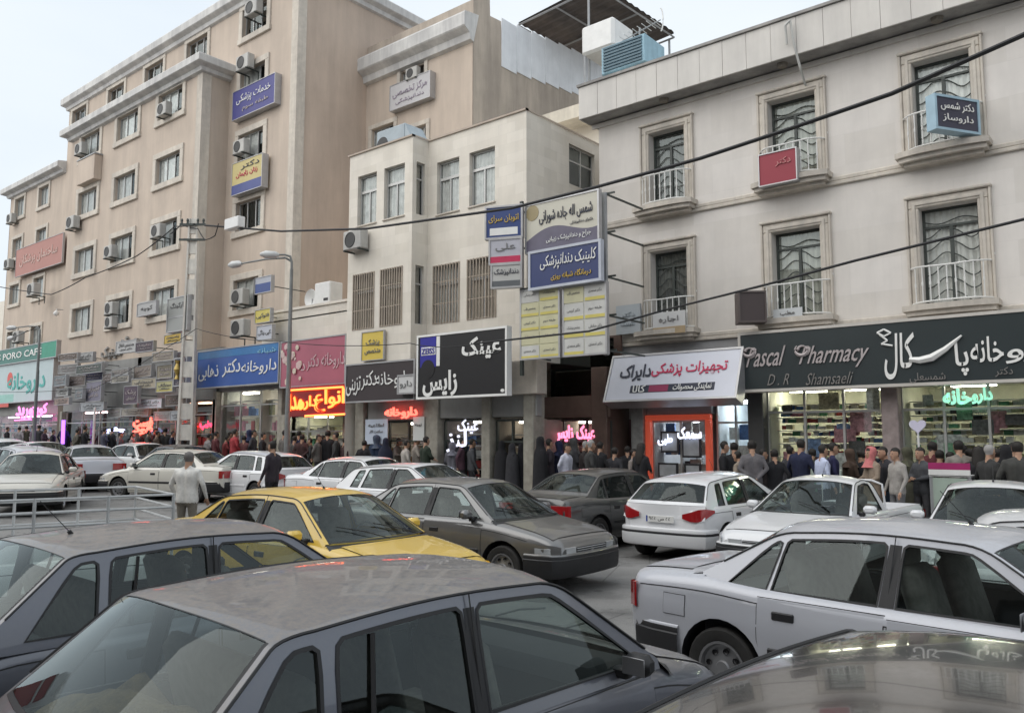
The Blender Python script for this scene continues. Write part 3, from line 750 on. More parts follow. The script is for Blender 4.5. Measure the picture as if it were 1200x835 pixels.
# ================================================================ PEOPLE
TOPM = mat('clothing placeholder', (.1, .1, .1), .95); LEGM = mat('trouser placeholder', (.05, .05, .06), .95)
SKIN = mat('skin', (.42, .25, .17), .6, var=.08); HAIRM = mat('hair black', (.015, .012, .010), .7); SHOE = mat('shoe leather', (.02, .018, .016), .5)
def body_mesh(pose):
    """one continuous figure, 1.74 m tall, facing +Y. pose: dict of joint points"""
    P = dict(hip=(0, 0, .93), neck=(0, -.01, 1.47), head=(0, .02, 1.62), sh=.178, hipw=.10,
             la=[(.26, -.02, 1.16), (.25, .10, .92)], ra=[(-.26, -.02, 1.16), (-.25, .10, .92)],
             ll=[(.11, .02, .50), (.12, -.02, .09)], rl=[(-.11, .02, .50), (-.12, -.02, .09)], fat=1.0, long=0)
    P.update(pose); fat = P['fat']; prim = []   # (a, b, ra, rb, squash_y, mat)
    def seg(a, b_, r0, r1, m, sq=1): prim.append((Vector(a), Vector(b_), r0, r1, sq, m))
    H, Nk = Vector(P['hip']), Vector(P['neck'])
    lean = Nk-H
    chest = H+lean*.72; waist = H+lean*.30
    for s in (-1, 1):
        seg(H+Vector((s*.07, 0, -.02)), waist+Vector((s*.06, 0, 0)), .115*fat, .105*fat, 1 if True else 0)
        seg(waist+Vector((s*.06, .0, 0)), chest+Vector((s*.085, .0, 0)), .105*fat, .118*fat, 1)
        shp = H+lean*.93+Vector((s*P['sh'], -.01, -.045))
        seg(chest+Vector((s*.07, 0, .03)), shp, .105*fat, .062*fat**.5, 1)
        seg(H+lean*.98, shp, .052, .058, 1)
        arm = P['la'] if s > 0 else P['ra']; e, h = Vector(arm[0]), Vector(arm[1])
        seg(shp, e, .056*fat**.5, .044, 1); seg(e, h, .044, .030, 1)
        d = (h-e).normalized(); palm = h+d*.05; seg(h-d*.01, palm+d*.02, .026, .030, 2, 1)
        side = d.cross(Vector((0, 0, 1))) if abs(d.z) < .9 else Vector((1, 0, 0)); side.normalize()
        leg = P['ll'] if s > 0 else P['rl']; k, a = Vector(leg[0]), Vector(leg[1])
        hp = H+Vector((s*P['hipw'], 0, -.04)); seg(hp, k, .088*fat**.5, .058, 3); seg(k, a, .056, .040, 3)
        seg(a+Vector((0, -.02, -.03)), a+Vector((0, .15, -.055)), .045, .036, 4)
        P[('hand', s)] = (palm, d, side)
    seg(Nk+Vector((0, -.005, -.03)), Nk+Vector((0, .005, .08)), .056, .052, 2)
    hd = Vector(P['head'])
    seg(hd+Vector((0, -.012, .045)), hd+Vector((0, .005, -.02)), .092, .078, 2); seg(hd+Vector((0, .02, -.03)), hd+Vector((0, .045, -.085)), .066, .040, 2)
    seg(hd+Vector((0, .085, .005)), hd+Vector((0, .103, -.025)), .012, .016, 2)   # nose
    for s in (-1, 1): seg(hd+Vector((s*.083, -.005, .0)), hd+Vector((s*.086, -.01, -.03)), .016, .012, 2)
    if P['long']:
        for s in (-1, 1): seg(H+Vector((s*.07, 0, 0)), H+Vector((s*.10, 0, -.42)), .13, .15, 1)
    mb = MB()
    for a, b_, r0, r1, sq, m in prim:
        d = b_-a; n = 5; pts = []; rr = []
        dn = d.normalized() if d.length > 1e-5 else Vector((0, 0, 1))
        for t in (-.98, -.7, -.35): pts.append(a+dn*r0*t); rr.append(r0*math.sqrt(1-t*t))
        pts.append(a); rr.append(r0); pts.append(b_); rr.append(r1)
        for t in (.35, .7, .98): pts.append(b_+dn*r1*t); rr.append(r1*math.sqrt(1-t*t))
        mb.tube(pts, rr, 12)
    me = mb.mesh('tmpbody', TOPM); o = link('tmpbody', me)
    md = o.modifiers.new('r', 'REMESH'); md.mode = 'VOXEL'; md.voxel_size = .017
    sm = o.modifiers.new('s', 'SMOOTH'); sm.iterations = 3; sm.factor = .5
    dc = o.modifiers.new('d', 'DECIMATE'); dc.ratio = .42
    bpy.context.view_layer.update()
    res = bpy.data.meshes.new_from_object(o.evaluated_get(bpy.context.evaluated_depsgraph_get())); bpy.data.objects.remove(o)
    # fingers grow out of the palms
    v = [x.co[:] for x in res.vertices]; f = [tuple(p.vertices) for p in res.polygons]
    cen = np.array([p.center[:] for p in res.polygons])
    best = np.full(len(cen), 1e9); mid = np.zeros(len(cen), int)
    for a, b_, r0, r1, sq, m in prim:
        A_, B_ = np.array(a), np.array(b_); d = B_-A_; L2 = max(1e-9, d@d)
        t = np.clip(((cen-A_)@d)/L2, 0, 1); q = A_+t[:, None]*d; dist = np.linalg.norm(cen-q, axis=1)-(r0+(r1-r0)*t)
        k_ = dist < best; best[k_] = dist[k_]; mid[k_] = m
    tr = (mid == 1) | (mid == 3)
    if not P['long']: mid[tr & (np.abs(cen[:, 0]) < .22)] = 3; mid[tr & (cen[:, 2] > P['hip'][2]-.07) & ~((np.abs(cen[:, 0]) < 0))] = 1
    # hair: top and back of the skull
    rel = cen-np.array(hd)
    isH = (mid == 2) & (np.abs(rel[:, 2]-.02) < .16) & (rel[:, 2] > -.045) & (((rel[:, 2] > .055) & (rel[:, 1] < .085)) | (rel[:, 1] < -.015+.35*np.maximum(0, rel[:, 2])))
    if not P.get('bald'): mid[isH] = 5
    out = MB(); out.v = v; out.f = f; out.m = [int(x)-1 for x in mid]
    for s in (-1, 1):
        palm, d, side = P[('hand', s)]; down = d.cross(side).normalized()
        for k in range(4):
            L_ = (.072, .082, .078, .062)[k]; o_ = palm+side*(k-1.5)*.017+d*.035; q = [o_, o_+d*L_*.5+down*.008, o_+d*L_*.85+down*.028]
            out.tube(q, [.009, .008, .006], 5, 1)
        o_ = palm-side*.03; out.tube([o_-d*.01, o_-side*.022+d*.025, o_-side*.025+d*.055+down*.012], [.011, .009, .007], 5, 1)
    for s in (-1, 1): out.lathe([(.001, .010), (.009, .004), (.010, 0), (.001, -.006)], 'y', 8, 5, c=(hd.x+s*.033, hd.y+.078, hd.z+.012))
    out.tube([(hd.x-.022, hd.y+.083, hd.z-.062), (hd.x, hd.y+.09, hd.z-.064), (hd.x+.022, hd.y+.083, hd.z-.062)], .005, 5, 6)
    return out.mesh('person', [TOPM, SKIN, LEGM, SHOE, HAIRM, BLACK, mat('lips', (.3, .1, .08), .5)], 60)
POSES = {
 'stand': dict(),
 'stride': dict(la=[(.27, -.12, 1.18), (.26, -.10, .93)], ra=[(-.26, .10, 1.18), (-.22, .26, 1.0)], ll=[(.11, .14, .52), (.12, .12, .09)], rl=[(-.11, -.04, .50), (-.12, -.30, .16)]),
 'folded': dict(la=[(.27, .03, 1.18), (.02, .22, 1.16)], ra=[(-.27, .03, 1.18), (-.0, .24, 1.11)], fat=1.08),
 'forward': dict(la=[(.24, .06, 1.19), (.14, .30, 1.18)], ra=[(-.26, -.02, 1.16), (-.24, .16, .96)], neck=(0, .03, 1.46), head=(0, .08, 1.60)),
 'behind': dict(la=[(.27, -.08, 1.18), (.06, -.17, .98)], ra=[(-.27, -.08, 1.18), (-.05, -.17, .97)], fat=1.1),
 'wide': dict(fat=1.18, la=[(.31, -.02, 1.17), (.30, .12, .94)], ra=[(-.31, -.02, 1.17), (-.30, .12, .94)], sh=.195),
 'veiled': dict(sh=.13, la=[(.17, .02, 1.18), (.05, .12, 1.10)], ra=[(-.17, .02, 1.18), (-.06, .11, 1.06)], fat=.85),
 'manteau': dict(long=1, sh=.165, la=[(.23, .02, 1.16), (.12, .22, 1.10)], ra=[(-.23, .02, 1.16), (-.14, .20, 1.06)], fat=.95),
}
BODY = {}
def cloth_mat(c):
    return mat('cloth %.2f %.2f %.2f' % tuple(c), c, .95, var=.25, scale=9, bump=.25, bscale=25)
def chador_mesh():
    q = MB(); rows = []
    prof = [(.02, .36, .24), (.35, .33, .22), (.8, .28, .20), (1.1, .26, .185), (1.3, .25, .17), (1.40, .205, .15), (1.46, .14, .125), (1.52, .112, .12), (1.60, .105, .125), (1.68, .10, .12), (1.73, .07, .085), (1.755, .02, .03)]
    for z, rx, ry in prof:
        row = []
        for k in range(29):
            a = 2*PI*k/28; rx_ = 0; fold = .9+.045*math.sin(7*a+z*3)*max(0, 1-z/1.45)+.02*math.sin(13*a)*max(0, 1-z/1.5)
            y = ry*math.sin(a)*fold+.01; x = rx*math.cos(a)*fold
            if 1.5 < z < 1.69 and math.sin(a) > .62: y -= .055*(math.sin(a)-.62)/.38
            row.append((x, y, z))
        rows.append(row)
    return q.grid(rows, flip=True).mesh('chador', TOPM, 60)
def scarf_mesh():
    q = MB(); rows = []
    for z, r, yo in ((-.27, .17, -.01), (-.22, .13, -.0), (-.14, .085, .01), (-.06, .10, .01), (.02, .112, .0), (.08, .108, -.01), (.125, .075, -.015), (.145, .015, -.015)):
        row = []
        for k in range(21):
            a = 2*PI*k/20; y = r*1.1*math.sin(a)+yo; x = r*math.cos(a)
            if -.12 < z < .09 and math.sin(a) > .45: y -= .075*(math.sin(a)-.45)/.55
            row.append((x, y, z))
        rows.append(row)
    return q.grid(rows, flip=True).mesh('headscarf', TOPM, 60)
def longhair_mesh():
    q = MB(); rows = []
    for z, rx, ry, yo in ((-.36, .05, .02, -.12), (-.28, .10, .04, -.115), (-.12, .115, .05, -.09), (0, .108, .085, -.03), (.07, .104, .10, -.015), (.12, .075, .075, -.012), (.142, .01, .01, -.012)):
        rows.append([(rx*math.cos(2*PI*k/18), ry*math.sin(2*PI*k/18)+yo, z) for k in range(19)])
    return q.grid(rows, flip=True).mesh('long_hair', HAIRM, 60)
GARB = {}
def person(label, X, Y, face, pose='stand', top=(.05,.05,.06), legs=(.04,.04,.05), extra=None, ec=(.02,.02,.02), h=1.0, group='people on the pavement and in the road', z=None, hair=None):
    """face: heading in degrees (90 looks at the shops)"""
    key = 'manteau' if extra == 'scarf' else 'veiled' if extra == 'chador' else pose
    if key not in BODY: BODY[key] = body_mesh(POSES[key])
    o = link('person', BODY[key]); o.location = (X, Y, (gnd(X)+(.15 if Y > 16.1 else 0)) if z is None else z); o.rotation_euler = (0, 0, RAD(face-90)); o.scale = (h, h, h)
    tag(o, label, 'person', group)
    for i, c in ((0, top), (2, legs)):
        sl = o.material_slots[i]; sl.link = 'OBJECT'; sl.material = cloth_mat(c)
    if hair: sl = o.material_slots[4]; sl.link = 'OBJECT'; sl.material = mat('hair %.2f' % hair[0], hair, .8)
    hd = POSES[key].get('head', (0, .02, 1.62))
    if extra:
        if extra not in GARB: GARB[extra] = {'chador': chador_mesh, 'scarf': scarf_mesh, 'longhair': longhair_mesh}[extra]()
        c_ = link({'chador': 'chador', 'scarf': 'headscarf', 'longhair': 'long_hair'}[extra], GARB[extra], o, (0, 0, 0) if extra == 'chador' else hd)
        if extra != 'longhair': c_.material_slots[0].link = 'OBJECT'; c_.material_slots[0].material = cloth_mat(ec)
    return o
# ================================================================ GROUND
ASPH = mat('asphalt', (.23, .226, .22), .9, var=.28, scale=.7, bump=.6, bscale=45, stain=.0)
def worn(m):
    # darker worn lanes, oil spots and tar patches in the surface itself
    n = m.node_tree; b = n.nodes['Principled BSDF']; src = b.inputs['Base Color'].links[0].from_socket; geo = n.nodes.new('ShaderNodeNewGeometry')
    for sc_, lo, hi, dk in ((.9, .36, .44, .72), (3.5, .30, .36, .6), (60, .35, .5, .8)):
        t = n.nodes.new('ShaderNodeTexNoise'); t.inputs['Scale'].default_value = sc_; t.inputs['Detail'].default_value = 5; n.links.new(geo.outputs['Position'], t.inputs['Vector'])
        r = n.nodes.new('ShaderNodeValToRGB'); r.color_ramp.elements[0].position = lo; r.color_ramp.elements[1].position = hi; r.color_ramp.elements[0].color = (dk, dk, dk, 1); r.color_ramp.elements[1].color = (1, 1, 1, 1)
        n.links.new(t.outputs[0], r.inputs[0]); x = n.nodes.new('ShaderNodeMix'); x.data_type = 'RGBA'; x.blend_type = 'MULTIPLY'; x.inputs[0].default_value = 1
        n.links.new(src, x.inputs[6]); n.links.new(r.outputs[0], x.inputs[7]); src = x.outputs[2]
    v = n.nodes.new('ShaderNodeTexVoronoi'); v.feature = 'DISTANCE_TO_EDGE'; v.inputs['Scale'].default_value = .7; n.links.new(geo.outputs['Position'], v.inputs['Vector'])
    r = n.nodes.new('ShaderNodeValToRGB'); r.color_ramp.elements[0].position = 0; r.color_ramp.elements[1].position = .012; r.color_ramp.elements[0].color = (.55, .55, .55, 1); n.links.new(v.outputs['Distance'], r.inputs[0])
    x = n.nodes.new('ShaderNodeMix'); x.data_type = 'RGBA'; x.blend_type = 'MULTIPLY'; x.inputs[0].default_value = 1; n.links.new(src, x.inputs[6]); n.links.new(r.outputs[0], x.inputs[7]); n.links.new(x.outputs[2], b.inputs['Base Color'])
worn(ASPH)
PAVE = mat('pavement tiles', (.27, .26, .245), .85, var=.2, scale=2, stain=.0)
KERB = mat('kerb stone', (.36, .35, .33), .85, var=.25)
def sheet(x0, x1, y0, y1, dz, name, m, nx=60):
    q = MB(); xs = list(np.linspace(x0, x1, nx))+[-8, -68]; xs = sorted(set(x for x in xs if x0 <= x <= x1))
    q.grid([[(x, y0, gnd(x)+dz), (x, y1, gnd(x)+dz)] for x in xs], flip=True)
    return tag(q.build(name, m), kind='structure')
sheet(-500, 400, -400, 500, 0, 'road', ASPH)
sheet(-200, 60, 16.12, 19.6, .15, 'pavement', PAVE)
KSPAN = [(-60+i*1.0) for i in range(75)]
kme = MB(); kme.bbox(-.495, .495, -.09, .09, -.2, .165, .012); kme = kme.mesh('kerb_stone', KERB)
kroot = tag(sheet(-200, 60, 15.95, 16.13, .10, 'kerb', KERB), kind='structure')
for i, x in enumerate(KSPAN):
    link('kerb_stone', kme, kroot, (x, 16.04, gnd(x)))
# ================================================================ BUILDINGS
STUCCO = mat('beige render', (.575, .483, .402), .9, var=.07, scale=.9, stain=.13, bump=.15, bscale=30)
STUCCOD = mat('pinkish render', (.55, .445, .365), .9, var=.08, scale=.7, stain=.14, bump=.15, bscale=30)
TRIM = mat('pale stone trim', (.66, .60, .52), .8, var=.12, scale=4, stain=.22)
CORN = mat('cornice white', (.66, .65, .63), .75, var=.1, scale=2, stain=.28)
CREAM = stone_mat('cream travertine', (.78, .73, .65), .6, .3, joint=.016, var=.06, stain=.08)
PSTONE = stone_mat('pale grey cladding', (.70, .665, .63), 1.1, .75, joint=.012, var=.06, stain=.07)
PTRIM = mat('buff moulding', (.62, .57, .50), .8, var=.12, scale=6, stain=.28)
ALU = mat('window aluminium', (.50, .50, .49), .45, metal=.4, var=.12)
IRON = mat('dark window iron', (.05, .06, .055), .5)
CURT = mat('net curtain', (.72, .71, .68), .95, var=.25, scale=5)
CURTB = mat('brown blind', (.56, .49, .41), .9, var=.25, scale=5)
CONC = mat('grey concrete', (.36, .35, .335), .9, var=.2, scale=2, stain=.3, bump=.2)
BROWNM = mat('brown metal cladding', (.12, .075, .06), .6, var=.3, scale=2)
def wall_holes(q, x0, x1, z0, z1, Y, holes, depth=.22, mi=0):
    """wall facing -y with rectangular openings and their reveals"""
    xs = sorted({x0, x1, *[h[0] for h in holes], *[h[1] for h in holes]}); zs = sorted({z0, z1, *[h[2] for h in holes], *[h[3] for h in holes]})
    xs = [x for x in xs if x0 <= x <= x1]; zs = [z for z in zs if z0 <= z <= z1]
    for a, b_ in zip(xs, xs[1:]):
        for c, d in zip(zs, zs[1:]):
            cx, cz = (a+b_)/2, (c+d)/2
            if any(h[0] < cx < h[1] and h[2] < cz < h[3] for h in holes): continue
            q.add([(a, Y, c), (b_, Y, c), (b_, Y, d), (a, Y, d)], [(0, 1, 2, 3)], mi)
    for h in holes:
        a, b_, c, d = h[:4]; y2 = Y+depth
        q.add([(a,Y,c),(b_,Y,c),(b_,Y,d),(a,Y,d),(a,y2,c),(b_,y2,c),(b_,y2,d),(a,y2,d)], [(0,4,5,1),(1,5,6,2),(2,6,7,3),(3,7,4,0)], mi)
    return q
def ringbox(q, x0, x1, z0, z1, t, y0, y1, mi=0, sill=0):
    """rectangular surround: four butted bars"""
    q.bbox(x0-t, x1+t, y0, y1, z1, z1+t, .015, mi)
    q.bbox(x0-t, x0, y0+.001, y1, z0, z1, .012, mi); q.bbox(x1, x1+t, y0+.001, y1, z0, z1, .012, mi)
    q.bbox(x0-t-sill, x1+t+sill, y0-sill*1.2, y1, z0-t, z0, .015, mi)
class WinKit: pass
WK = {}
def window_at(par, x0, x1, z0, z1, Y, kind, curtain=None, sur=.26):
    """building > window (sash frame) > surround, pane, curtain; meshes are shared between equal windows"""
    wd, ht = round(x1-x0, 2), round(z1-z0, 2); key = (wd, ht, kind, curtain.name if curtain else None, sur)
    if key not in WK:
        f = MB(); a, b_ = -wd/2, wd/2; yb = .13; t = .045; parts = []
        f.box(a, b_, yb, yb+.05, 0, t); f.box(a, b_, yb, yb+.05, ht-t, ht); f.box(a, a+t, yb+.001, yb+.051, t, ht-t); f.box(b_-t, b_, yb+.001, yb+.051, t, ht-t)
        if kind == 'tall':
            n = 3
            for i in range(1, n): x = a+wd*i/n; f.box(x-.022, x+.022, yb-.004, yb+.046, t, ht-t)
            cols = [(a+wd*i/n, a+wd*(i+1)/n, 0, ht) for i in range(n)]
        elif kind == 'transom':
            zt = ht*.68; f.box(a+t, b_-t, yb-.006, yb+.048, zt-.04, zt+.04); f.box(-.02, .02, yb-.004, yb+.046, t, zt-.04)
            cols = [(a, b_, zt, ht), (a, 0, 0, zt), (0, b_, 0, zt)]
        else: cols = [(a, b_, 0, ht)]
        fr = f.mesh('window', ALU)
        for c in cols:
            g_ = MB(); g_.add([(c[0], yb+.03, c[2]), (c[1], yb+.03, c[2]), (c[1], yb+.03, c[3]), (c[0], yb+.03, c[3])], [(0, 1, 2, 3)]); parts.append(('pane', g_.mesh('pane', WINGLASS)))
        if sur:
            s_ = MB(); ringbox(s_, a, b_, 0, ht, sur, -.07, .02, sill=.03); parts.append(('surround', s_.mesh('surround', TRIM)))
        if curtain:
            c_ = MB(); cov = {'tall': (.0, .62)}.get(kind, (0, 1)); m_ = 24; row = []
            xs_ = np.linspace(a+wd*cov[0], a+wd*cov[1], m_)
            c_.grid([[(x, yb+.06+.02*math.sin(i*1.9), z) for i, x in enumerate(xs_)] for z in (0, ht)]); parts.append(('curtain', c_.mesh('curtain', curtain)))
        WK[key] = (fr, parts)
    fr, parts = WK[key]
    po = Vector(par.location)
    o = link('window', fr, par, Vector(((x0+x1)/2, Y, z0))-po)
    for n_, me in parts: link(n_, me, o)
    return o
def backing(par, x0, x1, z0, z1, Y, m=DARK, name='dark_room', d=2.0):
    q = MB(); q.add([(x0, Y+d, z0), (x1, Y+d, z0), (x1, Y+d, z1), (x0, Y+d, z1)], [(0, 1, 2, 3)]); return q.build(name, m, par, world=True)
def cornice(par, pts, z, h, out, m=CORN, name='cornice'):
    """stepped cornice running along plan points (outward = left-hand side handed by the caller)"""
    q = MB(); prof = [(0, -.05), (out*.35, 0), (out*.45, h*.25), (out*.92, h*.4), (out, h*.45), (out, h*.92), (out*.93, h), (-.3, h+.12)]
    rows = []
    n = len(pts)
    for i, p in enumerate(pts):
        p = Vector(p); e1 = (p-Vector(pts[i-1])).normalized() if i > 0 else None; e2 = (Vector(pts[i+1])-p).normalized() if i < n-1 else None
        def nr(e): return Vector((e.y, -e.x))
        if e1 is None: nn = nr(e2)
        elif e2 is None: nn = nr(e1)
        else:
            nn = nr(e1)+nr(e2); nn = nn/max(.3, nn.dot(nr(e1)))
        rows.append([(p.x+nn.x*o, p.y+nn.y*o, z+dz) for o, dz in prof])
    q.grid(rows, 0, flip=False)
    for r in (rows[0], rows[-1]): q.add(r, [tuple(range(len(r)))])
    return q.build(name, m, par, world=True)

# ---------------------------------------------------------------- 1. stone building with the pharmacy, on the right
PB = thing('corner_building', 'pale grey stone-clad building of three storeys with white-railed balconies on the right', 'building', (-5, 19, 0))
PX0 = -12.55; PX1 = 13.0; PY = 19.0
UP = [(761,802,156,238,751,814), (899,957,109,207,888,966), (1069,1138,65,180,1056,1149)]
LO = [(764,807,293,385,752,818), (908,963,267,371,896,974), (1081,1150,239,357,1068,1162)]
wins = []
for r, row in enumerate((UP, LO)):
    for (a, b_, t, bt, oa, ob) in row:
        x0, x1, z0, z1 = rect(a, b_, t, bt, PY); wins.append([x0, x1, z0, z1, r])
zU = sum(w_[2] for w_ in wins[:3])/3; zUt = sum(w_[3] for w_ in wins[:3])/3; zL = sum(w_[2] for w_ in wins[3:])/3; zLt = sum(w_[3] for w_ in wins[3:])/3
cxs = [(wins[i][0]+wins[i+3][0])/2 for i in range(3)]; cxe = [(wins[i][1]+wins[i+3][1])/2 for i in range(3)]
pitch = ((cxs[2]+cxe[2])-(cxs[0]+cxe[0]))/4
print('PASCAL', zU, zUt, zL, zLt, cxs, cxe, pitch)
cols = [(cxs[i], cxe[i]) for i in range(3)]
wv = cxe[2]-cxs[2]; cols += [(cxs[2]+pitch*k, cxe[2]+pitch*k) for k in (1, 2, 3)]
hl = [(a, b_, zU, zUt) for a, b_ in cols]+[(a, b_, zL, zLt) for a, b_ in cols]
q = MB(); PZ0 = 4.55; PZT = 10.95
wall_holes(q, PX0, PX1, PZ0, PZT, PY, hl, .32)
q.add([(PX0, PY, 0), (PX0, 31, 0), (PX0, 31, PZT), (PX0, PY, PZT)], [(3, 2, 1, 0)]); q.add([(PX1, PY, 0), (PX1, 31, 0), (PX1, 31, PZT), (PX1, PY, PZT)], [(0, 1, 2, 3)])
q.add([(PX0, PY+.5, PZT-.05), (PX1, PY+.5, PZT-.05), (PX1, 31, PZT-.05), (PX0, 31, PZT-.05)], [(0, 1, 2, 3)]); q.add([(PX0, PY, PZ0), (PX1, PY, PZ0), (PX1, PY+4, PZ0), (PX0, PY+4, PZ0)], [(3, 2, 1, 0)])
q.build('wall', PSTONE, PB, world=True)
backing(PB, PX0+.3, PX1-.3, PZ0, PZT-.2, PY)
# fascia: separate stone panels round the overhanging parapet
FO = .62; FZ0, FZ1 = PZT-.0, 11.9
q = MB(); q.box(PX0-.25, PX1+.2, PY-FO+.05, PY+.5, FZ0+.02, FZ1-.02); q.box(PX0-.3, PX1+.25, PY-FO-.05, PY+.55, FZ1-.02, FZ1+.05); q.build('parapet', CONC, PB, world=True)
fw = .62; n_ = int((PX1-PX0+.45)/fw); FPM = stone_mat('fascia stone', (.66, .635, .60), 50, 50, 0, .06, .12)
fme = MB(); fme.bbox(-fw/2+.003, fw/2-.003, -.02, .03, 0, FZ1-FZ0-.03, .006); fme = fme.mesh('fascia_panel', FPM)
for i in range(n_): link('fascia_panel', fme, PB, Vector((PX0-.25+fw*(i+.5), PY-FO+.02+(.004 if i % 3 else 0), FZ0))-Vector(PB.location))
q = MB(); q.box(PX0-.27, PX0-.251, PY-FO+.02, PY+.5, FZ0, FZ1-.02); q.box(PX0-.2, PX1, PY-.06, PY-.001, PZT-.14, PZT-.02); q.build('parapet_return', FPM, PB, world=True)
for px, py in ((778, 112), (917, 78), (1098, 22)):
    q = MB(); X, _ = atY(px, py, PY-.3); q.lathe([(.001, .0), (.13, 0), (.11, -.10), (.001, -.12)], 'z', 14, c=(X, PY-.3, PZT+.03)); q.build('soffit_lamp', mat('soffit lamp', (.2, .18, .15), .5), PB, world=True)
for zz in (zU-.36, zL-.36):
    q = MB(); q.bbox(PX0-.02, PX1, PY-.07, PY+.02, zz, zz+.09, .015); q.bbox(PX0-.02, PX1, PY-.05, PY+.02, zz+.092, zz+.20, .02); q.build('string_course', PTRIM, PB, world=True)
# wavy iron window leaves, surrounds, balconies
def pascal_window(a, b_, z0, z1, style):
    wd, ht = b_-a, z1-z0; yb = .24
    f = MB(); t = .055
    f.box(a-a-wd/2, wd/2, yb, yb+.05, 0, t); f.box(-wd/2, wd/2, yb, yb+.05, ht-t, ht)
    for x in (-wd/2, wd/2-t): f.box(x, x+t, yb+.001, yb+.052, t, ht-t)
    f.box(-.035, .035, yb-.008, yb+.046, t, ht*.80); f.box(-wd/2+t, wd/2-t, yb-.006, yb+.047, ht*.80, ht*.80+.05)
    for s in (-1, 1):
        for k in range(6):
            zb_ = ht*(.06+.128*k); pts = []
            for i in range(9):
                u = i/8; x = s*(wd/2-.03)*(u); z = zb_+.16*(1-u)*1.0-.10*math.sin(PI*u)*(1 if s > 0 else -.5)+.05*math.sin(2*PI*u)
                if t < z < ht*.79: pts.append((x, yb, z))
            if len(pts) > 2: f.tube(pts, .014, 5)
    f.tube([(x, yb, ht*.86+.05*math.sin(x*7)) for x in np.linspace(-wd/2+.04, wd/2-.04, 12)], .014, 5)
    o = link('window', f.mesh('window', IRON, 40), PB, Vector(((a+b_)/2, PY, z0))-Vector(PB.location))
    for (c0_, c1_, c2, c3) in ((-wd/2+t, 0, t, ht*.8), (0, wd/2-t, t, ht*.8), (-wd/2+t, wd/2-t, ht*.8+.05, ht-t)):
        g_ = MB(); g_.add([(c0_, yb+.03, c2), (c1_, yb+.03, c2), (c1_, yb+.03, c3), (c0_, yb+.03, c3)], [(0, 1, 2, 3)]); link('pane', g_.mesh('pane', WINGLASS), o)
    if style:
        g_ = MB(); g_.grid([[(x, yb+.06+.02*math.sin(i*1.7), z) for i, x in enumerate(np.linspace(-wd/2+.05, wd/2-.05, 30))] for z in (0, ht)]); link('curtain', g_.mesh('curtain', (None, mat('dark grey curtain', (.20, .20, .19), .9), mat('sage curtain', (.50, .50, .44), .9), mat('sky reflection sheet', (.85, .84, .80), .9))[style]), o)  # curtain tone per window column; the palest paints the sky's reflection
    s_ = MB(); ow = .21
    s_.bbox(-wd/2-ow, wd/2+ow, -.06, .02, ht, ht+ow, .02); s_.bbox(-wd/2-ow-.07, wd/2+ow+.07, -.12, .02, ht+ow+.001, ht+ow+.07, .02)
    for s in (-1, 1): s_.bbox(*sorted((s*wd/2, s*(wd/2+ow))), -.061, .02, -.1, ht, .02); s_.bbox(*sorted((s*(wd/2+.055), s*(wd/2+.13))), -.085, -.055, -.1, ht+.12, .012); s_.bbox(*sorted((s*(wd/2+ow+.001), s*(wd/2+ow+.05))), -.09, .02, -.1, ht+ow, .012)
    s_.bbox(-wd/2-.13, wd/2+.13, -.086, -.055, ht+.055, ht+.13, .012)
    link('surround', s_.mesh('surround', PTRIM), o)
    # balcony: stepped slab that bows out, railing and balusters
    bw = wd/2+.34; sl = MB()
    def bow(x, out): return -out*(1-.25*(abs(x)/bw)**3)
    for (z_a, z_b, out, ins) in ((-.16, -.04, .52, 0), (-.26, -.16, .44, .06), (-.34, -.26, .30, .14)):
        X_ = np.linspace(-bw+ins, bw-ins, 13); R0 = [(x, bow(x, out), z_b) for x in X_]; R1 = [(x, bow(x, out), z_a) for x in X_]
        sl.grid([[(x, .0, z_b) for x in X_], R0, R1, [(x, .0, z_a) for x in X_]], flip=True)
        for r_ in (0, -1):
            x = X_[r_]; sl.add([(x, 0, z_b), R0[r_], R1[r_], (x, 0, z_a)], [(0, 1, 2, 3)])
    bo = link('balcony', sl.mesh('balcony', PTRIM), PB, Vector(((a+b_)/2, PY, z0+.0))-Vector(PB.location))
    rl = MB(); rw = bw-.10; RW = mat('white railing', (.72, .72, .70), .45, var=.12)
    def rp(x): return -.42*(1-(abs(x)/rw)**4)
    X_ = np.linspace(-rw, rw, 17); H_ = .80
    for z in (.02, H_): rl.tube([(x, rp(x), z-(.05 if z > .5 else 0)*math.cos(x/rw*PI/2)) for x in X_], .02, 6)
    for x in (-rw, rw): rl.tube([(x, -.03, .0), (x, -.03, H_+.12)], .022, 6); rl.lathe([(.001, .05), (.032, .03), (.032, -.01), (.001, -.03)], 'z', 8, c=(x, -.03, H_+.12))
    link('railing', rl.mesh('railing', RW, 50), bo)
    bal = MB(); bal.tube([(0, 0, .02), (0, 0, H_-.04)], .013, 6); bal.tube([(0, 0, H_*.45), (0, 0, H_*.55)], .022, 6); bm_ = bal.mesh('baluster', RW, 50)
    nb = max(7, int(2*rw/.15))
    for i in range(1, nb): x = -rw+2*rw*i/nb; link('baluster', bm_, bo, (x, rp(x), 0))
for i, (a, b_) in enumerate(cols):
    pascal_window(a, b_, zU, zUt, min(i, 2)+1); pascal_window(a, b_, zL, zLt, min(i, 2)+1)

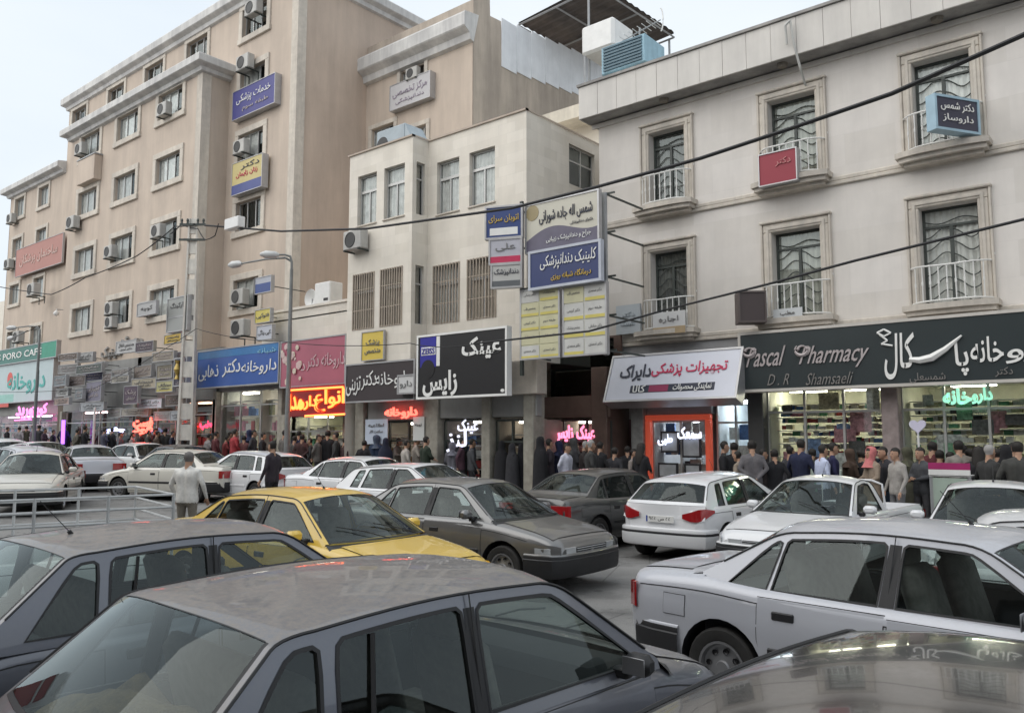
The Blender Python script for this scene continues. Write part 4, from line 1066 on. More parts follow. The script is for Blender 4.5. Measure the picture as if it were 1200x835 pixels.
# ---------------------------------------------------------------- 2. cream building in the middle
CY, CYB = 17.0, 16.35; CZT = 11.0
CXR = atY(617, 240, CY)[0]; CXB = atY(502, 200, CY)[0]; CXL = atY(408, 300, CYB)[0]
print('CREAM', CXR, CXB, CXL)
CB = thing('cream_building', 'cream travertine building of three storeys with a boxed bay and brown barred windows', 'building', (-16, 17, 0))
bay = [(419,441,209,268), (450,474,196,255), (414,438,322,387), (446,471,315,384)]
mainw = [(512,538,184,247), (550,580,171,234), (508,538,307,376), (548,581,300,371)]
hb = []; hm_ = []
for t in bay: a, b_, c, d = rect(*t[:2], t[2], t[3], CYB); hb.append((a, b_, c, d))
for t in mainw: a, b_, c, d = rect(*t[:2], t[2], t[3], CY); hm_.append((a, b_, c, d))
# level the rows
zr_ = lambda hs, i: (sum(h[i] for h in hs)/len(hs))
ut = (zr_(hb[:2]+hm_[:2], 2), zr_(hb[:2]+hm_[:2], 3)); lt = (zr_(hb[2:]+hm_[2:], 2), zr_(hb[2:]+hm_[2:], 3)); print('cream rows', ut, lt)
hb = [(h[0], h[1], *(ut if i < 2 else lt)) for i, h in enumerate(hb)]; hm_ = [(h[0], h[1], *(ut if i < 2 else lt)) for i, h in enumerate(hm_)]
CZ0 = 4.1
q = MB(); wall_holes(q, CXL, CXB, CZ0, CZT, CYB, hb, .16); wall_holes(q, CXB, CXR, CZ0, CZT, CY, hm_, .16)
# bay return (faces +x) with its narrow windows
def wall_x(q, X, y0, y1, z0, z1, holes, depth=.14, out=1):
    ys = sorted({y0, y1, *[h[0] for h in holes], *[h[1] for h in holes]}); zs = sorted({z0, z1, *[h[2] for h in holes], *[h[3] for h in holes]})
    for a, b_ in zip(ys, ys[1:]):
        for c, d in zip(zs, zs[1:]):
            if any(h[0] < (a+b_)/2 < h[1] and h[2] < (c+d)/2 < h[3] for h in holes): continue
            q.add([(X, a, c), (X, b_, c), (X, b_, d), (X, a, d)], [(0, 1, 2, 3)])
    for h in holes:
        x2 = X-depth*out; a, b_, c, d = h
        q.add([(X,a,c),(X,b_,c),(X,b_,d),(X,a,d),(x2,a,c),(x2,b_,c),(x2,b_,d),(x2,a,d)], [(0,4,5,1),(1,5,6,2),(2,6,7,3),(3,7,4,0)])
nh = [(CYB+.16, CY-.14, ut[0], ut[1]), (CYB+.16, CY-.14, lt[0], lt[1])]
wall_x(q, CXB, CYB, CY, CZ0, CZT, nh)
sy0 = atX(667, 197, CXR)[0]; sy1 = atX(697, 197, CXR)[0]; sz1 = atX(682, 175, CXR)[1]; sz0 = atX(682, 221, CXR)[1]
print('cream side', sy0, sy1, sz0, sz1)
wall_x(q, CXR, CY, 27, CZ0, CZT, [(sy0, sy1, sz0, sz1)])
q.add([(CXL, CYB, 0), (CXL, 27, 0), (CXL, 27, CZT), (CXL, CYB, CZT)], [(3, 2, 1, 0)])
q.add([(CXL, CYB, CZT-.12), (CXB, CYB, CZT-.12), (CXB, CY, CZT-.12), (CXR, CY, CZT-.12), (CXR, 27, CZT-.12), (CXL, 27, CZT-.12)], [tuple(range(6))])
q.add([(CXL, CYB, CZ0), (CXB, CYB, CZ0), (CXB, CY, CZ0), (CXR, CY, CZ0), (CXR, 20, CZ0), (CXL, 20, CZ0)], [tuple(range(6))[::-1]])
q.build('wall', CREAM, CB, world=True)
q = MB()
cp = [(CXL-.03, CYB-.03), (CXB+.03, CYB-.03), (CXB+.03, CY-.03), (CXR+.03, CY-.03), (CXR+.03, 27)]
for a, b_ in zip(cp, cp[1:]):
    x0, x1 = sorted((a[0], b_[0])); y0, y1 = sorted((a[1], b_[1])); q.box(x0-.02, x1+.0, y0-.02, y1+.1, CZT-.0, CZT+.05)
q.build('coping', mat('coping stone', (.45, .38, .32), .8), CB, world=True)
backing(CB, CXL+.2, CXR-.2, CZ0, CZT-.3, CY, d=1.2)
barm = mat('brown window bars', (.38, .32, .26), .6, var=.2)
for hs, Y in ((hb, CYB), (hm_, CY)):
    for i, h in enumerate(hs):
        o = window_at(CB, *h, Y, 'transom', CURT if i < 2 or (Y == CY and i == 2) else CURTB, sur=0)
        if i >= 2:
            g_ = MB(); wd, ht = h[1]-h[0], h[3]-h[2]; nb = 9
            for k in range(nb+1): x = -wd/2+wd*k/nb; g_.box(x-.016, x+.016, -.03, .0, 0, ht)
            for z in (0, ht*.33, ht*.7, ht-.03): g_.box(-wd/2, wd/2, -.015, .002, z, z+.03)
            link('grille', g_.mesh('grille', barm), o)
        else:
            g_ = MB(); g_.bbox(-(h[1]-h[0])/2-.03, (h[1]-h[0])/2+.03, -.05, .12, -.05, 0, .01); link('sill', g_.mesh('sill', TRIM), o)
for nhh in nh:
    f = MB(); a, b_, c, d = nhh; x = CXB-.09
    f.box(x-.03, x, a, b_, c, c+.04); f.box(x-.03, x, a, b_, d-.04, d); f.box(x-.03, x, a, b_, c+(d-c)*.68, c+(d-c)*.68+.05); f.box(x-.031, x+.001, a, a+.04, c, d); f.box(x-.031, x+.001, b_-.04, b_, c, d)
    o = f.build('window', ALU, CB, world=True); g_ = MB(); g_.add([(x-.02, a, c), (x-.02, b_, c), (x-.02, b_, d), (x-.02, a, d)], [(0, 1, 2, 3)])
    g2 = g_.build('pane', WINGLASS, o, world=True); g_ = MB(); g_.add([(x-.12, a, c), (x-.12, b_, c), (x-.12, b_, d), (x-.12, a, d)], [(0, 1, 2, 3)]); g_.build('curtain', CURTB, o, world=True)
f = MB(); x = CXR-.09; a, b_, c, d = sy0, sy1, sz0, sz1
for z in (c, c+(d-c)*.6, d-.05): f.box(x-.04, x, a, b_, z, z+.05)
for y in (a, (a+b_)/2, b_-.05): f.box(x-.041, x+.001, y, y+.05, c, d)
o = f.build('window', ALU, CB, world=True); g_ = MB(); g_.add([(x-.02, a, c), (x-.02, b_, c), (x-.02, b_, d), (x-.02, a, d)], [(0, 1, 2, 3)]); g_.build('pane', WINGLASS, o, world=True)
g_ = MB(); g_.add([(x-.16, a-.2, c-.2), (x-.16, b_+.2, c-.2), (x-.16, b_+.2, d+.2), (x-.16, a-.2, d+.2)], [(0, 1, 2, 3)]); g_.build('curtain', mat('grey blind', (.2, .2, .2), .9), o, world=True)

# ---------------------------------------------------------------- 3. low annexe left of it
AB = thing('annexe', 'low cream two-storey annexe with rooftop air units behind the pink pharmacy sign', 'building', (-23, 18, 0))
q = MB(); AX0, AX1 = -27.5, CXL-.02; AZ = 6.75; AY = 18.0
q.add([(AX0, AY, 4.0), (AX1, AY, 4.0), (AX1, AY, AZ), (AX0, AY, AZ)], [(0, 1, 2, 3)]); q.box(AX0, AX1, AY, 22.9, AZ-.35, AZ-.3); q.box(AX0-.02, AX1, AY-.06, AY+.12, AZ+.001, AZ+.09)
q.add([(AX0, AY, 0), (AX0, 22.9, 0), (AX0, 22.9, AZ), (AX0, AY, AZ)], [(3, 2, 1, 0)]); q.box(AX0, AX1, AY, 22.9, 3.95, 4.0)
q.build('wall', CREAM, AB, world=True)

# ---------------------------------------------------------------- 4. tall beige building on the left
TB = thing('office_building', 'tall beige rendered office block of six storeys with white cornices and many air units', 'building', (-36, 19.3, 0))
YB, YR = 18.0, 19.3; BX0, BX1 = -46.1, -32.65; RX1 = -27.55; BZT = 18.1; TZ = 21.3; TZ0 = 5.7
WZ = [8.12, 11.22, 14.32, 17.4]; WXB = [-35.4, -39.6, -43.75]; ww, wh = 2.2, 1.25
bayh = [(x-ww/2, x+ww/2, z-wh/2, z+wh/2) for x in WXB for z in WZ]
rech = [(-30.75-.95, -30.75+.95, z-.65, z+.65) for z in (8.15, 11.6, 14.65, 17.6, 20.45)]
toph = [(x-.95, x+.95, 19.9, 21.1) for x in (-35.6, -39.8, -44.0, -48.6)]
q = MB(); wall_holes(q, BX0, BX1, TZ0, BZT, YB, bayh, .3); wall_holes(q, BX1, RX1, TZ0, TZ, YR, rech, .3); wall_holes(q, BX0-4.0, BX0, 4.2, BZT-.2, YR, [], .3); wall_holes(q, BX0-4.0, BX1, BZT-.2, TZ, YR, toph, .3)
q.add([(BX1, YB, TZ0), (BX1, YR, TZ0), (BX1, YR, BZT), (BX1, YB, BZT)], [(0, 1, 2, 3)]); q.add([(BX0, YB, 0), (BX0, YR, 0), (BX0, YR, BZT), (BX0, YB, BZT)], [(3, 2, 1, 0)])
q.add([(BX0, YB, BZT), (BX1, YB, BZT), (BX1, YR, BZT), (BX0, YR, BZT)], [(0, 1, 2, 3)]); q.add([(BX0-4.0, YR, 0), (BX0-4.0, 30, 0), (BX0-4.0, 30, TZ), (BX0-4.0, YR, TZ)], [(3, 2, 1, 0)])
q.add([(BX0-4.0, YR, TZ-.1), (RX1, YR, TZ-.1), (RX1, 30, TZ-.1), (BX0-4.0, 30, TZ-.1)], [(0, 1, 2, 3)]); q.add([(BX0, YB, TZ0), (BX1, YB, TZ0), (BX1, YR+3, TZ0), (BX0, YR+3, TZ0)], [(3, 2, 1, 0)])
q.add([(BX1, YB, TZ0), (RX1, YB+1.3, TZ0), (RX1, YR+3, TZ0), (BX1, YR+3, TZ0)], [(3, 2, 1, 0)])
q.build('wall', STUCCO, TB, world=True)
q = MB(); q.add([(RX1, YR, 0), (RX1, 27.2, 0), (RX1, 27.2, TZ+.3), (RX1, YR, TZ)], [(0, 1, 2, 3)])
q.build('side_wall', STUCCOD, TB, world=True)
backing(TB, BX0+.2, RX1-.2, TZ0, TZ-.3, YR, d=1.0)
q = MB()   # pale corner pilasters
for X, Y, z1 in ((BX1, YB, BZT), (RX1, YR, TZ)):
    q.box(X-.40, X+.035, Y-.035, Y+.0, TZ0-.1, z1-.02); q.box(X+.0, X+.035, Y, Y+.40, TZ0-.1, z1-.02)
q.build('corner_pilaster', TRIM, TB, world=True)
cornice(TB, [(BX0, YR), (BX0, YB), (BX1, YB), (BX1, YR)], BZT, .62, .5)
cornice(TB, [(BX0-4.0, 30), (BX0-4.0, YR), (RX1, YR), (RX1, 27.2)], TZ, .7, .38)
for h in bayh: window_at(TB, *h, YB, 'tall', CURT if random.random() < .7 else None, .27)
for h in rech: window_at(TB, *h, YR, 'tall', CURT if random.random() < .5 else None, .27)
for h in toph: window_at(TB, *h, YR, 'tall', None, .22)
# rear block with its gable wall
q = MB(); GX = -21.1; GY = 23.0; gz_ = 17.75
rh = []
for t in ((470, 498, 62, 96), (436, 462, 148, 178), (484, 500, 148, 166)):
    a, b_, c, d = rect(t[0], t[1], t[2], t[3], GY); rh.append((a, b_, c, d))
wall_holes(q, RX1, GX, 4, gz_, GY, rh, .25); q.build('rear_wall', STUCCO, TB, world=True)
for h in rh: window_at(TB, *h, GY, 'tall', CURT, .2)
backing(TB, RX1, GX-.2, 4, gz_-.2, GY, d=1.0)
q = MB(); q.poly([(GX, GY, 0), (GX, 36, 0), (GX, 36, 18.6), (GX, 24.77, 17.8), (GX, 24.7, 19.25), (GX, 24.02, 19.2), (GX, 23.98, 20.2), (GX, GY, 19.6)], .02, (-1, 0, 0)); q.add([(RX1, GY, gz_), (GX, GY, gz_), (GX, 36, gz_-.6), (RX1, 36, gz_-.6)], [(0, 1, 2, 3)])
q.box(RX1, GX-.03, GY+.02, GY+.85, gz_-.1, gz_+1.75); q.build('gable_wall', mat('bare cement render', (.50, .43, .36), .95, var=.12, scale=.8, stain=.25, bump=.2), TB, world=True)
cornice(TB, [(RX1, GY), (GX+.03, GY)], gz_, 1.05, .55)
PANELM = mat('white sheet panel', (.80, .82, .85), .55, var=.08, scale=1.5, stain=.10)
pm_ = MB(); pm_.bbox(-.02, .02, -.49, .49, 0, 2.1, .008); pm_ = pm_.mesh('screen_panel', PANELM)
for i in range(10): link('screen_panel', pm_, TB, Vector((GX+.02, 25.2+i*1.0, 17.3+i*.12))-Vector(TB.location))
# ---------------------------------------------------------------- 5. left wing
LW = thing('side_wing', 'beige wing with small windows at the far left behind the teal shop sign', 'building', (-53, 19.3, 0))
lh = [(x-.75, x+.75, z-.62, z+.62) for x in (-53.2, -57.0) for z in (8.1, 11.1, 14.1, 16.75)]
q = MB(); LX0, LX1 = -58.6, BX0-4.02; wall_holes(q, LX0, LX1, 5.2, 17.6, YR+.02, lh, .25); q.add([(LX0, YR, 0), (LX0, 30, 0), (LX0, 30, 17.6), (LX0, YR, 17.6)], [(3, 2, 1, 0)]); q.add([(LX0, YR+.02, 17.5), (LX1, YR+.02, 17.5), (LX1, 30, 17.5), (LX0, 30, 17.5)], [(0, 1, 2, 3)])
q.build('wall', STUCCO, LW, world=True); cornice(LW, [(LX0, 30), (LX0, YR), (LX1+.02, YR)], 17.6, .6, .5); backing(LW, LX0+.2, LX1, 5.2, 17, YR, d=1)
for h in lh: window_at(LW, *h, YR+.02, 'tall', CURT, .22)
# ---------------------------------------------------------------- 6. neighbour seen over the cream building, far block, and the row beyond the frame
NB = thing('neighbour_house', 'pale house with a sloping eave seen between the cream building and the stone building', 'building', (-12, 23, 0))
q = MB(); NX0, NX1, NY = -17.5, -8.0, 23.0
wall_holes(q, NX0, NX1, 0, 12.9, NY, [(-13.6, -11.9, 10.9, 12.2)], .3); q.add([(NX0, NY, 0), (NX0, 34, 0), (NX0, 34, 12.9), (NX0, NY, 12.9)], [(3, 2, 1, 0)])
q.build('wall', CREAM, NB, world=True); window_at(NB, -13.6, -11.9, 10.9, 12.2, NY, 'transom', CURT, 0); backing(NB, NX0+.1, NX1, 9, 12.8, NY, d=1)
q = MB(); q.box(NX0-.5, NX1, NY-.9, 34, 12.9, 13.12); q.box(NX0-.52, NX1, NY-.95, NY-.9, 12.85, 13.3); q.build('roof', mat('eave board', (.62, .57, .48), .8, stain=.2), NB, world=True)
FB = thing('distant_block', 'plain pale block closing the street at the far left', 'building', (-75, 20, 0))
fh = [(x-.8, x+.8, z-.7, z+.7) for x in (-62.5, -67, -71.5, -76, -80.5) for z in (6, 9)]
q = MB(); wall_holes(q, -84, -59.5, 0, 11.2, 20, fh, .25); q.add([(-59.5, 20, 0), (-59.5, 30, 0), (-59.5, 30, 11.2), (-59.5, 20, 11.2)], [(0, 1, 2, 3)]); q.build('wall', CREAM, FB, world=True)
for h in fh: window_at(FB, *h, 20, 'tall', CURT, .2)
backing(FB, -84, -60, 0, 11, 20, d=1)
# rooftop canopy, tank, cooler, aerial behind the stone building
RY = 30.0
def P3(px, py, Y): X, Z = atY(px, py, Y); return Vector((X, Y, Z))
cn = thing('roof_canopy', 'dark corrugated roof canopy on thin steel posts above the rooftops', 'canopy', (-14, RY, 13))
q = MB(); A_, B_, C_, D_ = P3(606, 28, 30.5), P3(712, -22, 34.0), P3(791, 40, 31.0), P3(686, 75, 27.0)
zc_ = [A_, P3(700, -32, 36), P3(791, 40, 32.5), P3(752, 62, 28.5)]
A0 = Vector((*atZ(607, 28, 20.0), 20.0)); A1 = Vector((*atZ(791, 40, 20.0), 20.0)); A2 = Vector((*atZ(700, 84, 18.9), 18.9)) if False else None
zt_ = 20.4
k0 = Vector((*atZ(607, 28, zt_), zt_)); k1 = Vector((*atZ(790, 42, zt_), zt_)); k2 = Vector((*atZ(700, 78, zt_), zt_)); k3 = k0+k1-k2
print('CANOPY', k0, k1, k2, k3)
n1 = 26; rows = []
for i in range(n1+1):
    t = i/n1; a = k0.lerp(k2, t); b_ = k3.lerp(k1, t); dz = .06*(i % 2); rows.append([a+Vector((0, 0, dz)), b_+Vector((0, 0, dz+.1))])
q.grid(rows); q.grid([[r_[0]+Vector((0, 0, .05)), r_[1]+Vector((0, 0, .05))] for r_ in rows], flip=True)
q.build('roof_sheet', mat('brown corrugated sheet', (.13, .11, .10), .7, var=.3, scale=1.5, stain=.3), cn, world=True)
q = MB()
for a, b_ in ((k0, k2), (k2, k1), (k1, k3), (k3, k0), (k0.lerp(k3, .5), k2.lerp(k1, .5)), (k0.lerp(k2, .5), k3.lerp(k1, .5))): q.tube([a-Vector((0, 0, .08)), b_-Vector((0, 0, .08))], .05, 4)
q.build('roof_frame', GREYM, cn, world=True)
for k_ in (k0.lerp(k2, .04), k2.lerp(k1, .03), k1.lerp(k2, .06), k3.lerp(k0, .1)):
    q = MB(); q.tube([k_-Vector((0, 0, .05)), Vector((k_.x, k_.y, 12.9))], .05, 6); q.build('post', GREYM, cn, world=True)
tk = thing('water_tank', 'white square water tank under the rooftop canopy', 'water tank', (0, 0, 0))
tx, ty = atZ(712, 60, 17.6); tk.location = (tx, ty, 17.35); tk.scale = (.78, .78, .6)
q = MB(); q.bbox(-1.0, 1.0, -1, 1, 0, 2.0, .15); q.build('tank', WHITE, tk); q = MB(); q.lathe([(.4, 0), (.4, .12), (.001, .2)], 'z', 16, c=(0, 0, 2.0)); q.build('lid', WHITE, tk)
for x in (-.85, .85):
    for y in (-.85, .85): q = MB(); q.tube([(x, y, 0), (x, y, -7.4)], .06, 5); q.build('leg', GREYM, tk)
BLUEC = mat('pale blue cooler paint', (.30, .48, .58), .6, var=.15, stain=.25)
cl = thing('evaporative_cooler', 'pale blue louvred cooler below the white tank on the roof', 'cooler', (0, 0, 0)); tx, ty = atZ(716, 92, 15.4); cl.location = (tx+.9, ty+.1, 15.3); cl.scale = (.62, .9, .62)
q = MB(); q.bbox(-1.5, 1.5, -.8, .8, 0, 1.7, .05); q.box(-1.4, 1.4, -.7, .7, -1.4, 0); q.build('casing', BLUEC, cl)
for s in range(8):
    q = MB(); q.box(-1.3, 1.3, -.86, -.80, .15+s*.19, .15+s*.19+.10); q.build('louvre', mat('dark louvre', (.10, .16, .2), .6), cl)
ant = thing('tv_aerial', 'small white television aerial beside the rooftop tank', 'aerial', (0, 0, 0)); tx, ty = atZ(750, 62, 16.5); ant.location = (tx, ty, 12.9)
q = MB(); q.tube([(0, 0, 0), (0, 0, 4.6)], .03, 6); q.tube([(-.8, 0, 4.3), (.9, 0, 4.6)], .025, 5); q.build('mast', GREYM, ant)
q = MB()
for i in range(8): x = -.7+i*.2; q.tube([(x, -.35, 4.32+(x+.8)*.17), (x, .35, 4.32+(x+.8)*.17)], .018, 4)
q.tube([(.9+.1*math.cos(t), 0, 4.6+.45*math.sin(t)) for t in np.linspace(-1.5, 1.5, 9)], .03, 4); q.build('elements', WHITE, ant)

# ---------------------------------------------------------------- 7. the other side of the street, behind the viewer
for (x0, x1, h, c, lab) in ((-62, -34, 14.5, (.26, .21, .17), 'brown rendered block behind the viewer on the far left side of the street'), (-33.5, -14, 11.5, (.18, .15, .13), 'lower brown block behind the viewer'), (-13.5, 4, 17.5, (.22, .19, .17), 'grey block straight behind the viewer'), (4.5, 24, 9.0, (.40, .34, .28), 'low block behind the viewer to the right')):
    ob_ = thing('opposite_building', lab, 'building', ((x0+x1)/2, -9, 0)); q = MB(); hs = []
    n_ = int((x1-x0)/3.4)
    for i in range(n_):
        for k in range(int((h-4)/3.1)): x = x0+(x1-x0)*(i+.5)/n_; hs.append((x-.8, x+.8, 4.6+k*3.1, 6.0+k*3.1))
    w_ = MB(); wall_holes(w_, -x1, -x0, 0, h, 9, [(-b2, -a2, c2, d2) for a2, b2, c2, d2 in hs], .25); w_.v = [(-p[0], -p[1], p[2]) for p in w_.v]
    w_.box(x0, x1, -16, -9.3, h-.3, h-.1); w_.box(x0-.1, x1+.1, -9.6, -8.8, h, h+.4); w_.build('wall', mat('render %.2f' % c[0], c, .9, var=.1, stain=.2), ob_, world=True)
    for hh in hs: g_ = MB(); g_.box(hh[0], hh[1], -9.3, -9.22, hh[2], hh[3]); g_.build('window', mat('dark window', (.05, .06, .065), .15), ob_, world=True)
# ================================================================ SHOP FRONTS
WOODF = mat('dark door frame', (.07, .055, .045), .6)
COLS = [mat('pack '+n, c, .6, var=.3, scale=20) for n, c in (('white', (.75,.75,.72)), ('cream', (.62,.56,.38)), ('green', (.12,.36,.20)), ('red', (.45,.06,.06)), ('blue', (.10,.2,.45)), ('pink', (.6,.25,.32)), ('dark', (.05,.05,.06)), ('orange', (.6,.3,.08)), ('olive', (.28,.28,.14)))]
def goods(label, cat, x0, x1, z0, z1, y, rows, seed, pal=(0,1,2,3,4,5,6,7,8), size=(.06, .16), name='shelf_goods', d=.18):
    rnd = random.Random(seed); q = MB(); sh = (z1-z0)/rows
    for r in range(rows):
        x = x0
        while x < x1:
            w_ = rnd.uniform(*size); h = rnd.uniform(.45, .85)*sh
            if rnd.random() > .08: q.box(x, min(x1, x+w_*.92), y-d*rnd.uniform(.4, 1), y, z0+r*sh+.03, z0+r*sh+.03+h, rnd.choice(pal))
            x += w_
    o = q.build(name, COLS); return tag(o, label, cat, kind='stuff')
def shop(par, x0, x1, z1, Y, mull=3, wallc=(.45, .42, .36), glow=.9, depth=2.6, framem=ALU, shelves=0, door=False, zt=None, glowc=(1, .93, .8)):
    """window wall with separate panes in front of a lit room"""
    z0 = gnd(x0)+.15
    q = MB(); t = .05; Yf = Y+.12
    q.box(x0, x1, Yf, Yf+.07, z1-t, z1); q.box(x0, x1, Yf, Yf+.07, z0, z0+.30)
    for i in range(mull+1): x = x0+(x1-x0)*i/mull; q.box(x-t/2, x+t/2, Yf-.005, Yf+.075, z0+.30, z1-t)
    zt_ = z1-.62; q.box(x0, x1, Yf+.003, Yf+.067, zt_, zt_+.05)
    o = q.build('shop_window', framem, par, world=True)
    for i in range(mull):
        a, b_ = x0+(x1-x0)*i/mull, x0+(x1-x0)*(i+1)/mull
        for c, d in ((z0+.3, zt_), (zt_+.05, z1-t)):
            q = MB(); q.add([(a, Yf+.03, c), (b_, Yf+.03, c), (b_, Yf+.03, d), (a, Yf+.03, d)], [(0, 1, 2, 3)]); q.build('pane', SHOPGLASS, o, world=True)
    q = MB(); y2 = Y+depth
    q.add([(x0, y2, z0), (x1, y2, z0), (x1, y2, z1), (x0, y2, z1)], [(0, 1, 2, 3)])
    q.add([(x0, Yf, z0), (x0, y2, z0), (x0, y2, z1), (x0, Yf, z1)], [(0, 1, 2, 3)]); q.add([(x1, Yf, z0), (x1, y2, z0), (x1, y2, z1), (x1, Yf, z1)], [(3, 2, 1, 0)])
    q.add([(x0, Yf, z1-.01), (x1, Yf, z1-.01), (x1, y2, z1-.01), (x0, y2, z1-.01)], [(0, 1, 2, 3)]); q.add([(x0, Yf, z0), (x1, Yf, z0), (x1, y2, z0), (x0, y2, z0)], [(0, 1, 2, 3)])
    q.build('shop_interior', mat('shop wall %.2f %.2f %.2f' % wallc, wallc, .8, var=.15), par, world=True)
    if glow:
        n_ = max(1, int((x1-x0)/1.3))
        for i in range(n_):
            x = x0+(x1-x0)*(i+.5)/n_; q = MB(); q.bbox(x-.42, x+.42, Y+.9, Y+1.15, z1-.09, z1-.03, .01); q.build('ceiling_light', mat('shop light %.2f %.1f' % (glow, glowc[2]), glowc, .5, var=0, emis=glow*9), par, world=True)
    if shelves:
        q = MB()
        for r in range(shelves+1):
            z = z0+.5+(z1-.4-z0-.5)*r/shelves; q.box(x0+.05, x1-.05, Y+.55, Y+.85, z-.02, z)
        q.build('shelf', WHITE, par, world=True)
    return z0
def gx(px, Y, py=500): return atY(px, py, Y)[0]
# --- pharmacy on the right (stone building)
GYF = 18.98; GS = 18.2
pz = 3.22
a, b_, c, d = gx(898, GYF), gx(1036, GYF), gx(1056, GYF), gx(1215, GYF)
for i, (x0, x1, sd_) in enumerate(((a, b_, 3), (c, d, 4), (d+.3, d+5.2, 5))):
    z0 = shop(PB, x0, x1, pz, GYF, 3 if i < 2 else 4, (.70, .70, .60), 1.5, shelves=7, glowc=(1, .97, .80))
    goods(('rows of white, green and red medicine packs on shelves in the left pharmacy window', 'rows of cream and green packs on shelves in the right pharmacy window', 'packs on shelves in the pharmacy window beyond the right edge')[i], 'goods', x0+.1, x1-.1, z0+.5, pz-.4, 19.82, 14, sd_, (0,1,2,3,0,1,0,5,4,0) if i == 0 else (0,1,0,8,1,0,2,6,1,0), (.03, .22), 'medicine_packs')
    rp = random.Random(sd_*11); PM = [mat('print '+k, v, .5, var=.6, scale=14) for k, v in (('pale', (.6,.62,.6)), ('green', (.2,.4,.25)), ('rose', (.5,.25,.28)), ('blue', (.2,.3,.5)), ('cream', (.6,.55,.38)), ('dark', (.1,.1,.1)))]
    for k in range(11):   # posters and show cards behind the glass
        w_, h_ = rp.uniform(.18, .5), rp.uniform(.2, .55); X = rp.uniform(x0+.3, x1-.3); Z = rp.uniform(1.3, 2.9); q = MB(); q.box(X-w_/2, X+w_/2, 19.28+k*.012, 19.285+k*.012, Z-h_/2, Z+h_/2); q.build('show_card', rp.choice(PM), PB, world=True)
    q = MB(); q.bbox(x0+.2, x1-.2, 20.2, 20.7, .15, 1.15, .02); q.build('counter', mat('counter white', (.6, .6, .58), .5), PB, world=True)
for (x0, x1, m, nm) in ((b_, c, mat('pink grey column', (.34, .28, .27), .7, var=.3, scale=5), 'column'), (gx(880, GYF), a, mat('black column', (.05, .05, .05), .5), 'column'), (d, d+.3, CONC, 'column')):
    q = MB(); q.bbox(x0, x1, GYF-.18, GYF+.3, .0, PZ0, .02); q.build(nm, m, PB, world=True)
# --- lit white shop and orange-framed shop
x0, x1 = gx(757, GYF), gx(833, GYF)
ORM = mat('orange lit frame', (.62, .09, .045), .5, var=.05, emis=.25)
shop(PB, x0+.12, x1-.12, 2.48, GYF+.05, 2, (.60, .61, .63), 1.5, framem=ALU, glowc=(.9, .95, 1))
for (p, q_, r, s) in ((x0, x1, 2.48, 2.62), (x0, x0+.14, .15, 2.48), (x1-.14, x1, .15, 2.48), (x0, x0+.001, 2.3, 2.31)):
    if q_-p < .01: q = MB(); q.box(x0, x1, GYF+.06, GYF+.3, 2.63, 3.14); q.build('lintel_panel', mat('grey composite panel', (.32, .32, .33), .5), PB, world=True); continue
    q = MB(); q.bbox(p, q_, GYF-.06, GYF+.12, r, s, .02); q.build('neon_frame', ORM, PB, world=True)
goods('small black spectacle cases and boxes in the orange framed shop window', 'goods', x0+.2, x1-.2, .5, 2.6, 19.75, 4, 8, (0,0,6,4,0), (.12, .35), 'display_goods')
POST = mat('poster grey', (.42, .44, .46), .5, var=.25, scale=3); BLK = mat('poster black frame', (.03, .03, .035), .5)
for (px0, px1, py0, py1) in ((772, 795, 542, 560), (800, 822, 510, 536), (775, 796, 505, 530), (803, 822, 543, 560)):
    X0, X1, Z0, Z1 = rect(px0, px1, py0, py1, GYF+.1); q = MB(); q.box(X0, X1, GYF+.07, GYF+.11, Z0, Z1, 0); q.box(X0+.05, X1-.05, GYF+.055, GYF+.072, Z0+.05, Z1-.05, 1); q.build('poster', [BLK, POST], PB, world=True)
x0, x1 = gx(836, GYF), gx(880, GYF); shop(PB, x0, x1, 3.0, GYF+.1, 2, (.7, .75, .78), 1.6, glowc=(.92, .97, 1)); goods('blue and white packs in the brightly lit shop window beside the pharmacy', 'goods', x0+.1, x1-.1, .6, 2.4, 19.8, 4, 12, (0, 4, 4, 0, 1), (.15, .4), 'display_goods')
for (px0, px1, m) in ((713, 731, BROWNM), (742, 756, mat('grey marble column', (.33, .33, .32), .6, var=.35, scale=6))):
    q = MB(); q.bbox(gx(px0, GYF), gx(px1, GYF), (GS-.05 if px0 == 713 else GYF-.12), GYF+.3, 0, 3.9, .015); q.build('column', m, PB, world=True)
q = MB(); q.box(PX0-1.1, gx(880, GYF), GYF+.02, GYF+.3, 3.12, PZ0); q.build('lintel_panel', mat('grey composite panel', (.32, .32, .33), .5, var=.1), PB, world=True)
# --- ground floor of the cream building
CG = 16.75; GS = 18.2
q = MB(); q.box(gx(632, GS), gx(716, GS), GS-.02, GS+.25, atY(670, 489, GS)[1], atY(670, 464, GS)[1]); q.build('brown_fascia', BROWNM, CB, world=True)
q = MB(); q.box(gx(638, GS), gx(712, GS), GS+.3, GS+.35, atY(670, 463, GS)[1], 4.7); q.build('mirrored_panel', glass('brown mirror', (.1, .08, .07), boost=3.0), CB, world=True)
q = MB(); q.box(gx(638, GS), gx(714, GS), GS+.6, GS+.7, 3, 4.8); q.build('brown_wall', BROWNM, CB, world=True)
q = MB(); q.bbox(gx(566, CG), gx(636, CG), CG-.25, CG+.2, atY(600, 463, CG)[1], atY(600, 424, CG)[1], .02); q.build('cream_panel', TRIM, CB, world=True)
PGREY = mat('grey roller box', (.30, .30, .29), .6, var=.1, stain=.15)
q = MB(); q.bbox(gx(512, CG), gx(630, CG), CG-.05, CG+.2, atY(570, 489, CG)[1], atY(570, 464, CG)[1], .02); q.build('shutter_box', PGREY, CB, world=True)
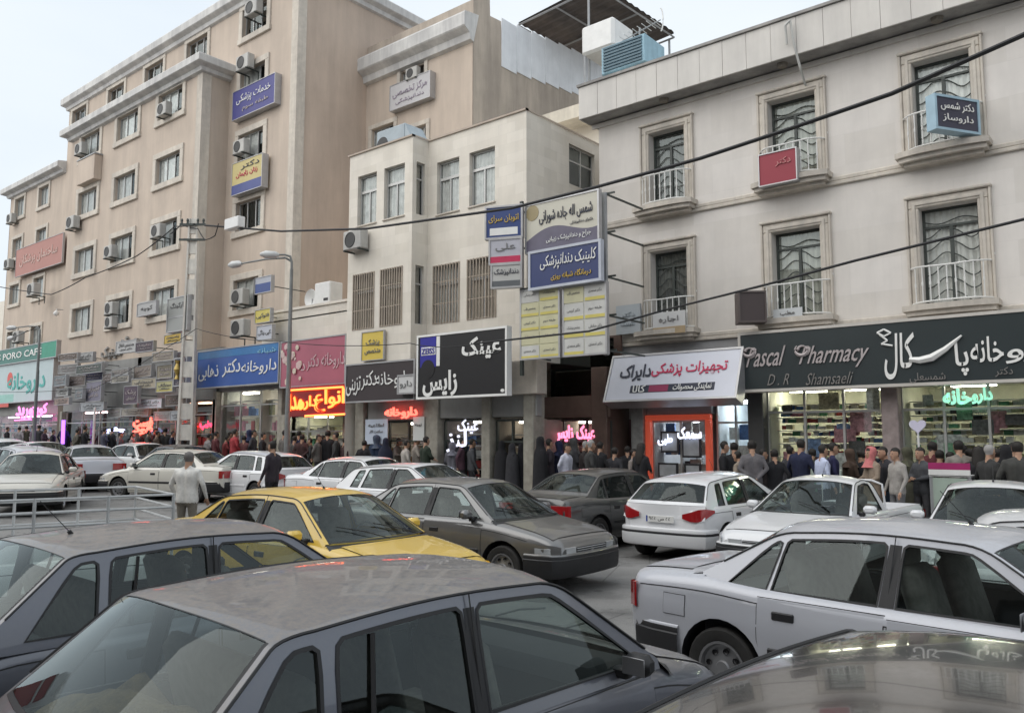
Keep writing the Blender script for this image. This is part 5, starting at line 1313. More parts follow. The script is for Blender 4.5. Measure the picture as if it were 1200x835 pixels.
q = MB(); q.bbox(gx(432, CG), gx(502, CG), CG-.05, CG+.2, atY(465, 492, CG)[1], atY(465, 470, CG)[1], .02); q.build('shutter_box', PGREY, CB, world=True)
COLST = mat('buff stone column', (.36, .34, .29), .75, var=.25, scale=5, stain=.2)
for px0, px1 in ((420, 430), (500, 517), (568, 578), (617, 629)):
    q = MB(); q.bbox(gx(px0, CG), gx(px1, CG), CG-.15, CG+.35, 0, 3.6, .02); q.build('column', COLST, CB, world=True)
for (px0, px1, py, mul, wc, gl, lab, pal, sz) in (
      (518, 567, 491, 2, (.22, .20, .21), .8, 'spectacle cases in the dark optician window under the black sign', (6, 0, 3, 6, 4), (.12, .3)),
      (579, 616, 491, 2, (.24, .21, .18), .6, 'dim cartons behind the narrow dark shop door', (6, 8, 6, 1), (.2, .4)),
      (632, 712, 491, 3, (.25, .13, .14), .9, 'frames and cases in the dim optician window with pink neon', (6, 3, 6, 0, 7), (.12, .3)),
      (431, 499, 493, 3, (.5, .46, .41), 1.0, 'boxes on the shelves of the shop under the dark pharmacy sign', (0, 1, 7, 5, 0), (.15, .4))):
    Yc = GS if px0 == 632 else CG; x0, x1 = gx(px0, Yc), gx(px1, Yc); z1 = atY((px0+px1)/2, py, Yc)[1]; z0 = shop(CB, x0, x1, z1, Yc, mul, wc, gl, framem=IRON, shelves=4, depth=1.5 if Yc == GS else 2.4)
    goods(lab, 'goods', x0+.1, x1-.1, z0+.5, z1-.4, Yc+.82, 4, px0, pal, sz, 'display_goods')
# --- ground floor under the pink, blue and green signs
AG = 17.75
for (par, px0, px1, py, mul, wc, gl, lab, pal, gc) in (
      (AB, 336, 404, 485, 3, (.55, .54, .44), 1.2, 'pale packs in the window under the orange neon', (0, 1, 2, 0, 8), (1, .97, .8)),
      (AB, 255, 327, 456, 3, (.45, .46, .42), 1.0, 'mixed packs in the window under the blue sign', (0, 4, 5, 1, 3, 8), (1, .95, .85)),
      (TB, 160, 250, 470, 4, (.2, .18, .16), .4, 'dim goods behind the hanging signboards by the lamppost', (6, 8, 3, 1), (1, .6, .4)),
      (TB, 74, 158, 480, 4, (.22, .18, .19), .6, 'dim goods in the passage shops left of the lamppost', (6, 8, 3, 0), (1, .7, .7)),
      (LW, -60, 70, 487, 6, (.30, .20, .30), .5, 'goods in the far left window lit pink', (5, 0, 4, 5), (1, .75, 1))):
    Yg = AG if par is not LW else YR-.4
    x0, x1 = gx(px0, Yg), gx(px1, Yg); z1 = atY((px0+px1)/2, py, Yg)[1]; z0 = shop(par, x0, x1, z1, Yg, mul, wc, gl, shelves=4, glowc=gc)
    goods(lab, 'goods', x0+.1, x1-.1, z0+.5, z1-.4, Yg+.82, 4, px0+99, pal, (.15, .4), 'display_goods')
    q = MB(); q.box(x0-.25, x1+.25, Yg+.05, Yg+.4, z1, TZ0 if par is TB else z1+1.1); q.build('lintel_panel', PGREY, par, world=True)
    for x in (x0-.13, x1+.13): q = MB(); q.bbox(x-.13, x+.13, Yg-.1, Yg+.4, 0, z1, .015); q.build('column', COLST, par, world=True)
q = MB(); q.box(gx(70, 18.2), gx(-10, 18.4)-14, 18.9, 19.25, 4.2, 5.4); q.build('lintel_panel', PGREY, LW, world=True)
# neighbour back wall closing the gap between the cream and the stone building
# ================================================================ SIGNS
SMET = mat('sign edge metal', (.45, .45, .46), .4, metal=.5); INKW = mat('white lettering', (.80, .80, .78), .5, var=.05); INKB = mat('dark lettering', (.03, .035, .06), .5); INKR = mat('crimson lettering', (.55, .03, .10), .5, var=.05)
INKY = mat('yellow lettering', (.65, .45, .08), .5); INKG = mat('grey lettering', (.2, .2, .2), .6)
def face(name, c, rough=.35, var=.06, **k): return mat('sign face '+name, c, rough, var=var, scale=1.2, **k)
def sign(name, label, cat, r, Y, facem, frame=SMET, texts=(), d=.16, tilt=0, rim=.035, group=None, bars=(), rz=0, shapes=None, dimg=None):
    """box sign: r = photo extent (x0,x1,ytop,ybottom) on the plane Y; texts: (string, relx, relz, width share, height share, ink, bold, shear)"""
    x0, x1, z0, z1 = rect(*r, Y); cx, cz = (x0+x1)/2, (z0+z1)/2; w_, h = dimg or (x1-x0, z1-z0)
    o = thing(name, label, cat, (cx, Y, cz), rz, group, tilt)
    q = MB(); q.box(-w_/2, w_/2, 0, d, -h/2, h/2); q.build('panel', facem, o)
    if rim:
        q = MB(); t = rim
        q.box(-w_/2-t*.3, w_/2+t*.3, -.02, d*.99, h/2-t, h/2+t*.3); q.box(-w_/2-t*.3, w_/2+t*.3, -.02, d*.99, -h/2-t*.3, -h/2+t)
        q.box(-w_/2-t*.3, -w_/2+t, -.021, d*.98, -h/2+t, h/2-t); q.box(w_/2-t, w_/2+t*.3, -.021, d*.98, -h/2+t, h/2-t); q.build('frame', frame, o)
    for bi, (bx0, bx1, bz0, bz1, m) in enumerate(bars):
        q = MB(); q.bbox(bx0*w_/2, bx1*w_/2, -.006-.003*bi, .01, bz0*h/2, bz1*h/2, .004); q.build('colour_band', m, o)
    for (s, rx, rz_, ws, hs, ink, bold, shear) in texts:
        q = MB(); add_text(q, s, rx*w_/2, -.016, rz_*h/2, wd=ws*w_, ht=hs*h, bold=bold, shear=shear, depth=.008); q.build('lettering', ink, o)
    if shapes: shapes(o, w_, h)
    return o
# pharmacy fascia on the stone building
PF = face('charcoal green', (.035, .045, .048), .3)
def flag_deco(o, w_, h):
    q = MB()
    for k in range(7):
        a = -1.2+k*.4; q.tube([(math.sin(a)*.02-.1, 0, 0), (math.sin(a)*.16, 0, .05+math.cos(a)*.10)], .02, 5)
    q.tube([(0, 0, 0), (.06, 0, -.12), (-.08, 0, -.22), (.10, 0, -.30)], .022, 5); q.v = [(p[0]-w_/2+3.72, -.03, p[2]+h*.30) for p in q.v]
    q.build('emblem', INKW, o)
x_l = atY(868, 428, 18.35)[0]
sg = sign('pharmacy_fascia', 'long charcoal pharmacy fascia with white English script and Persian calligraphy above the shelves', 'sign', (866, 1290, 372.5, 451), 18.35, PF, mat('pale trim', (.55, .52, .48), .5), rim=.05, d=.5)
W0 = sg.children[0].data; wS = atY(1290, 409, 18.35)[0]-x_l
def place(sg, s, px0, px1, py0, py1, ink, bold=.01, shear=0, Y=18.33, nm='lettering'):
    """letters over a photo rectangle of the fascia plane"""
    xa, xb = atY(px0, (py0+py1)/2, Y)[0], atY(px1, (py0+py1)/2, Y)[0]; za, zb_ = atY((px0+px1)/2, py1, Y)[1], atY((px0+px1)/2, py0, Y)[1]
    q = MB(); add_text(q, s, (xa+xb)/2-sg.location.x, Y-.0-sg.location.y, (za+zb_)/2-sg.location.z, wd=xb-xa, ht=zb_-za, bold=bold, shear=shear, depth=.008); return q.build(nm, ink, sg)
INKP = mat('pinkish grey lettering', (.45, .40, .40), .45)
place(sg, 'Pascal', 874, 921, 406, 429, INKP, .006, .55); place(sg, 'Pharmacy', 936, 1019, 403, 431, INKP, .006, .55)
def swash(px, py, k):   # looped entry stroke of a script capital
    q = MB(); P_ = []
    for i in range(22):
        t = i/21*2*PI*1.15; r_ = k*(1-.45*i/21); A_ = atY(px+math.cos(t+2.4)*r_, py-math.sin(t+2.4)*r_*.85, 18.33); P_.append((A_[0], 18.32, A_[1]))
    q.tube(P_, [.012+.03*abs(math.sin(i/21*PI*1.5)) for i in range(22)], 5); q.build('lettering', INKP, sg, world=True)
swash(878, 412, 7.5); swash(940, 410, 8.5)
place(sg, 'D . R', 899, 925, 438, 451, mat('dim lettering', (.22, .21, .2), .5), -.005, .45); place(sg, 'Shamsaeli', 944, 1000, 436, 450, mat('dim lettering', (.22, .21, .2), .5), -.005, .45)
place(sg, 'دارو', 1178, 1262, 396, 424, INKW, .012, .05); place(sg, 'خانه', 1137, 1176, 394, 424, INKW, .012, .05)
place(sg, 'پا', 1119, 1135, 400, 440, INKW, .012, .0); place(sg, 'کال', 1036, 1072, 390, 444, INKW, .014, .1)
q = MB(); pts = [atY(x, y, 18.33) for x, y in ((1066, 421), (1078, 422), (1092, 419), (1108, 409), (1127, 393))]
q.tube([(p[0], 18.32, p[1]) for p in pts], [.05, .075, .085, .06, .02], 6); q.build('lettering', INKW, sg, world=True)
place(sg, 'شمسعلی', 1066, 1108, 436, 448, mat('dim lettering', (.22, .21, .2), .5), .0, 0); place(sg, 'دکتر', 1166, 1187, 430, 441, mat('dim lettering', (.22, .21, .2), .5), .0, 0)
q = MB()
for (xa, ya), (xb, yb) in (((1028, 390), (1036, 386)), ((1036, 386), (1044, 390)), ((1044, 390), (1036, 394)), ((1036, 394), (1028, 390)), ((1031, 392), (1040, 399)), ((1040, 399), (1033, 403)), ((1033, 403), (1046, 405))):
    A_, B_ = atY(xa, ya, 18.33), atY(xb, yb, 18.33); q.tube([(A_[0], 18.32, A_[1]), (B_[0], 18.32, B_[1])], .022, 5)
q.build('emblem', INKW, sg, world=True)
# white medical supplies sign, leaning out at the top
sign('medical_supplies_sign', 'white box sign with crimson and black Persian lettering leaning out over the orange framed shop', 'sign', (713, 867, 408, 469), 18.1, face('cool white', (.62, .64, .72), emis=0), SMET, [
    ('تجهیزات پزشکی', .26, .25, .56, .30, INKR, .012, 0), ('دایراک', -.56, .22, .25, .36, INKB, .018, 0)], d=.42, tilt=RAD(-22), rim=.04,
    bars=[(-.72, .72, -.62, -.30, INKB), (-.42, -.12, -.60, -.32, mat('plum band', (.28, .03, .09), .5))], shapes=lambda o, w_, h: [add_and(o, 'نمایندگی محصولات', .36, -.46, .55, .17, w_, h), add_and(o, 'شرکت', -.58, -.46, .14, .15, w_, h)]) if False else None
def add_and(o, s, rx, rz_, ws, hs, w_, h, ink=INKW):
    q = MB(); add_text(q, s, rx*w_/2, -.024, rz_*h/2, wd=ws*w_, ht=hs*h, bold=.01, depth=.006); q.build('lettering', ink, o)
sign('medical_supplies_sign', 'white box sign with crimson and black Persian lettering leaning out over the orange framed shop', 'sign', (713, 867, 409, 471), 18.1, face('cool white', (.62, .64, .72)), SMET, [
    ('تجهیزات پزشکی', .26, .25, .56, .30, INKR, .012, 0), ('دایراک', -.56, .20, .25, .36, INKB, .018, 0)], d=.42, tilt=RAD(-22), rim=.04,
    bars=[(-.60, .68, -.66, -.34, INKB), (-.30, .0, -.64, -.36, mat('plum band', (.28, .03, .09), .5))], shapes=lambda o, w_, h: (add_and(o, 'نمایندگی محصولات', .36, -.5, .28, .17, w_, h), add_and(o, 'کالا', -.45, -.5, .10, .15, w_, h)))
# black optician sign
NAVY = mat('blue badge', (.03, .03, .30), .4)
sign('optician_sign', 'large square black sign in a white frame with white Persian letters and a blue badge', 'sign', (489, 594, 388, 465), 15.75, face('black', (.022, .022, .024)), INKW, [
    ('عینک', .47, .45, .42, .34, INKW, .03, 0), ('زایس', -.45, -.55, .40, .40, INKW, .03, 0), ('.', .92, -.86, .04, .05, INKW, .02, 0)], d=.18, rim=.045,
    bars=[(-.93, -.55, -.02, .93, NAVY), (-.54, -.46, .0, .93, INKW), (-.90, -.56, .36, .62, INKW)], shapes=lambda o, w_, h: (
      add_and(o, 'ZEISS', -.73, .49, .155, .09, w_, h, NAVY), MB().lathe([(.001, -.012), (.26, -.010), (.26, .01)], 'y', 24, c=(-.74*w_/2, 0, -.08*h/2)).build('badge_arc', face('black', (.022, .022, .024)), o)))
# dark pharmacy sign beside it
sign('dark_pharmacy_sign', 'dark brown sign with white Persian calligraphy between the pink sign and the black square sign', 'sign', (405, 486, 424, 470), 16.1, face('dark brown', (.055, .045, .048)), SMET, [
    ('داروخانه', .42, .05, .50, .42, INKW, .0, -.1), ('دکتر', -.28, .10, .22, .50, INKW, .0, .1), ('تزینی', -.74, -.15, .22, .50, INKW, .0, .1)], d=.2)
sign('small_white_box_sign', 'small white box sign jutting out between the dark pharmacy sign and the black optician sign', 'sign', (466, 486, 439, 461), 15.9, face('pale', (.6, .6, .6)), SMET, [('دارو', 0, 0, .7, .4, INKG, .0, 0)], d=.25)
sign('yellow_wall_sign', 'square yellow sign on the cream wall below the left barred windows', 'sign', (424, 450, 388, 422), 16.25, face('yellow', (.66, .50, .10)), SMET, [('پزشک', 0, .2, .6, .25, INKG, .0, 0), ('متخصص', 0, -.4, .7, .2, INKG, 0, 0)], d=.06, rim=.02)
# pink and blue pharmacy signs
def flowers(o, w_, h):
    rnd = random.Random(3)
    for k in range(16):
        q = MB(); cx, cz, r_ = rnd.uniform(-.48, -.12)*w_, rnd.uniform(-.4, .4)*h, rnd.uniform(.06, .17)
        for m_ in range(6):
            a = m_*PI/3+k; q.lathe([(.001, -.012), (r_*.5, -.010), (r_*.5, .0)], 'y', 8, c=(cx+math.cos(a)*r_*.45, -.003*(k+1)-.001*m_, cz+math.sin(a)*r_*.45))
        q.build('printed_flower', mat('pale petal', (.60, .45, .44), .5) if k % 2 else mat('cream petal', (.62, .56, .46), .5), o)
sign('pink_pharmacy_sign', 'faded pink pharmacy sign printed with blossoms beside the blue sign', 'sign', (329, 405, 396, 452), 17.2, face('dusty pink', (.40, .12, .17), .5), SMET, [
    ('داروخانه دکتر', .42, -.02, .56, .34, mat('pale pink lettering', (.58, .42, .45), .5), .0, .1), ('د', -.26, -.18, .07, .15, mat('pale pink lettering', (.58, .42, .45), .5), .0, 0)], d=.25, shapes=flowers)
sign('blue_pharmacy_sign', 'long blue pharmacy sign with white Persian script next to the concrete pole', 'sign', (231, 327, 406, 452), 17.2, face('blue', (.035, .10, .36), .4), SMET, [
    ('داروخانه', .55, -.15, .40, .36, INKW, .006, .1), ('دکتر', -.10, -.05, .22, .45, INKW, .006, .1), ('ذهابی', -.68, -.2, .26, .42, INKW, .006, .1), ('شبانه', .72, .62, .2, .16, mat('sky lettering', (.25, .5, .65), .5), 0, 0)], d=.25,
    bars=[(-.97, .97, .55, .93, mat('mid blue band', (.04, .18, .42), .4))])
# neon
def neon(name, label, s, r, Y, c, e, bold=0, back=None, extra=None, shear=0):
    x0, x1, z0, z1 = rect(*r, Y); cx, cz = (x0+x1)/2, (z0+z1)/2; o = thing(name, label, 'neon sign', (cx, Y, cz)); w_, h = x1-x0, z1-z0
    m = mat('neon %.1f %.1f %.1f' % c, c, .4, var=0, emis=e)
    for (t, rx, rz_, ws, hs) in s:
        q = MB(); add_text(q, t, rx*w_/2, 0, rz_*h/2, wd=ws*w_, ht=hs*h, bold=bold, depth=.02, shear=shear); q.build('neon_letter', m, o)
    if back: q = MB(); q.bbox(-w_/2-.05, w_/2+.05, .04, .16, -h/2-.05, h/2+.08, .02); q.build('backing_panel', back, o)
    if extra:
        for e_ in extra: q = MB(); q.tube([(e_[0]*w_/2, -.01, e_[1]*h/2), (e_[2]*w_/2, -.01, e_[3]*h/2)], .035, 6); q.build('neon_tube', m, o)
    return o
neon('orange_neon_sign', 'glowing orange neon lettering on a dark red board under the pink sign', [('انواع', .52, .02, .50, .80), ('دارو', -.22, -.08, .30, .52), ('مد', -.62, -.06, .20, .50), ('ا', -.90, .0, .05, .62)], (336, 403, 454, 486), 17.0, (1.0, .16, .03), 3.2, .012,
     mat('dark red board', (.20, .012, .015), .4, var=.1), [(-.95, .92, .97, .92), (-.3, -1.05, 1.15, -1.0), (-.96, .9, -.96, -.6), (.97, .92, .97, -.2)])
neon('small_red_neon', 'small red neon lettering in the window under the dark pharmacy sign', [('داروخانه', 0, 0, 1, .9)], (451, 489, 476, 491), 16.5, (1.0, .09, .06), 3.0, .03)
neon('pink_neon_sign', 'pink neon lettering in the dark window between the columns', [('عینک', .55, .0, .42, .85), ('زایس', -.5, .0, .46, .85)], (648, 698, 496, 520), 18.15, (1.0, .25, .42), 1.2, .03)
neon('white_neon_sign', 'white neon lettering in the optician window under the black sign', [('عینک', .4, .7, .9, .7), ('لنز', -.6, -.7, .9, 1.1)], (530, 556, 496, 520), 16.7, (.8, .82, .95), .7, .01)
neon('green_neon_sign', 'green and cyan neon lettering high in the right pharmacy window', [('دارو', .55, 0, .35, .8), ('خانه', -.3, 0, .5, .8)], (1098, 1167, 452, 476), 18.9, (.35, .85, .62), .7, .04)
neon('white_window_neon', 'white neon lettering in the orange framed window', [('سمعک', .45, .3, .55, .7), ('طبی', -.7, -.5, .35, .7)], (772, 822, 500, 520), 18.95, (.8, .85, 1.0), 1.0, .02)
neon('magenta_neon_sign', 'magenta neon lettering under the teal shop sign at the far left', [('کوپن', .5, .1, .5, .8), ('ورید', -.4, -.1, .55, .8)], (18, 55, 472, 492), 18.2, (1.0, .2, .65), 1.4, .02, None, [(-1, -.95, .1, -.95)])
neon('red_orange_neon', 'red and yellow neon among the hanging boards left of the pole', [('فست', .0, .3, .9, .6), ('فود', 0, -.6, .9, .6)], (155, 180, 488, 507), 16.8, (1.0, .12, .06), 2.5, .05)
neon('red_round_neon', 'red neon just right of the concrete pole', [('طب', 0, 0, 1, .9)], (234, 248, 492, 504), 17.3, (.9, .05, .12), 1.6, .06)
neon('violet_neon_strip', 'upright violet neon strip by the passage at the far left', [('ا', 0, 0, .5, 1)], (70, 78, 492, 520), 17.2, (.45, .15, 1.0), 1.4, .05)
neon('white_blue_neon', 'white and blue neon low behind the grey haired crowd', [('چشم', 0, 0, 1, .9)], (125, 146, 500, 508), 16.9, (.6, .65, 1.0), 2.2, .05)
sign('window_notice', 'pale blue notice sheet in the window under the dark pharmacy sign', 'notice', (428, 454, 491, 520), 16.55, face('pale blue paper', (.50, .56, .66), .7), SMET, [('اطلاعیه', 0, .5, .7, .16, INKG, 0, 0), ('ساعت کار', 0, 0, .6, .14, INKG, 0, 0)], d=.02, rim=0)
sign('door_notice', 'white notice sheet beside the column left of the black sign', 'notice', (484, 497, 488, 516), 16.55, face('white paper', (.6, .62, .6), .7), SMET, [('توجه', 0, .3, .6, .14, INKG, 0, 0)], d=.02, rim=0)
# far left teal shop sign
sign('teal_shop_sign', 'tall white and teal fascia with a red round mark at the far left', 'sign', (-40, 62, 427, 472), 18.6, face('white teal', (.48, .58, .60), .4), SMET, [('داروخانه', .45, -.05, .40, .55, mat('teal lettering', (.08, .42, .38), .5), .02, 0)], d=.3, bars=[(-.9, .2, -.95, -.55, mat('mint band', (.30, .55, .50), .5)), (-.6, .1, -1.2, -1.0, mat('red sign band', (.6, .1, .08), .5))],
   shapes=lambda o, w_, h: MB().lathe([(.001, -.02), (.40, -.02), (.40, .02)], 'y', 24, c=(w_*.05, 0, h*.12)).build('red_mark', mat('red mark', (.65, .10, .08), .5), o))
sign('green_header_sign', 'dark green header board with white lettering above the teal fascia', 'sign', (-40, 66, 408, 426), 18.5, face('dark green', (.03, .16, .13), .4), SMET, [('SINUS PORO CAFE', .1, 0, .62, .42, INKW, .01, 0)], d=.4, bars=[(.72, 1.0, -.95, .95, mat('green end panel', (.04, .30, .20), .5))])
# stacked boards at the gap
SG = 15.9
sign('cream_wave_board', 'cream board with dark Persian script over a grey-violet wave on the side scaffold', 'sign', (616, 702, 231, 290), SG, face('cream board', (.56, .54, .46), .5), SMET, [
   ('شمس اله جاده شورانی', .12, .35, .72, .28, INKB, .0, 0), ('دکترای دندانپزشکی', .55, -.1, .3, .07, INKG, 0, 0), ('جراح و دندانپزشک زیبایی', .2, -.62, .6, .14, INKW, 0, .1)], d=.12,
   shapes=lambda o, w_, h: (MB().poly([(x*w_/2, -.006, (-.30+.28*math.sin(x*2.6+2.4)+.18*x)*h/2) for x in np.linspace(-.97, .97, 16)]+[(.97*w_/2, -.006, -.97*h/2), (-.97*w_/2, -.006, -.97*h/2)], .012).build('wave_print', mat('violet grey print', (.13, .12, .17), .5), o),
     MB().lathe([(.001, -.012), (.20, -.010), (.20, .0)], 'y', 14, c=(-.80*w_/2, 0, .62*h/2)).build('gold_mark', mat('dull gold', (.32, .26, .14), .5), o)))
sign('navy_clinic_board', 'navy board with white slanted script in a pale frame on the side scaffold', 'sign', (620, 704, 288, 334), SG-.15, face('navy', (.028, .045, .15), .4), mat('pale blue frame', (.50, .53, .6), .5), [
   ('کلینیک دندانپزشکی', .12, .28, .78, .40, INKW, .004, .15), ('درمانگاه شبانه روزی', .2, -.48, .55, .2, INKY, 0, .1)], d=.12, rim=.05)
def cards(seed, n, m_, white):
    def f(o, w_, h):
        rnd = random.Random(seed); names = ['دکتر احمدی', 'دکتر رضایی', 'متخصص قلب', 'دکتر کریمی', 'چشم پزشک', 'دکتر محمدی', 'طبقه دوم', 'دکتر صادقی']
        WC, CC, YB_ = mat('white card', (.56, .56, .54), .6), mat('cream card', (.56, .54, .36), .6), mat('yellow band', (.60, .52, .14), .6)
        for i in range(n):
            for j in range(m_):
                cx = (-1+2*(i+.5)/n)*w_/2; cz = (1-2*(j+.5)/m_)*h/2; cw, ch_ = w_/n*.47, h/m_*.46
                q = MB(); q.box(cx-cw, cx+cw, -.012, .0, cz-ch_, cz+ch_); k_ = q.build('card', WC if rnd.random() < white else CC, o)
                if rnd.random() < .75: q = MB(); q.box(cx-cw+.01, cx+cw-.01, -.016, -.011, cz-ch_+.01, cz-ch_*.55); q.build('yellow_band', YB_, k_)
                q = MB(); add_text(q, names[(seed+i*3+j) % 8], cx, -.018, cz+h/m_*.08, wd=w_/n*.6, ht=h/m_*.22, depth=.003); q.build('lettering', INKG, k_)
    return f
sign('doctor_list_board', 'pale yellow directory board of doctor cards, the left one under the navy board', 'sign', (610, 656, 337, 420), SG, face('pale yellow', (.58, .57, .40), .5), SMET, d=.1, shapes=cards(1, 2, 5, .15))
sign('doctor_list_board', 'white directory board with yellow bands, the right one under the navy board', 'sign', (660, 711, 333, 416), SG, face('off white', (.55, .55, .5), .5), SMET, d=.1, shapes=cards(2, 2, 4, .85))
for (r, lab, fc, tx, bz) in (((573, 608, 241, 279), 'small blue flag sign with a white strip, top of the three beside the steel post', (.03, .06, .20), [('اتوبان سرای', 0, .2, .8, .25, INKY, 0, 0)], [(-.75, .75, -.8, -.35, INKW)]),
       ((577, 608, 279, 309), 'small pale flag sign with a red strip, middle of the three beside the steel post', (.50, .50, .56), [('علی', 0, .3, .6, .3, INKG, 0, 0)], [(-.97, .97, -.9, -.4, INKR)]),
       ((579, 608, 309, 337), 'small white flag sign with a dark strip, lowest of the three beside the steel post', (.52, .52, .50), [('دندانپزشک', 0, .3, .8, .3, INKB, 0, 0)], [(-.97, .97, -.95, -.4, mat('slate strip', (.12, .13, .14), .5))])):
    sign('flag_sign', lab, 'sign', r, 15.6, face(lab[:14], fc), SMET, tx, d=.15, bars=bz, group='flag signs beside the steel post', rz=RAD(22))
sc = thing('sign_scaffold', 'dark steel post and brackets carrying the stacked boards beside the cream building', 'scaffold', (atY(610, 300, 16.2)[0], 16.2, 0))
q = MB(); X0 = atY(611, 300, 16.1)[0]; zt1 = atY(611, 236, 16.1)[1]; zb1 = atY(611, 440, 16.1)[1]
q.box(X0-.04, X0+.04, 16.08, 16.16, zb1, zt1); q.build('post', IRON, sc, world=True)
X1 = atY(708, 300, 16.1)[0]; q = MB(); q.box(X1-.05, X1+.05, 16.10, 16.18, atY(708, 416, 16.1)[1], atY(708, 225, 16.1)[1]); q.build('post', GREYM, sc, world=True)
for py in (248, 290, 338, 380, 418):
    z = atY(611, py, 16.1)[1]; q = MB(); q.box(X0-.04, X1+.25, 16.18, 16.22, z-.02, z+.02); q.box(X0-.0, X0+.04, 16.2, 17.3, z-.02, z+.02); q.box(X1-.02, X1+.02, 16.2, 17.9, z-.02, z+.02); q.build('bracket', IRON, sc, world=True)
# small wall and balcony signs
sign('red_balcony_sign', 'dull red box sign tied to the middle upper balcony', 'sign', (889, 934, 177, 215), 18.4, face('dull red', (.28, .025, .045), .5), SMET, [('دکتر', .3, .3, .4, .25, mat('faded red lettering', (.5, .2, .2), .5), 0, 0)], d=.2, rim=.02)
sign('slanted_balcony_sign', 'dark box sign with white script and pale blue edge jutting from the right upper balcony', 'sign', (1103, 1141, 112, 156), 18.25, face('near black', (.05, .05, .08), .4), mat('sky blue edge', (.35, .5, .6), .5), [('دکتر شمس', 0, .4, .75, .3, INKW, 0, 0), ('داروساز', 0, -.3, .7, .25, INKW, 0, 0)], d=.22, rz=RAD(58), rim=.04, dimg=(1.15, .72))
sign('brown_box_sign', 'plain dark brown box sign jutting out at the middle lower balcony', 'sign', (867, 897, 341, 377), 18.05, face('dark umber', (.06, .045, .045), .6), mat('umber edge', (.10, .08, .075), .6), d=.5, rim=.03, rz=RAD(34))
sign('balcony_banner', 'white and tan cloth banner on the left lower balcony', 'banner', (765, 803, 365, 391), 18.5, face('white cloth', (.62, .62, .62), .9), SMET, [('اجاره', 0, .3, .6, .3, INKG, 0, 0)], d=.03, rim=0, bars=[(-1, 1, -1, -.35, mat('tan cloth', (.42, .32, .2), .9))])
sign('balcony_board', 'small pale board laid against the middle lower balcony railing', 'banner', (906, 940, 361, 372), 18.5, face('pale board', (.55, .57, .58), .7), SMET, [('مطب', 0, 0, .5, .5, INKG, 0, 0)], d=.03, rim=0)
sign('faded_wall_sign', 'faded pale blue panel on the stone wall left of the left lower balcony', 'sign', (722, 750, 357, 391), 18.8, face('faded blue', (.46, .50, .53), .6), SMET, [('دکتر', 0, .3, .6, .2, mat('faint lettering', (.36, .40, .43), .6), 0, 0), ('کلینیک', 0, -.3, .6, .2, mat('faint lettering', (.36, .40, .43), .6), 0, 0)], d=.08, rim=0)
sign('blue_wall_banner', 'blue banner with white script and a slanting foot high on the tall beige block', 'sign', (273, 322, 97, 131), 19.0, face('violet blue', (.05, .05, .22), .5), SMET, [('خدمات پزشکی', 0, .25, .8, .35, INKW, .0, .1), ('طبقه سوم', .1, -.45, .6, .2, INKP, 0, 0)], d=.3, rim=.02)
sign('yellow_wall_banner', 'yellow over blue banner sign on the recessed column of the tall block', 'sign', (272, 307, 186, 224), 18.9, face('sand yellow', (.55, .46, .20), .5), SMET, [('دکتر', .2, .6, .6, .2, INKB, 0, 0), ('زنان زایمان', 0, .15, .7, .18, INKR, 0, 0)], d=.3, rim=.02, bars=[(-1, 1, -1, -.38, mat('blue foot', (.06, .08, .25), .5))])
sign('white_wall_banner', 'white sign box with faint script under the high window of the rear block', 'sign', (457, 504, 92, 122), 22.7, face('whitish', (.50, .49, .50), .5), SMET, [('مرکز تخصصی', 0, .2, .85, .35, mat('mauve lettering', (.32, .27, .34), .5), 0, 0), ('دندانپزشکی', 0, -.5, .7, .2, mat('mauve lettering', (.32, .27, .34), .5), 0, 0)], d=.3, rim=.02)
sign('pink_wall_banner', 'faded pink banner with white script on the far left wing', 'sign', (19, 73, 283, 316), 19.0, face('faded pink', (.42, .20, .17), .6), SMET, [('ساختمان پزشکان', 0, .0, .8, .45, mat('pale coral lettering', (.6, .45, .4), .6), 0, 0)], d=.1, rim=.02)
q = MB(); xx = rect(118, 168, 396, 421, 17.93); 
st_ = thing('wall_lettering', 'grey stone lettering fixed to the wall above the hanging boards', 'lettering', ((xx[0]+xx[1])/2, 17.93, (xx[2]+xx[3])/2))
for i, (s, rx, rz_) in enumerate((('کلینیک', -.45, -.2), ('ویژه', .45, .5))):
    q = MB(); add_text(q, s, rx*(xx[1]-xx[0])/2, 0, rz_*(xx[3]-xx[2])/2, wd=(xx[1]-xx[0])*.5, ht=(xx[3]-xx[2])*.6, bold=.02, depth=.04); q.build('letter', CONC, st_)
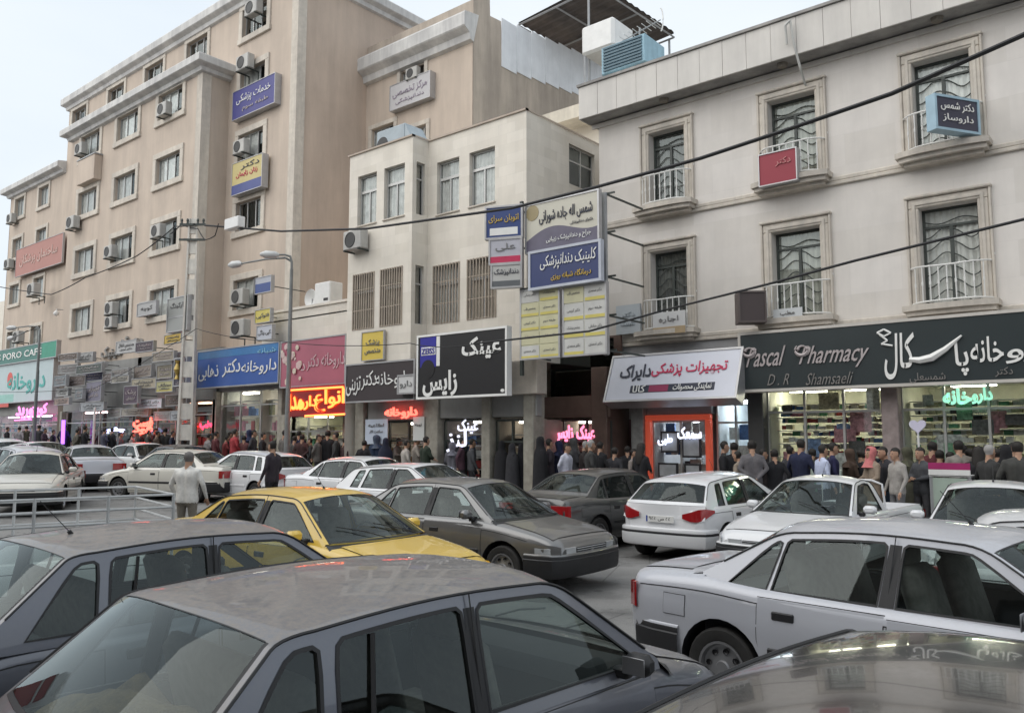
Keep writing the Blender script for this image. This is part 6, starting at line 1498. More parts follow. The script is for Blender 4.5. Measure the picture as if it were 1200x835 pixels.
# the crowd of hanging boards at the passage
HB = [((90,108,413,424),'pale grey','top row, third from the left'),((71,89,414,422),'brown','top row, far left end'),((71,89,427,437),'grey','second row, below the brown board'),((90,119,427,437),'dark green','second row, wide one'),
 ((61,80,440,452),'slate','third row, far left end'),((81,99,440,452),'umber','third row, beside the slate board'),((99,119,436,446),'violet','over the tall lilac board'),((99,121,447,470),'lilac','tall one in the middle of the third row'),
 ((97,119,471,481),'light grey','on the white pipe'),((120,131,437,448),'umber','narrow one right of the violet board'),((131,151,432,439),'ash','thin one in the second row'),((131,151,440,448),'stone','thin one below the ash board'),
 ((137,159,399,413),'white','beside the stone lettering'),((160,179,400,412),'dark plum','top one right of the white board'),((180,203,412,423),'sand','top one near the pole'),((154,181,428,442),'taupe','wide one right of the thin boards'),
 ((184,202,427,443),'khaki','over the yellow edged board'),((156,181,443,455),'straw','below the taupe board'),((184,202,446,459),'pale yellow','yellow edged one near the pole'),((163,188,467,478),'bright white','with blue writing low near the pole'),
 ((195,218,462,475),'brown','rounded one beside the pole'),((146,161,452,473),'plum','arched one in the lower middle'),((125,144,478,489),'ash','lowest row, left of the red neon'),((145,171,478,487),'stone','lowest row, middle'),
 ((182,199,482,492),'grey','lowest row, near the pole'),((201,218,481,492),'light grey','lowest row, right next to the pole'),((191,214,391,402),'yellow','triangular topped one above the cluster'),((203,219,412,425),'dark plum','over the gold vase board'),
 ((87,98,455,467),'slate','narrow one left of the lilac board'),((65,81,455,464),'white','small slanted one at the left end'),((110,124,424,430),'dark green','narrow strip in the second row'),((61,84,466,474),'pinkish','flat one over the passage door')]
HC = {'pale grey': (.42,.42,.42), 'brown': (.16,.13,.11), 'grey': (.28,.28,.28), 'dark green': (.09,.11,.10), 'slate': (.21,.24,.26), 'umber': (.17,.14,.13), 'violet': (.09,.09,.18), 'lilac': (.20,.19,.25), 'light grey': (.38,.40,.43), 'ash': (.30,.29,.27), 'stone': (.33,.31,.27),
      'white': (.48,.48,.48), 'dark plum': (.10,.08,.10), 'sand': (.33,.29,.24), 'taupe': (.26,.22,.19), 'khaki': (.28,.25,.19), 'straw': (.38,.34,.26), 'pale yellow': (.46,.44,.24), 'bright white': (.62,.62,.68), 'plum': (.10,.07,.10), 'yellow': (.60,.42,.08), 'pinkish': (.38,.28,.25)}
WORDS = ['دکتر نوری', 'پزشک', 'متخصص اطفال', 'دندانپزشک', 'آزمایشگاه', 'دکتر امینی', 'چشم پزشک', 'فیزیوتراپی', 'سونوگرافی', 'دکتر کاظمی']
for i, (r, cn_, where) in enumerate(HB):
    rnd = random.Random(i); Y = 16.5+rnd.uniform(0, .8); ink = INKG if sum(HC[cn_]) > .9 else INKP
    o = sign('hanging_board', '%s hanging signboard near the pole, %s' % (cn_, where), 'signboard', r, Y, face('board '+cn_, HC[cn_], .6, .15), SMET,
         [(WORDS[i % 10], 0, .25, .75, .34, ink, 0, 0), (WORDS[(i*3+4) % 10], 0, -.4, .6, .22, ink, 0, 0)], d=.14, rim=.02, group='hanging boards by the concrete pole', rz=RAD(rnd.uniform(-7, 7)),
         bars=[(-1, 1, -1, -.55, face('board edge yellow', (.5, .42, .1)))] if cn_ == 'pale yellow' else ())
    q = MB(); hh = 18.0-Y; q.tube([(0, .1, 0), (0, hh, 0)], .02, 5); q.build('bracket', IRON, o)
def vase(o, w_, h):
    q = MB(); q.lathe([(.001, -.35*h), (.10, -.34*h), (.05, -.2*h), (.14, 0), (.06, .2*h), (.10, .32*h), (.001, .33*h)], 'z', 14, c=(-.1*w_, -.08, .08*h)); q.build('gold_vase', mat('gold paint', (.5, .36, .1), .4, metal=.4), o)
sign('vase_board', 'dark board with a gold vase picture right beside the concrete pole', 'signboard', (204, 219, 419, 452), 16.5, face('black violet', (.05, .045, .07), .5), SMET, [('عطاری', .1, -.75, .7, .12, INKP, 0, 0)], d=.15, shapes=vase)
# signs on the pole
POLY = 16.15
sign('pole_box_sign', 'grey box sign with two shelves fixed to the left of the concrete pole', 'sign', (196, 220, 348, 388), POLY-.15, face('box grey', (.33, .34, .33), .5), SMET, [('پارکینگ', 0, .5, .7, .2, INKG, 0, 0)], d=.35, rim=.03, bars=[(-.95, .95, -.2, -.1, SMET)])
sign('street_arrow_sign', 'small grey flag sign left of the box sign on the pole', 'sign', (161, 183, 354, 369), 15.5, face('flag grey', (.42, .42, .42), .5), SMET, [('کوچه', 0, 0, .6, .4, INKG, 0, 0)], d=.12, rim=.02)
for (r, lab, fc, tx, b__) in (((299, 318, 324, 343), 'white topped blue sign, uppermost of three by the curved lamppost', (.42, .44, .5), [], [(-.95, .95, -.95, .2, mat('deep blue print', (.06, .1, .28), .5))]),
      ((299, 317, 362, 378), 'yellow sign, middle of three by the curved lamppost', (.62, .52, .12), [('فتوکپی', 0, 0, .8, .4, INKG, 0, 0)], []),
      ((301, 319, 381, 398), 'white sign, lowest of three by the curved lamppost', (.5, .52, .58), [('کپی رنگی', 0, 0, .8, .4, INKG, 0, 0)], [])):
    o = sign('flag_sign', lab, 'sign', r, 17.4, face(lab[:12], fc), SMET, tx, d=.14, bars=b__, group='flag signs by the curved lamppost', rim=.02); q = MB(); q.tube([(0, .1, .0), (0, 1.9, .0)], .02, 5); q.build('bracket', IRON, o)
# ================================================================ AIR UNITS
def ac_mesh():
    b_ = MB(); b_.bbox(-.42, .42, -.32, .0, 0, .60, .025); body = b_.mesh('casing', mat('air unit enamel', (.52, .51, .48), .5, var=.12, stain=.25), 30)
    g_ = MB(); g_.lathe([(.001, -.325), (.22, -.323), (.235, -.34), (.25, -.322)], 'y', 20, c=(-.08, 0, .30)); g_ = g_.mesh('fan_grille', mat('fan grille dark', (.06, .06, .06), .6), 40)
    r_ = MB()
    for x in (-.33, .33): r_.box(x-.02, x+.02, -.36, .25, -.05, -.005); r_.box(x-.019, x+.019, .22, .25, -.35, -.05)
    return body, g_, r_.mesh('bracket', IRON)
ACM = ac_mesh()
def ac(px, py, Y, label, s=1.0, kind=0, rz=0):
    X, Z = atY(px, py, Y); o = thing('air_conditioner', label, 'air conditioner', (X, Y-.02, Z-.3*s), rz, 'outdoor air units on the facades'); o.scale = (s, s, s)
    link('casing', ACM[0], o); link('fan_grille', ACM[1], o); link('bracket', ACM[2], o)
    return o
for a_ in ((197, 130, 17.9, 'air unit under the right window of the top bay row, tall block', 1.0), (99, 176, 17.9, 'air unit set into the left bay window of the top row', 1.0), (90, 262, 17.9, 'air unit below the left bay window of the second row', 1.1),
    (134, 296, 17.9, 'air unit at the middle bay window of the third row, over the cable', 1.0), (190, 272, 17.9, 'air unit at the right bay window of the third row', 1.0), (135, 362, 17.9, 'stacked air unit, upper of two in the middle bay window of the lowest row', 1.0), (134, 378, 17.9, 'stacked air unit, lower of two in the middle bay window of the lowest row', .9),
    (176, 362, 17.9, 'air unit behind the grey flag sign left of the pole', 1.0), (292, 76, 19.2, 'air unit over the blue banner on the tall block', 1.1), (287, 174, 19.2, 'air unit over the yellow banner on the tall block', 1.0), (286, 349, 19.2, 'upper air unit at the lowest recessed window behind the three flag signs', 1.1), (287, 385, 17.9, 'lower air unit behind the yellow flag sign', 1.1),
    (302, 12, 19.2, 'air unit cut by the upper edge of the picture', 1.1), (17, 257, 19.2, 'air unit under the left window of the far wing, upper one', 1.0), (14, 310, 19.2, 'air unit under the left window of the far wing, lower one', 1.0), (44, 340, 18.6, 'air unit above the green header board', 1.2), (26, 395, 18.6, 'air unit low on the far wing beside the street lamp', 1.1),
    (422, 283, 16.3, 'small unit hung on the cream bay under the top windows', 1.0), (487, 106-18, 22.9, 'air unit behind the white sign box of the rear block', .8)):
    ac(*a_)
tag_ = thing('window_box', 'beige tray box under the left bay window of the top row', 'box', (atY(100, 200, 17.6)[0], 17.6, atY(100, 213, 17.6)[1])); q = MB(); q.bbox(-1.0, 1.0, 0, .4, 0, 1.3, .02); q.build('casing', STUCCO, tag_)
q = MB(); q.box(-1.05, 1.05, -.03, .4, 1.3, 1.36); q.build('lid', GREYM, tag_)
o = thing('rooftop_unit', 'square white air unit standing on the low annexe roof', 'air conditioner', (atY(385, 348, 18.6)[0], 18.6, AZ)); q = MB(); q.bbox(-.45, .45, -.3, .3, 0, .95, .03); q.build('casing', WHITE, o); q = MB(); q.bbox(.10, .36, -.31, -.30, .25, .35, .004); q.build('badge', BLACK, o)
o = thing('satellite_dish', 'small grey dish on the low annexe roof', 'dish', (atY(366, 355, 18.5)[0], 18.5, AZ)); q = MB(); q.lathe([(.001, .12), (.2, .08), (.35, 0), (.36, .01), (.2, .1), (.001, .14)], 'y', 18, c=(0, -.1, .45)); q.build('dish', WHITE, o, smooth=60); q = MB(); q.tube([(0, 0, 0), (0, 0, .45)], .03, 6); q.build('mast', GREYM, o)
o = thing('rooftop_cooler', 'grey blue cooler box with a slanting side on the cream bay roof', 'cooler', (atY(470, 170, 17.4)[0], 17.4, CZT-.1)); q = MB(); q.bbox(-.75, .6, -.4, .4, 0, 1.0, .04); q.poly([(.6, -.39, 0), (1.15, -.39, 0), (.6, -.39, .95)], .78, (0, 1, 0)); q.build('casing', mat('grey blue sheet', (.36, .42, .46), .5, stain=.1), o); q = MB(); q.lathe([(.001, -.41), (.26, -.41), (.27, -.40)], 'y', 18, c=(-.45, 0, .5)); q.build('fan_grille', BLACK, o)
# ================================================================ POLES, LAMPS, CABLES
PX, PZt = atY(232, 255, POLY)
pole = thing('concrete_pole', 'tall pale concrete utility pole with ladder slots, standing at the kerb', 'utility pole', (PX-.28, POLY, .15), YAW)
q = MB(); Hp = PZt-.15; wb_, wt_ = .66, .36; n_ = 13
for s in (-1, 1):   # H section: two flanges and a slotted web
    q.add([(s*wb_/2, -.15, 0), (s*(wb_/2-.09), -.15, 0), (s*(wb_/2-.09), .15, 0), (s*wb_/2, .15, 0), (s*wt_/2, -.10, Hp), (s*(wt_/2-.06), -.10, Hp), (s*(wt_/2-.06), .10, Hp), (s*wt_/2, .10, Hp)], [(0,1,2,3),(4,7,6,5),(0,4,5,1),(1,5,6,2),(2,6,7,3),(3,7,4,0)])
for k in range(n_):
    z0_, z1_ = Hp*k/n_+.20, Hp*(k+1)/n_; w_ = (wb_+(wt_-wb_)*(k+.5)/n_)/2-.07; q.box(-w_, w_, -.05, .05, z0_, z1_)
q.build('shaft', mat('weathered concrete', (.72, .69, .63), .9, var=.15, stain=.25, bump=.2), pole)
q = MB()
for z in (Hp-.3, Hp-.9): q.box(-.5, .5, -.16, -.10, z, z+.08)
for x in (-.42, -.2, .2, .42): q.lathe([(.001, .2), (.04, .18), (.05, .1), (.03, .06), (.05, 0)], 'z', 8, c=(x, -.13, Hp-.22))
q.build('crossarm', IRON, pole)
def lamppost(px, pytop, Y, label, arms, grp='street lamps'):
    X, Z = atY(px, pytop, Y); Z0 = gnd(X)+.15; o = thing('street_lamp', label, 'street lamp', (X, Y, Z0), 0, grp); H_ = Z-Z0
    q = MB(); q.tube([(0, 0, 0), (0, 0, H_*.5), (0, 0, H_-.3)], [.10, .075, .055], 10); q.lathe([(.15, 0), (.15, .5), (.10, .6)], 'z', 12); q.build('pole', mat('lamp post grey', (.20, .21, .21), .5, var=.2), o, smooth=40)
    for (dx, dy, dz) in arms:
        q = MB(); pts = [Vector((0, 0, H_-.35)), Vector((0, 0, H_-.05)), Vector((dx*.12, dy*.12, H_+.12+dz*.2)), Vector((dx*.5, dy*.5, H_+.16+dz*.5)), Vector((dx, dy, H_+.12+dz))]
        q.tube(pts, [.045, .042, .04, .035, .03], 8); q.build('arm', mat('lamp post grey', (.20, .21, .21), .5, var=.2), o, smooth=50)
        q = MB(); d_ = Vector((dx, dy, 0)).normalized(); e = pts[-1]
        q.tube([e-d_*.05, e+d_*.08, e+d_*.4, e+d_*.58], [.05, .12, .13, .05], 10); q.build('lamp_head', mat('lamp housing', (.55, .56, .56), .4), o, smooth=50)
    return o
lamppost(342, 305, 16.2, 'slim grey street lamp with a long arm in front of the pink sign', [(-2.3, -.5, .0), (-.3, -.35, .05)])
lamppost(47, 385, 16.2, 'dark street lamp arching to the left at the far left', [(-3.6, .0, -.3), (-1.5, -.6, 0)])
wp = thing('white_pipe_sign', 'thin white pipe post rising out of the crowd below the light grey board', 'post', (atY(110, 500, 15.2)[0], 15.2, .6)); q = MB(); q.tube([(0, 0, 0), (0, 0, 2.7)], .05, 8); q.build('post', WHITE, wp, smooth=40); q = MB(); q.lathe([(.26, 0), (.26, .35), (.14, .5)], 'z', 12); q.build('base', WHITE, wp)
def cable(name, label, pts, r=.018, sag=.0, m=None):
    q = MB(); P = []
    for a, b_ in zip(pts, pts[1:]):
        a, b_ = Vector(a), Vector(b_)
        for t in np.linspace(0, 1, 15)[:-1]: P.append(a.lerp(b_, t)-Vector((0, 0, sag*4*t*(1-t))))
    P.append(Vector(pts[-1])); q.tube(P, r, 5); return tag(q.build(name, m or mat('cable black', (.02, .02, .022), .7), smooth=60), label, 'cable')
def w3(px, py, Y): X, Z = atY(px, py, Y); return (X, Y, Z)
cable('overhead_cable', 'thick black cable rising from the pole across the cream building to the right top corner', [w3(240, 264, POLY-.1), w3(330, 271, POLY-.1), w3(430, 268, 15.2), w3(600, 244, 14.4), w3(700, 219, 13.8), w3(820, 186, 13.0), w3(920, 153, 12.7), w3(1045, 110, 12.3), w3(1200, 41, 12.0), w3(1290, 0, 11.8)], .036)
cable('overhead_cable', 'thinner black cable crossing the lower balconies of the stone building', [w3(560, 402, 14.5), w3(690, 388, 14.3), w3(780, 363, POLY-.1), w3(900, 333, 13.8), w3(1000, 306, 13.5), w3(1200, 257, 13.2), w3(1300, 232, 13)], .024)
cable('overhead_cable', 'thin cable running level behind the pole at first floor height', [w3(-40, 458, 15), w3(110, 455, 15), w3(230, 385, 15), w3(330, 400, 15), w3(480, 402, 15), w3(560, 402, 15)], .012, .1)
cable('overhead_cable', 'black cable dipping from the far left facade to the top of the pole', [w3(-30, 330, 14.6), w3(60, 345, 14.6), w3(100, 325, 14.5), w3(160, 300, 15.5), w3(205, 265, POLY-.1), w3(228, 262, POLY-.1)], .022, .05)
cable('cable_loop', 'loose loop of cable hanging at the top of the concrete pole', [w3(200, 274, POLY-.1), w3(212, 263, POLY-.2), w3(232, 268, POLY-.1), w3(240, 281, POLY-.2), w3(252, 276, POLY-.2), w3(256, 262, POLY-.2)], .02, .03)
cable('roof_hose', 'pale hose looping over the parapet of the stone building down to the middle upper window', [w3(922, 52, 18.3), w3(920, 30, 18.2), w3(926, 24, 18.25), w3(930, 50, 18.3), w3(938, 80, 18.5), w3(944, 100, 18.9)], .03, m=mat('pale hose', (.5, .5, .48), .6))
cable('wall_cable', 'dark wire draped on the rear block beside its window', [w3(506, 62, 22.9), w3(515, 58, 22.9), w3(530, 52, 22.9), w3(545, 40, 22.9)], .03, .1)
o = thing('junction_box', 'small white box where the cable leaves the pole to the right', 'box', w3(275, 262, 16.0)); q = MB(); q.bbox(-.45, .45, -.15, .15, -.2, .2, .02); q.build('casing', WHITE, o)
o = thing('hanging_lamp', 'white globe security camera on the wall left of the pole', 'camera', w3(66, 367, 18.9)); q = MB(); q.lathe([(.001, -.16), (.11, -.12), (.16, 0), (.11, .1), (.03, .16), (.03, .25)], 'z', 14); q.build('globe', WHITE, o, smooth=60); q = MB(); q.tube([(0, 0, .22), (0, .35, .25)], .025, 6); q.build('bracket', GREYM, o)
# stall on the pavement at the right, small stand with a heart
o = thing('street_stall', 'small stall with a magenta and white front panel among the people at the right', 'stall', (atY(1113, 560, 16.5)[0], 16.5, .15)); q = MB(); q.box(-.34, .34, 0, .5, 1.17, 1.2); q.build('counter', WHITE, o); q = MB(); q.box(-.34, .34, -.03, -.0, 1.30, 1.42); q.build('magenta_panel', mat('magenta board', (.35, .02, .13), .5), o)
q = MB(); q.box(-.34, .34, -.03, 0, 1.20, 1.298); q.build('white_panel', WHITE, o)
for x in (-.31, .31):
    for y in (.04, .46): q = MB(); q.box(x-.03, x+.03, y-.03, y+.03, 0, 1.17); q.build('leg', GREYM, o)
q = MB(); q.box(-.28, .28, -.01, 0, .15, 1.15); q.build('front_cloth', mat('pale green cloth', (.36, .44, .38), .8), o)
o = thing('heart_stand', 'thin stand topped with a pale heart shape in front of the pharmacy', 'stand', (atY(1077, 530, 17.2)[0], 17.2, .15)); q = MB(); q.tube([(0, 0, 0), (0, 0, 1.98)], .02, 6); q.build('post', WHITE, o)
q = MB(); q.poly([((.15*16*math.sin(t)**3)/16, -.03, 2.1+.15*(13*math.cos(t)-5*math.cos(2*t)-2*math.cos(3*t)-math.cos(4*t))/16) for t in np.linspace(0, 2*PI, 25)[:-1]], .05); q.build('heart', mat('pale lilac board', (.62, .60, .74), .5), o)
o = thing('green_poster_stand', 'low white board with a green print outside the pharmacy', 'stand', (atY(955, 545, 18.0)[0], 18.0, .15)); q = MB(); q.bbox(-.55, .55, 0, .05, .3, 1.2, .01); q.build('board', mat('mint white', (.55, .64, .58), .5), o)
q = MB(); q.box(-.4, .4, -.012, 0, .5, 1.0); q.build('green_print', mat('green print', (.15, .42, .25), .5, var=.5, scale=12), o); q = MB(); [q.box(x-.02, x+.02, 0, .05, 0, .3) for x in (-.5, .5)]; q.build('legs', GREYM, o)
# ================================================================ CARS IN PLACE
PG1 = paint('graphite paint', (.085, .09, .105), .7, metal=.45, rough=.3); PG2 = paint('mid grey paint', (.14, .15, .18), .95, metal=.5, rough=.32); PG3 = paint('dark grey paint', (.075, .078, .08), .5, metal=.4)
PGD = paint('olive grey paint', (.17, .172, .175), .4, metal=.5); PGL = paint('glossy grey paint', (.085, .086, .09), .22, metal=.4, rough=.07)
PW = paint('white paint', (.72, .73, .75), .25); PW2 = paint('dusty white paint', (.66, .67, .67), .4); PIV = paint('ivory paint', (.62, .60, .54), .45); PSV = paint('silver paint', (.52, .535, .585), .45, metal=.18, rough=.38); PY1 = paint('taxi yellow paint', (.78, .52, .07), .25); PDK = paint('black paint', (.03, .03, .035), .4); PRD = paint('burgundy paint', (.1, .02, .02), .3)
GRP = 'cars crowded in the street'
def mid(ax, ay, head, dx, dy=0):
    h = RAD(head); return (ax+math.cos(h)*dx-math.sin(h)*dy, ay+math.sin(h)*dx+math.cos(h)*dy)
# roof rear edge of the near car stands 1.22 m behind its centre
A_ = car('hatch', 'parked_car', 'dusty dark grey hatchback in the foreground, its rear screen at the lower left', -2.98, 2.80, 86, PG2, group=GRP)
B_ = car('hatch', 'parked_car', 'dusty grey hatchback directly behind the foreground one, left of the yellow taxi', -5.64, 3.18, 88, PG2, group=GRP)
C_ = car('hatch', 'parked_car', 'glossy grey roof cut off by the lower right corner', -.36, 2.62, 84, PGL, group=GRP)
car('sedan', 'parked_car', 'silver saloon seen from its side at the right with its red tail lamp leftmost', -1.42, 6.50, -7, PSV, group=GRP)
car('sedan', 'taxi', 'yellow taxi with open front window behind the grey hatchbacks', -8.2, 6.14, 3, PY1, 'taxi', GRP)
car('sedan', 'moving_car', 'dusty grey saloon in the middle with its front plate facing the open road', -8.47, 9.15, 1, PGD, group=GRP)
car('supermini', 'moving_car', 'white hatchback seen from behind with almond red lamps in the middle right', -6.78, 13.94, 89, PW, group=GRP)
car('sedan', 'moving_car', 'dark grey saloon seen from behind between the grey saloon and the white hatchback', -8.96, 13.65, 87, PG3, group=GRP)
car('pickup', 'pickup', 'white pickup with an empty bed facing the viewer right of the white hatchback', -4.58, 13.40, -92, PW, 'pickup', GRP)
car('sedan', 'moving_car', 'white saloon at the right edge facing the viewer, its mirror over the silver roof', -2.21, 13.2, -82, PW, group=GRP)
car('supermini', 'moving_car', 'white hatchback cut by the right edge just above the silver roof', -.05, 8.85, 2, PW, group=GRP)
car('sedan', 'moving_car', 'white saloon with dark rear screen behind the yellow taxi roof', -15.9, 13.5, 4, PW, group=GRP)
car('supermini', 'moving_car', 'white hatchback facing left beyond the man in the dark jacket', -20.6, 13.3, 184, PW, group=GRP)
car('supermini', 'moving_car', 'small white car half hidden behind the middle grey saloon', -12.4, 12.0, 2, PW, group=GRP)
car('sedan', 'moving_car', 'dusty cream saloon facing the viewer at the far left', -22.3, 8.3, -30, PIV, group=GRP)
car('sedan', 'moving_car', 'ivory old saloon facing left behind the man in the white shirt', -22.66, 12.2, 200, PIV, group=GRP)
car('sedan', 'moving_car', 'silver saloon with dark tail lamps behind the dusty cream one', -28.2, 12.0, 165, PSV, group=GRP)
car('supermini', 'moving_car', 'pale hatchback with a dark roof hatch at the back of the far left group', -32.5, 12.2, 0, PW2, group=GRP)
car('sedan', 'moving_car', 'black saloon behind the man in the white shirt', -27.6, 14.8, 178, PDK, group=GRP)
car('supermini', 'moving_car', 'white car farthest away on the left, beyond the hatch roof', -38.5, 12.8, 178, PW, group=GRP)
car('sedan', 'moving_car', 'grey saloon farthest to the left in the background row', -31.5, 8.6, 175, PSV, group=GRP)
def small_van(X, Y, label):
    """seen only by its rear corner: body, roof, glass, lamp clusters, bumper, wheels; faces -x"""
    o = thing('parked_van', label, 'van', (X, Y, 0), 0, GRP); q = MB()
    prof = [(0, .34), (0, .9), (-.03, 1.25), (-.10, 1.40), (-.22, 1.46), (-2.2, 1.50), (-2.5, 1.42), (-3.0, .95), (-3.5, .85), (-3.6, .35)]
    ys = [(-1.52, .93), (-1.48, .985), (-1.40, 1), (-.12, 1), (-.04, .985), (0, .93)]
    q.grid([[(x, y, .34+(z-.34)*k_) for x, z in prof] for y, k_ in ys], flip=True)
    for r_ in (0, -1): q.add([(x, ys[r_][0], .34+(z-.34)*ys[r_][1]) for x, z in prof], [tuple(range(len(prof)))])
    q.build('body', PW2, o, smooth=40)
    for (z0, z1, m) in ((1.21, 1.27, LAMPRED), (1.05, 1.19, LAMPRED), (1.27, 1.29, WHITE), (1.19, 1.21, WHITE), (.90, 1.05, mat('brown lamp lens', (.18, .06, .03), .2, coat=1))):
        for y in (-.14, -1.52): q = MB(); q.bbox(-.12, .02, y, y+.15, z0, z1, .004); q.build('tail_light', m, o)
    q = MB(); q.bbox(-.12, .08, -1.55, .03, .34, .56, .04); q.build('rear_bumper', BLACK, o)
    q = MB(); q.grid([[(.012, y, .95) for y in (-1.3, -.22)], [(-.02, y, 1.24) for y in (-1.28, -.24)], [(-.085, y, 1.385) for y in (-1.25, -.27)]]); q.build('rear_window', mat('dark tinted glass', (.02, .025, .03), .05), o)
    ty, ri = wheel_meshes(.28)
    for x in (-.75, -2.9):
        for y, rz in ((-.10, 0), (-1.42, PI)): w_ = link('wheel', ty, o, (x, y, .28), (0, 0, rz)); link('rim', ri, w_)
    return o
small_van(-4.42, 1.40, 'white van of which only the maroon banded tail corner shows at the left edge')
# rumpled brown cloth heaped behind the rear screen of the near car
q = MB(); rnd = random.Random(5); rows = []
for i in range(15):
    row = []
    for j in range(25):
        u, v = i/14, j/24; e = min(1, 6*u, 6*(1-u))*min(1, 6*v, 6*(1-v))
        row.append((-1.56+.56*u, -.60+1.2*v, .87+e*(.05+.10*abs(math.sin(7*v+2*u))+.04*math.sin(11*u+5*v)+.02*rnd.random())))
    rows.append(row)
cl_ = q.grid(rows, flip=True).build('blanket', mat('brown wool', (.17, .115, .05), .95, var=.4, scale=20, bump=.5, bscale=60), smooth=80)
cl_.location = A_.location; cl_.rotation_euler = A_.rotation_euler; tag(cl_, 'rumpled brown blanket behind the rear screen of the foreground hatchback', 'blanket')
# the foreground car has no aerial
for c in list(A_.children)+list(C_.children):
    if c.name.startswith('aerial'): bpy.data.objects.remove(c)
for k, (kd, X, Y, hd_, pm_c, lb) in enumerate((('sedan', -30.5, 15.0, 2, PW2, 'off white saloon in the kerb row behind the silver one on the left'), ('hatch', -33.5, 10.3, 170, PW, 'white hatchback in the middle of the far left jam'), ('supermini', -27.3, 9.7, 178, PSV, 'silver hatchback just beyond the cream saloon on the left'), ('hatch', -37.8, 9.6, 5, PG3, 'dark hatchback deep in the far left jam'), ('sedan', -42, 11, 0, PW2, 'off white saloon at the very back of the far left jam'))): car(kd, 'moving_car', lb, X, Y, hd_, pm_c, group=GRP)
# pickup with a rail cage
rp_ = car('pickup', 'pickup', 'old white pickup with a tubular rail cage round its bed at the left edge', -9.05, 2.1, 256, PW2, 'pickup', GRP)
q = MB(); RL = mat('chalky white rail', (.50, .51, .51), .5, var=.2)
for s in (-1, 1):
    for z in (1.08, 1.20, 1.32, 1.44): q.tube([(-.55, s*.82, z), (-2.28, s*.82, z)], .013, 6)
    for x in (-.55, -1.1, -1.7, -2.28): q.tube([(x, s*.82, .86), (x, s*.82, 1.45)], .016, 6)
for z in (1.08, 1.20, 1.32, 1.44): q.tube([(-2.28, -.82, z), (-2.28, .82, z)], .013, 6); q.tube([(-.55, -.82, z), (-.55, .82, z)], .013, 6)
q.build('rail_cage', RL, rp_, smooth=50)
tag_ = [c for c in rp_.children if c.name.startswith('headboard')]
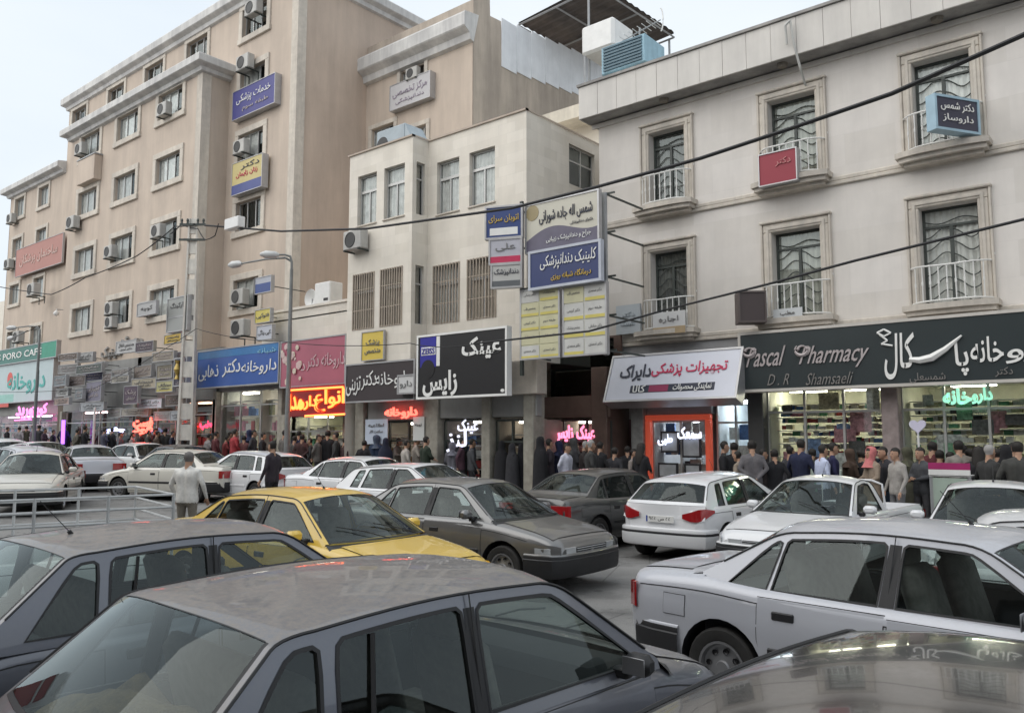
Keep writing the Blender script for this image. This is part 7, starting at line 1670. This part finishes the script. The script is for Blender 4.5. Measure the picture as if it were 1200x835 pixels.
# ================================================================ PEOPLE IN PLACE
BK, NV, GR, WH_, BR, OL, DB = (.02,.02,.024), (.02,.025,.05), (.16,.16,.17), (.62,.63,.68), (.09,.06,.045), (.07,.07,.05), (.03,.05,.1)
def at_px(px, Y): return atY(px, 514, Y)[0]
def pp(px, Y, face, pose, top, legs, extra, ec, label, h=1.0, **k):
    if 14.8 < Y: Y = min(18.2, Y+.55)
    return person(label, at_px(px, Y), Y, face, pose, top, legs, extra, ec, h, **k)
PEOPLE = [
 (848, 16.9, 60, 'stand', BK, NV, None, 0, 'man in a black jacket at the lit window left of the pharmacy'),
 (867, 16.3, 200, 'forward', (.3,.25,.2), GR, None, 0, 'man with a tan top between the black jacket and the grey suit'),
 (881, 16.0, 80, 'behind', (.17,.16,.17), GR, None, 0, 'man in a grey suit jacket beside the black column'),
 (907, 16.4, 95, 'stand', BK, (.10,.10,.12), None, 0, 'man in a black short tee in front of the pharmacy'),
 (893, 16.9, 20, 'stride', (.05,.04,.04), BK, None, 0, 'dark figure walking between the grey suit and the black tee'),
 (963, 16.2, 60, 'stand', (.50,.55,.72), NV, None, 0, 'man in a pale blue shirt in front of the pharmacy shelves'),
 (975, 16.6, 70, 'stand', (.03,.03,.09), BK, None, 0, 'person in navy right behind the pale blue shirt'),
 (950, 17.6, 90, 'stand', OL, BK, None, 0, 'person in dark olive close to the pharmacy glass'),
 (1008, 17.2, 120, 'stride', (.08,.08,.08), BK, None, 0, 'dark figure beside the pharmacy door'),
 (1020, 16.0, 230, 'manteau', (.28,.22,.17), BR, 'scarf', (.55,.18,.18), 'woman with a coral pink headscarf and beige coat'),
 (1038, 16.4, 240, 'forward', (.05,.05,.06), (.06,.09,.14), None, 0, 'man with a dark open jacket beside the pink headscarf'),
 (1049, 15.8, 200, 'stand', (.34,.32,.30), GR, None, 0, 'person in pale grey half hidden left of the man in charcoal'),
 (1078, 16.3, 262, 'folded', (.085,.09,.10), (.09,.09,.10), None, 0, 'heavy set man in charcoal with folded arms in front of the pharmacy'),
 (1100, 17.0, 90, 'stand', (.1,.09,.06), BK, None, 0, 'shopper with an olive coat behind the stall'),
 (1112, 17.3, 60, 'stand', (.28,.24,.05), BK, None, 0, 'shopper with a mustard top behind the stall'),
 (1123, 16.9, 110, 'wide', (.22,.20,.18), BK, None, 0, 'shopper in taupe behind the stall'),
 (1135, 17.1, 100, 'stand', BR, BK, None, 0, 'shopper in brown right of the stall'),
 (1146, 16.8, 90, 'wide', BK, BK, 'longhair', 0, 'person with long dark hair right of the stall'),
 (1158, 16.0, 90, 'wide', (.05,.05,.05), BK, None, 0, 'broad man in a black coat with grey hair near the right edge', 1.0),
 (1178, 16.4, 100, 'manteau', BK, BK, 'chador', BK, 'woman in a black chador near the right edge'),
 (1192, 15.8, 110, 'wide', (.07,.07,.065), BK, None, 0, 'man in dark green grey cut by the right edge'),
 (611, 16.3, 90, 'manteau', BK, BK, 'chador', (.02,.02,.025), 'woman in a black chador at the narrow dark shop door'),
 (600, 16.0, 60, 'manteau', BK, BK, 'chador', (.03,.03,.035), 'shorter woman in black left of the shop door', .93),
 (633, 15.9, 100, 'manteau', BK, BK, 'chador', (.012,.012,.015), 'woman in a black chador right of the buff column'),
 (643, 16.3, 80, 'stand', (.05,.04,.05), BK, None, 0, 'dark figure between the chador and the white shirt'),
 (664, 15.8, 50, 'behind', (.55,.56,.66), NV, None, 0, 'man in a pale lilac shirt under the pink neon'),
 (692, 15.6, 80, 'wide', (.05,.045,.045), BK, None, 0, 'broad grey haired man in dark brown right of the lilac shirt'),
 (683, 16.4, 70, 'stand', (.045,.035,.035), BK, None, 0, 'man in brown behind the broad grey haired man'),
 (720, 16.0, 90, 'stand', (.04,.04,.05), BK, None, 0, 'man in a dark suit in front of the brown column'),
 (703, 16.5, 90, 'stand', BK, BK, None, 0, 'dark figure between the broad man and the brown column'),
 (751, 15.9, 80, 'manteau', BK, BK, 'longhair', 0, 'woman in black with long dark hair beside the orange frame'),
 (742, 16.4, 30, 'stand', (.30,.26,.24), BR, None, 0, 'figure in beige left of the long haired woman'),
 (530, 16.0, 100, 'manteau', (.17,.17,.20), GR, 'scarf', (.18,.18,.22), 'woman in grey violet at the optician window'),
 (541, 16.2, 60, 'stand', (.10,.05,.07), BK, None, 0, 'figure in dark plum right of the woman in grey violet'),
 (553, 16.2, 90, 'stand', (.09,.09,.10), BK, None, 0, 'figure in dark grey under the white neon'),
 (575, 16.3, 90, 'manteau', BK, BK, 'chador', (.015,.015,.018), 'woman in black in front of the slim column'),
 (588, 16.2, 90, 'manteau', BK, BK, 'chador', (.02,.02,.02), 'second woman in black by the slim column', .96),
 (499, 15.6, 100, 'stand', (.03,.045,.03), (.05,.35,.5), None, 0, 'person in dark green with turquoise trousers near the column'),
 (488, 16.1, 80, 'stand', (.38,.34,.30), BR, None, 0, 'person in beige at the dark pharmacy window'),
 (476, 15.7, 95, 'wide', (.40,.37,.34), GR, None, 0, 'man in a pale beige shirt seen from behind under the small red neon'),
 (465, 16.5, 70, 'stand', (.25,.22,.2), BK, None, 0, 'figure in taupe left of the pale beige shirt'),
 (452, 15.8, 90, 'manteau', NV, NV, 'chador', (.02,.022,.04), 'woman in a navy black chador under the pale blue notice'),
 (441, 15.9, 90, 'manteau', DB, NV, 'scarf', (.07,.09,.13), 'woman in slate blue beside the pale blue notice'),
 (427, 15.7, 80, 'stand', (.02,.02,.03), BK, None, 0, 'man in black left of the pale blue notice'),
 (416, 16.4, 60, 'stand', (.12,.10,.09), BK, None, 0, 'figure in brown below the neon end'),
 (404, 16.0, 120, 'stand', (.08,.05,.05), BK, None, 0, 'figure in maroon brown under the orange neon'),
 (394, 15.9, 200, 'stand', (.05,.05,.05), BK, None, 0, 'dark figure facing left under the orange neon'),
 (384, 16.2, 90, 'wide', (.02,.02,.02), BK, None, 0, 'tall man in black under the orange neon', 1.06),
 (373, 15.9, 60, 'stand', (.15,.14,.13), BK, None, 0, 'figure in grey brown left of the tall man in black'),
 (364, 16.2, 240, 'stand', (.04,.045,.05), BK, None, 0, 'man in dark slate with a pale face turned to the road'),
 (354, 16.0, 90, 'stand', (.07,.035,.035), BK, None, 0, 'figure in dark red brown behind the lamp post'),
 (345, 16.4, 90, 'stand', (.10,.10,.10), BK, None, 0, 'figure in grey by the curved street lamp'),
 (333, 16.3, 70, 'stand', (.16,.15,.14), BK, None, 0, 'figure in taupe right of the man in the dark jacket'),
 (308, 16.0, 90, 'wide', (.02,.02,.02), BK, None, 0, 'man in black left of the man in the dark jacket'),
 (297, 16.4, 90, 'stand', (.06,.06,.07), BK, None, 0, 'figure in charcoal under the blue sign'),
 (286, 16.2, 120, 'stand', (.2,.08,.08), BK, None, 0, 'figure in faded red right of the bright red shirt'),
 (275, 16.0, 90, 'wide', (.42,.05,.06), BK, None, 0, 'person in a bright red top under the blue sign'),
 (264, 16.4, 90, 'stand', (.3,.06,.06), BK, None, 0, 'person in dull red next to the bright red top'),
 (253, 16.0, 70, 'stand', (.12,.03,.035), BK, None, 0, 'person in burgundy right of the concrete pole'),
 (243, 16.4, 90, 'stand', (.35,.33,.33), GR, None, 0, 'person in pale grey just right of the concrete pole'),
 (211, 16.3, 90, 'stand', BK, BK, None, 0, 'dark figure just left of the concrete pole'),
 (202, 16.0, 80, 'stand', NV, BK, None, 0, 'figure in navy left of the concrete pole'),
 (193, 16.3, 110, 'stand', (.05,.05,.05), BK, None, 0, 'dark figure with a pale bag strap left of the pole'),
 (184, 16.0, 90, 'stand', BR, BK, None, 0, 'figure in brown below the bright white board'),
 (174, 16.2, 90, 'wide', (.06,.06,.05), BK, None, 0, 'broad figure in olive below the red and yellow neon'),
 (165, 16.4, 60, 'stand', BK, BK, None, 0, 'dark figure below the red and yellow neon'),
 (155, 15.9, 90, 'stand', (.28,.22,.22), BK, None, 0, 'figure in dusty pink left of the red neon'),
 (141, 15.6, 95, 'wide', (.15,.16,.18), GR, None, 0, 'man in a grey shirt seen from behind near the white blue neon'),
 (131, 16.3, 90, 'stand', BK, BK, None, 0, 'dark figure left of the grey shirt'),
 (122, 16.0, 80, 'stand', (.08,.08,.12), BK, None, 0, 'figure in blue black near the white pipe post'),
 (99, 16.2, 90, 'stand', BK, BK, None, 0, 'dark figure left of the white pipe post'),
 (90, 16.0, 90, 'stand', (.12,.11,.09), BK, None, 0, 'figure in khaki brown near the violet neon'),
 (62, 16.2, 90, 'wide', (.04,.04,.05), BK, None, 0, 'broad dark figure left of the violet neon'),
 (52, 16.5, 90, 'stand', (.10,.06,.09), BK, None, 0, 'figure in plum under the magenta neon'),
 (38, 16.2, 70, 'stand', (.2,.15,.2), BK, None, 0, 'figure in mauve under the magenta neon'),
 (22, 16.4, 90, 'stand', (.3,.28,.3), BK, None, 0, 'figure in pale grey at the far left shop'),
 (8, 16.2, 90, 'wide', BK, BK, None, 0, 'dark figure at the left edge of the crowd'),
]
for i, t in enumerate(PEOPLE):
    px, Y, fc, pose, top, legs, extra, ec, lab = t[:9]; h = t[9] if len(t) > 9 else random.Random(i).uniform(.90, 1.05)
    rr = random.Random(i*7+1); fc += rr.uniform(-45, 45)
    if pose == 'stand': pose = rr.choice(['stand', 'stride', 'forward', 'folded', 'behind', 'stand'])
    top = tuple(c*.8 for c in top) if sum(top) < .6 else top
    hr = (.32,.31,.30) if 'grey hair' in lab else None
    pp(px, Y, fc, pose, top, legs, extra, ec, lab, h, hair=hr)
NEAR = [(860,'black'),(925,'charcoal'),(938,'navy'),(995,'dark brown'),(1012,'black'),(1062,'olive'),(1090,'burgundy'),(1130,'charcoal'),(1168,'navy'),(1186,'olive'),(735,'black'),(672,'charcoal'),(655,'navy'),(620,'dark brown'),(565,'olive'),(512,'black'),(460,'dark brown'),(432,'charcoal'),(408,'olive'),(378,'burgundy'),(350,'navy'),(327,'black'),(292,'navy'),(269,'black'),(248,'charcoal'),(218,'dark brown'),(180,'charcoal'),(148,'black'),(112,'burgundy'),(75,'navy'),(45,'charcoal'),(30,'olive')]
CN = {'black': (.015,.015,.018), 'charcoal': (.05,.05,.055), 'navy': (.02,.025,.06), 'dark brown': (.055,.035,.025), 'olive': (.06,.06,.04), 'burgundy': (.10,.02,.03)}
def landmark(px):
    for x, n in ((75,'by the violet neon'),(125,'by the white pipe post'),(185,'under the hanging boards'),(232,'beside the concrete pole'),(300,'under the blue sign'),(335,'between the blue and pink signs'),(405,'under the orange neon'),(445,'by the pale blue notice'),(490,'under the small red neon'),(520,'at the buff column'),(570,'at the optician window'),(630,'near the narrow shop door'),(715,'under the pink neon'),(757,'left of the orange frame'),(885,'before the lit white shop'),(960,'at the left pharmacy window'),(1040,'at the pharmacy doorway'),(1110,'near the heart stand'),(1150,'just right of the stall'),(1300,'in the right corner of the crowd')):
        if px < x: return n
for i, (px, c_) in enumerate(NEAR):
    rr = random.Random(i+500); fem = rr.random() < .3
    pp(px, rr.uniform(16.7, 17.6), rr.uniform(30, 150), rr.choice(['stand', 'wide', 'behind', 'forward', 'stride']), CN[c_], (.03,.03,.04), 'scarf' if fem else None, tuple(x*1.5 for x in CN[c_]), ('woman with a headscarf in %s deeper in the crowd %s' if fem else 'man in %s deeper in the crowd %s') % (c_, landmark(px)), rr.uniform(.92, 1.06))
pp(320, 13.0-2.2, 200, 'stand', (.035,.033,.04), BK, None, 0, 'man in a dark jacket standing between the cars behind the yellow taxi', 1.03)
pp(222, 7.3, 120, 'wide', (.70,.69,.66), (.20,.18,.15), None, 0, 'man in a white shirt seen from behind left of the yellow taxi', .96, hair=(.15,.14,.135))
# fix-ups shared by everything
nT = sum(len(o.data.polygons) for o in scene.objects if o.type == 'MESH')
print('OBJECTS', len(scene.objects), 'POLYS', nT)
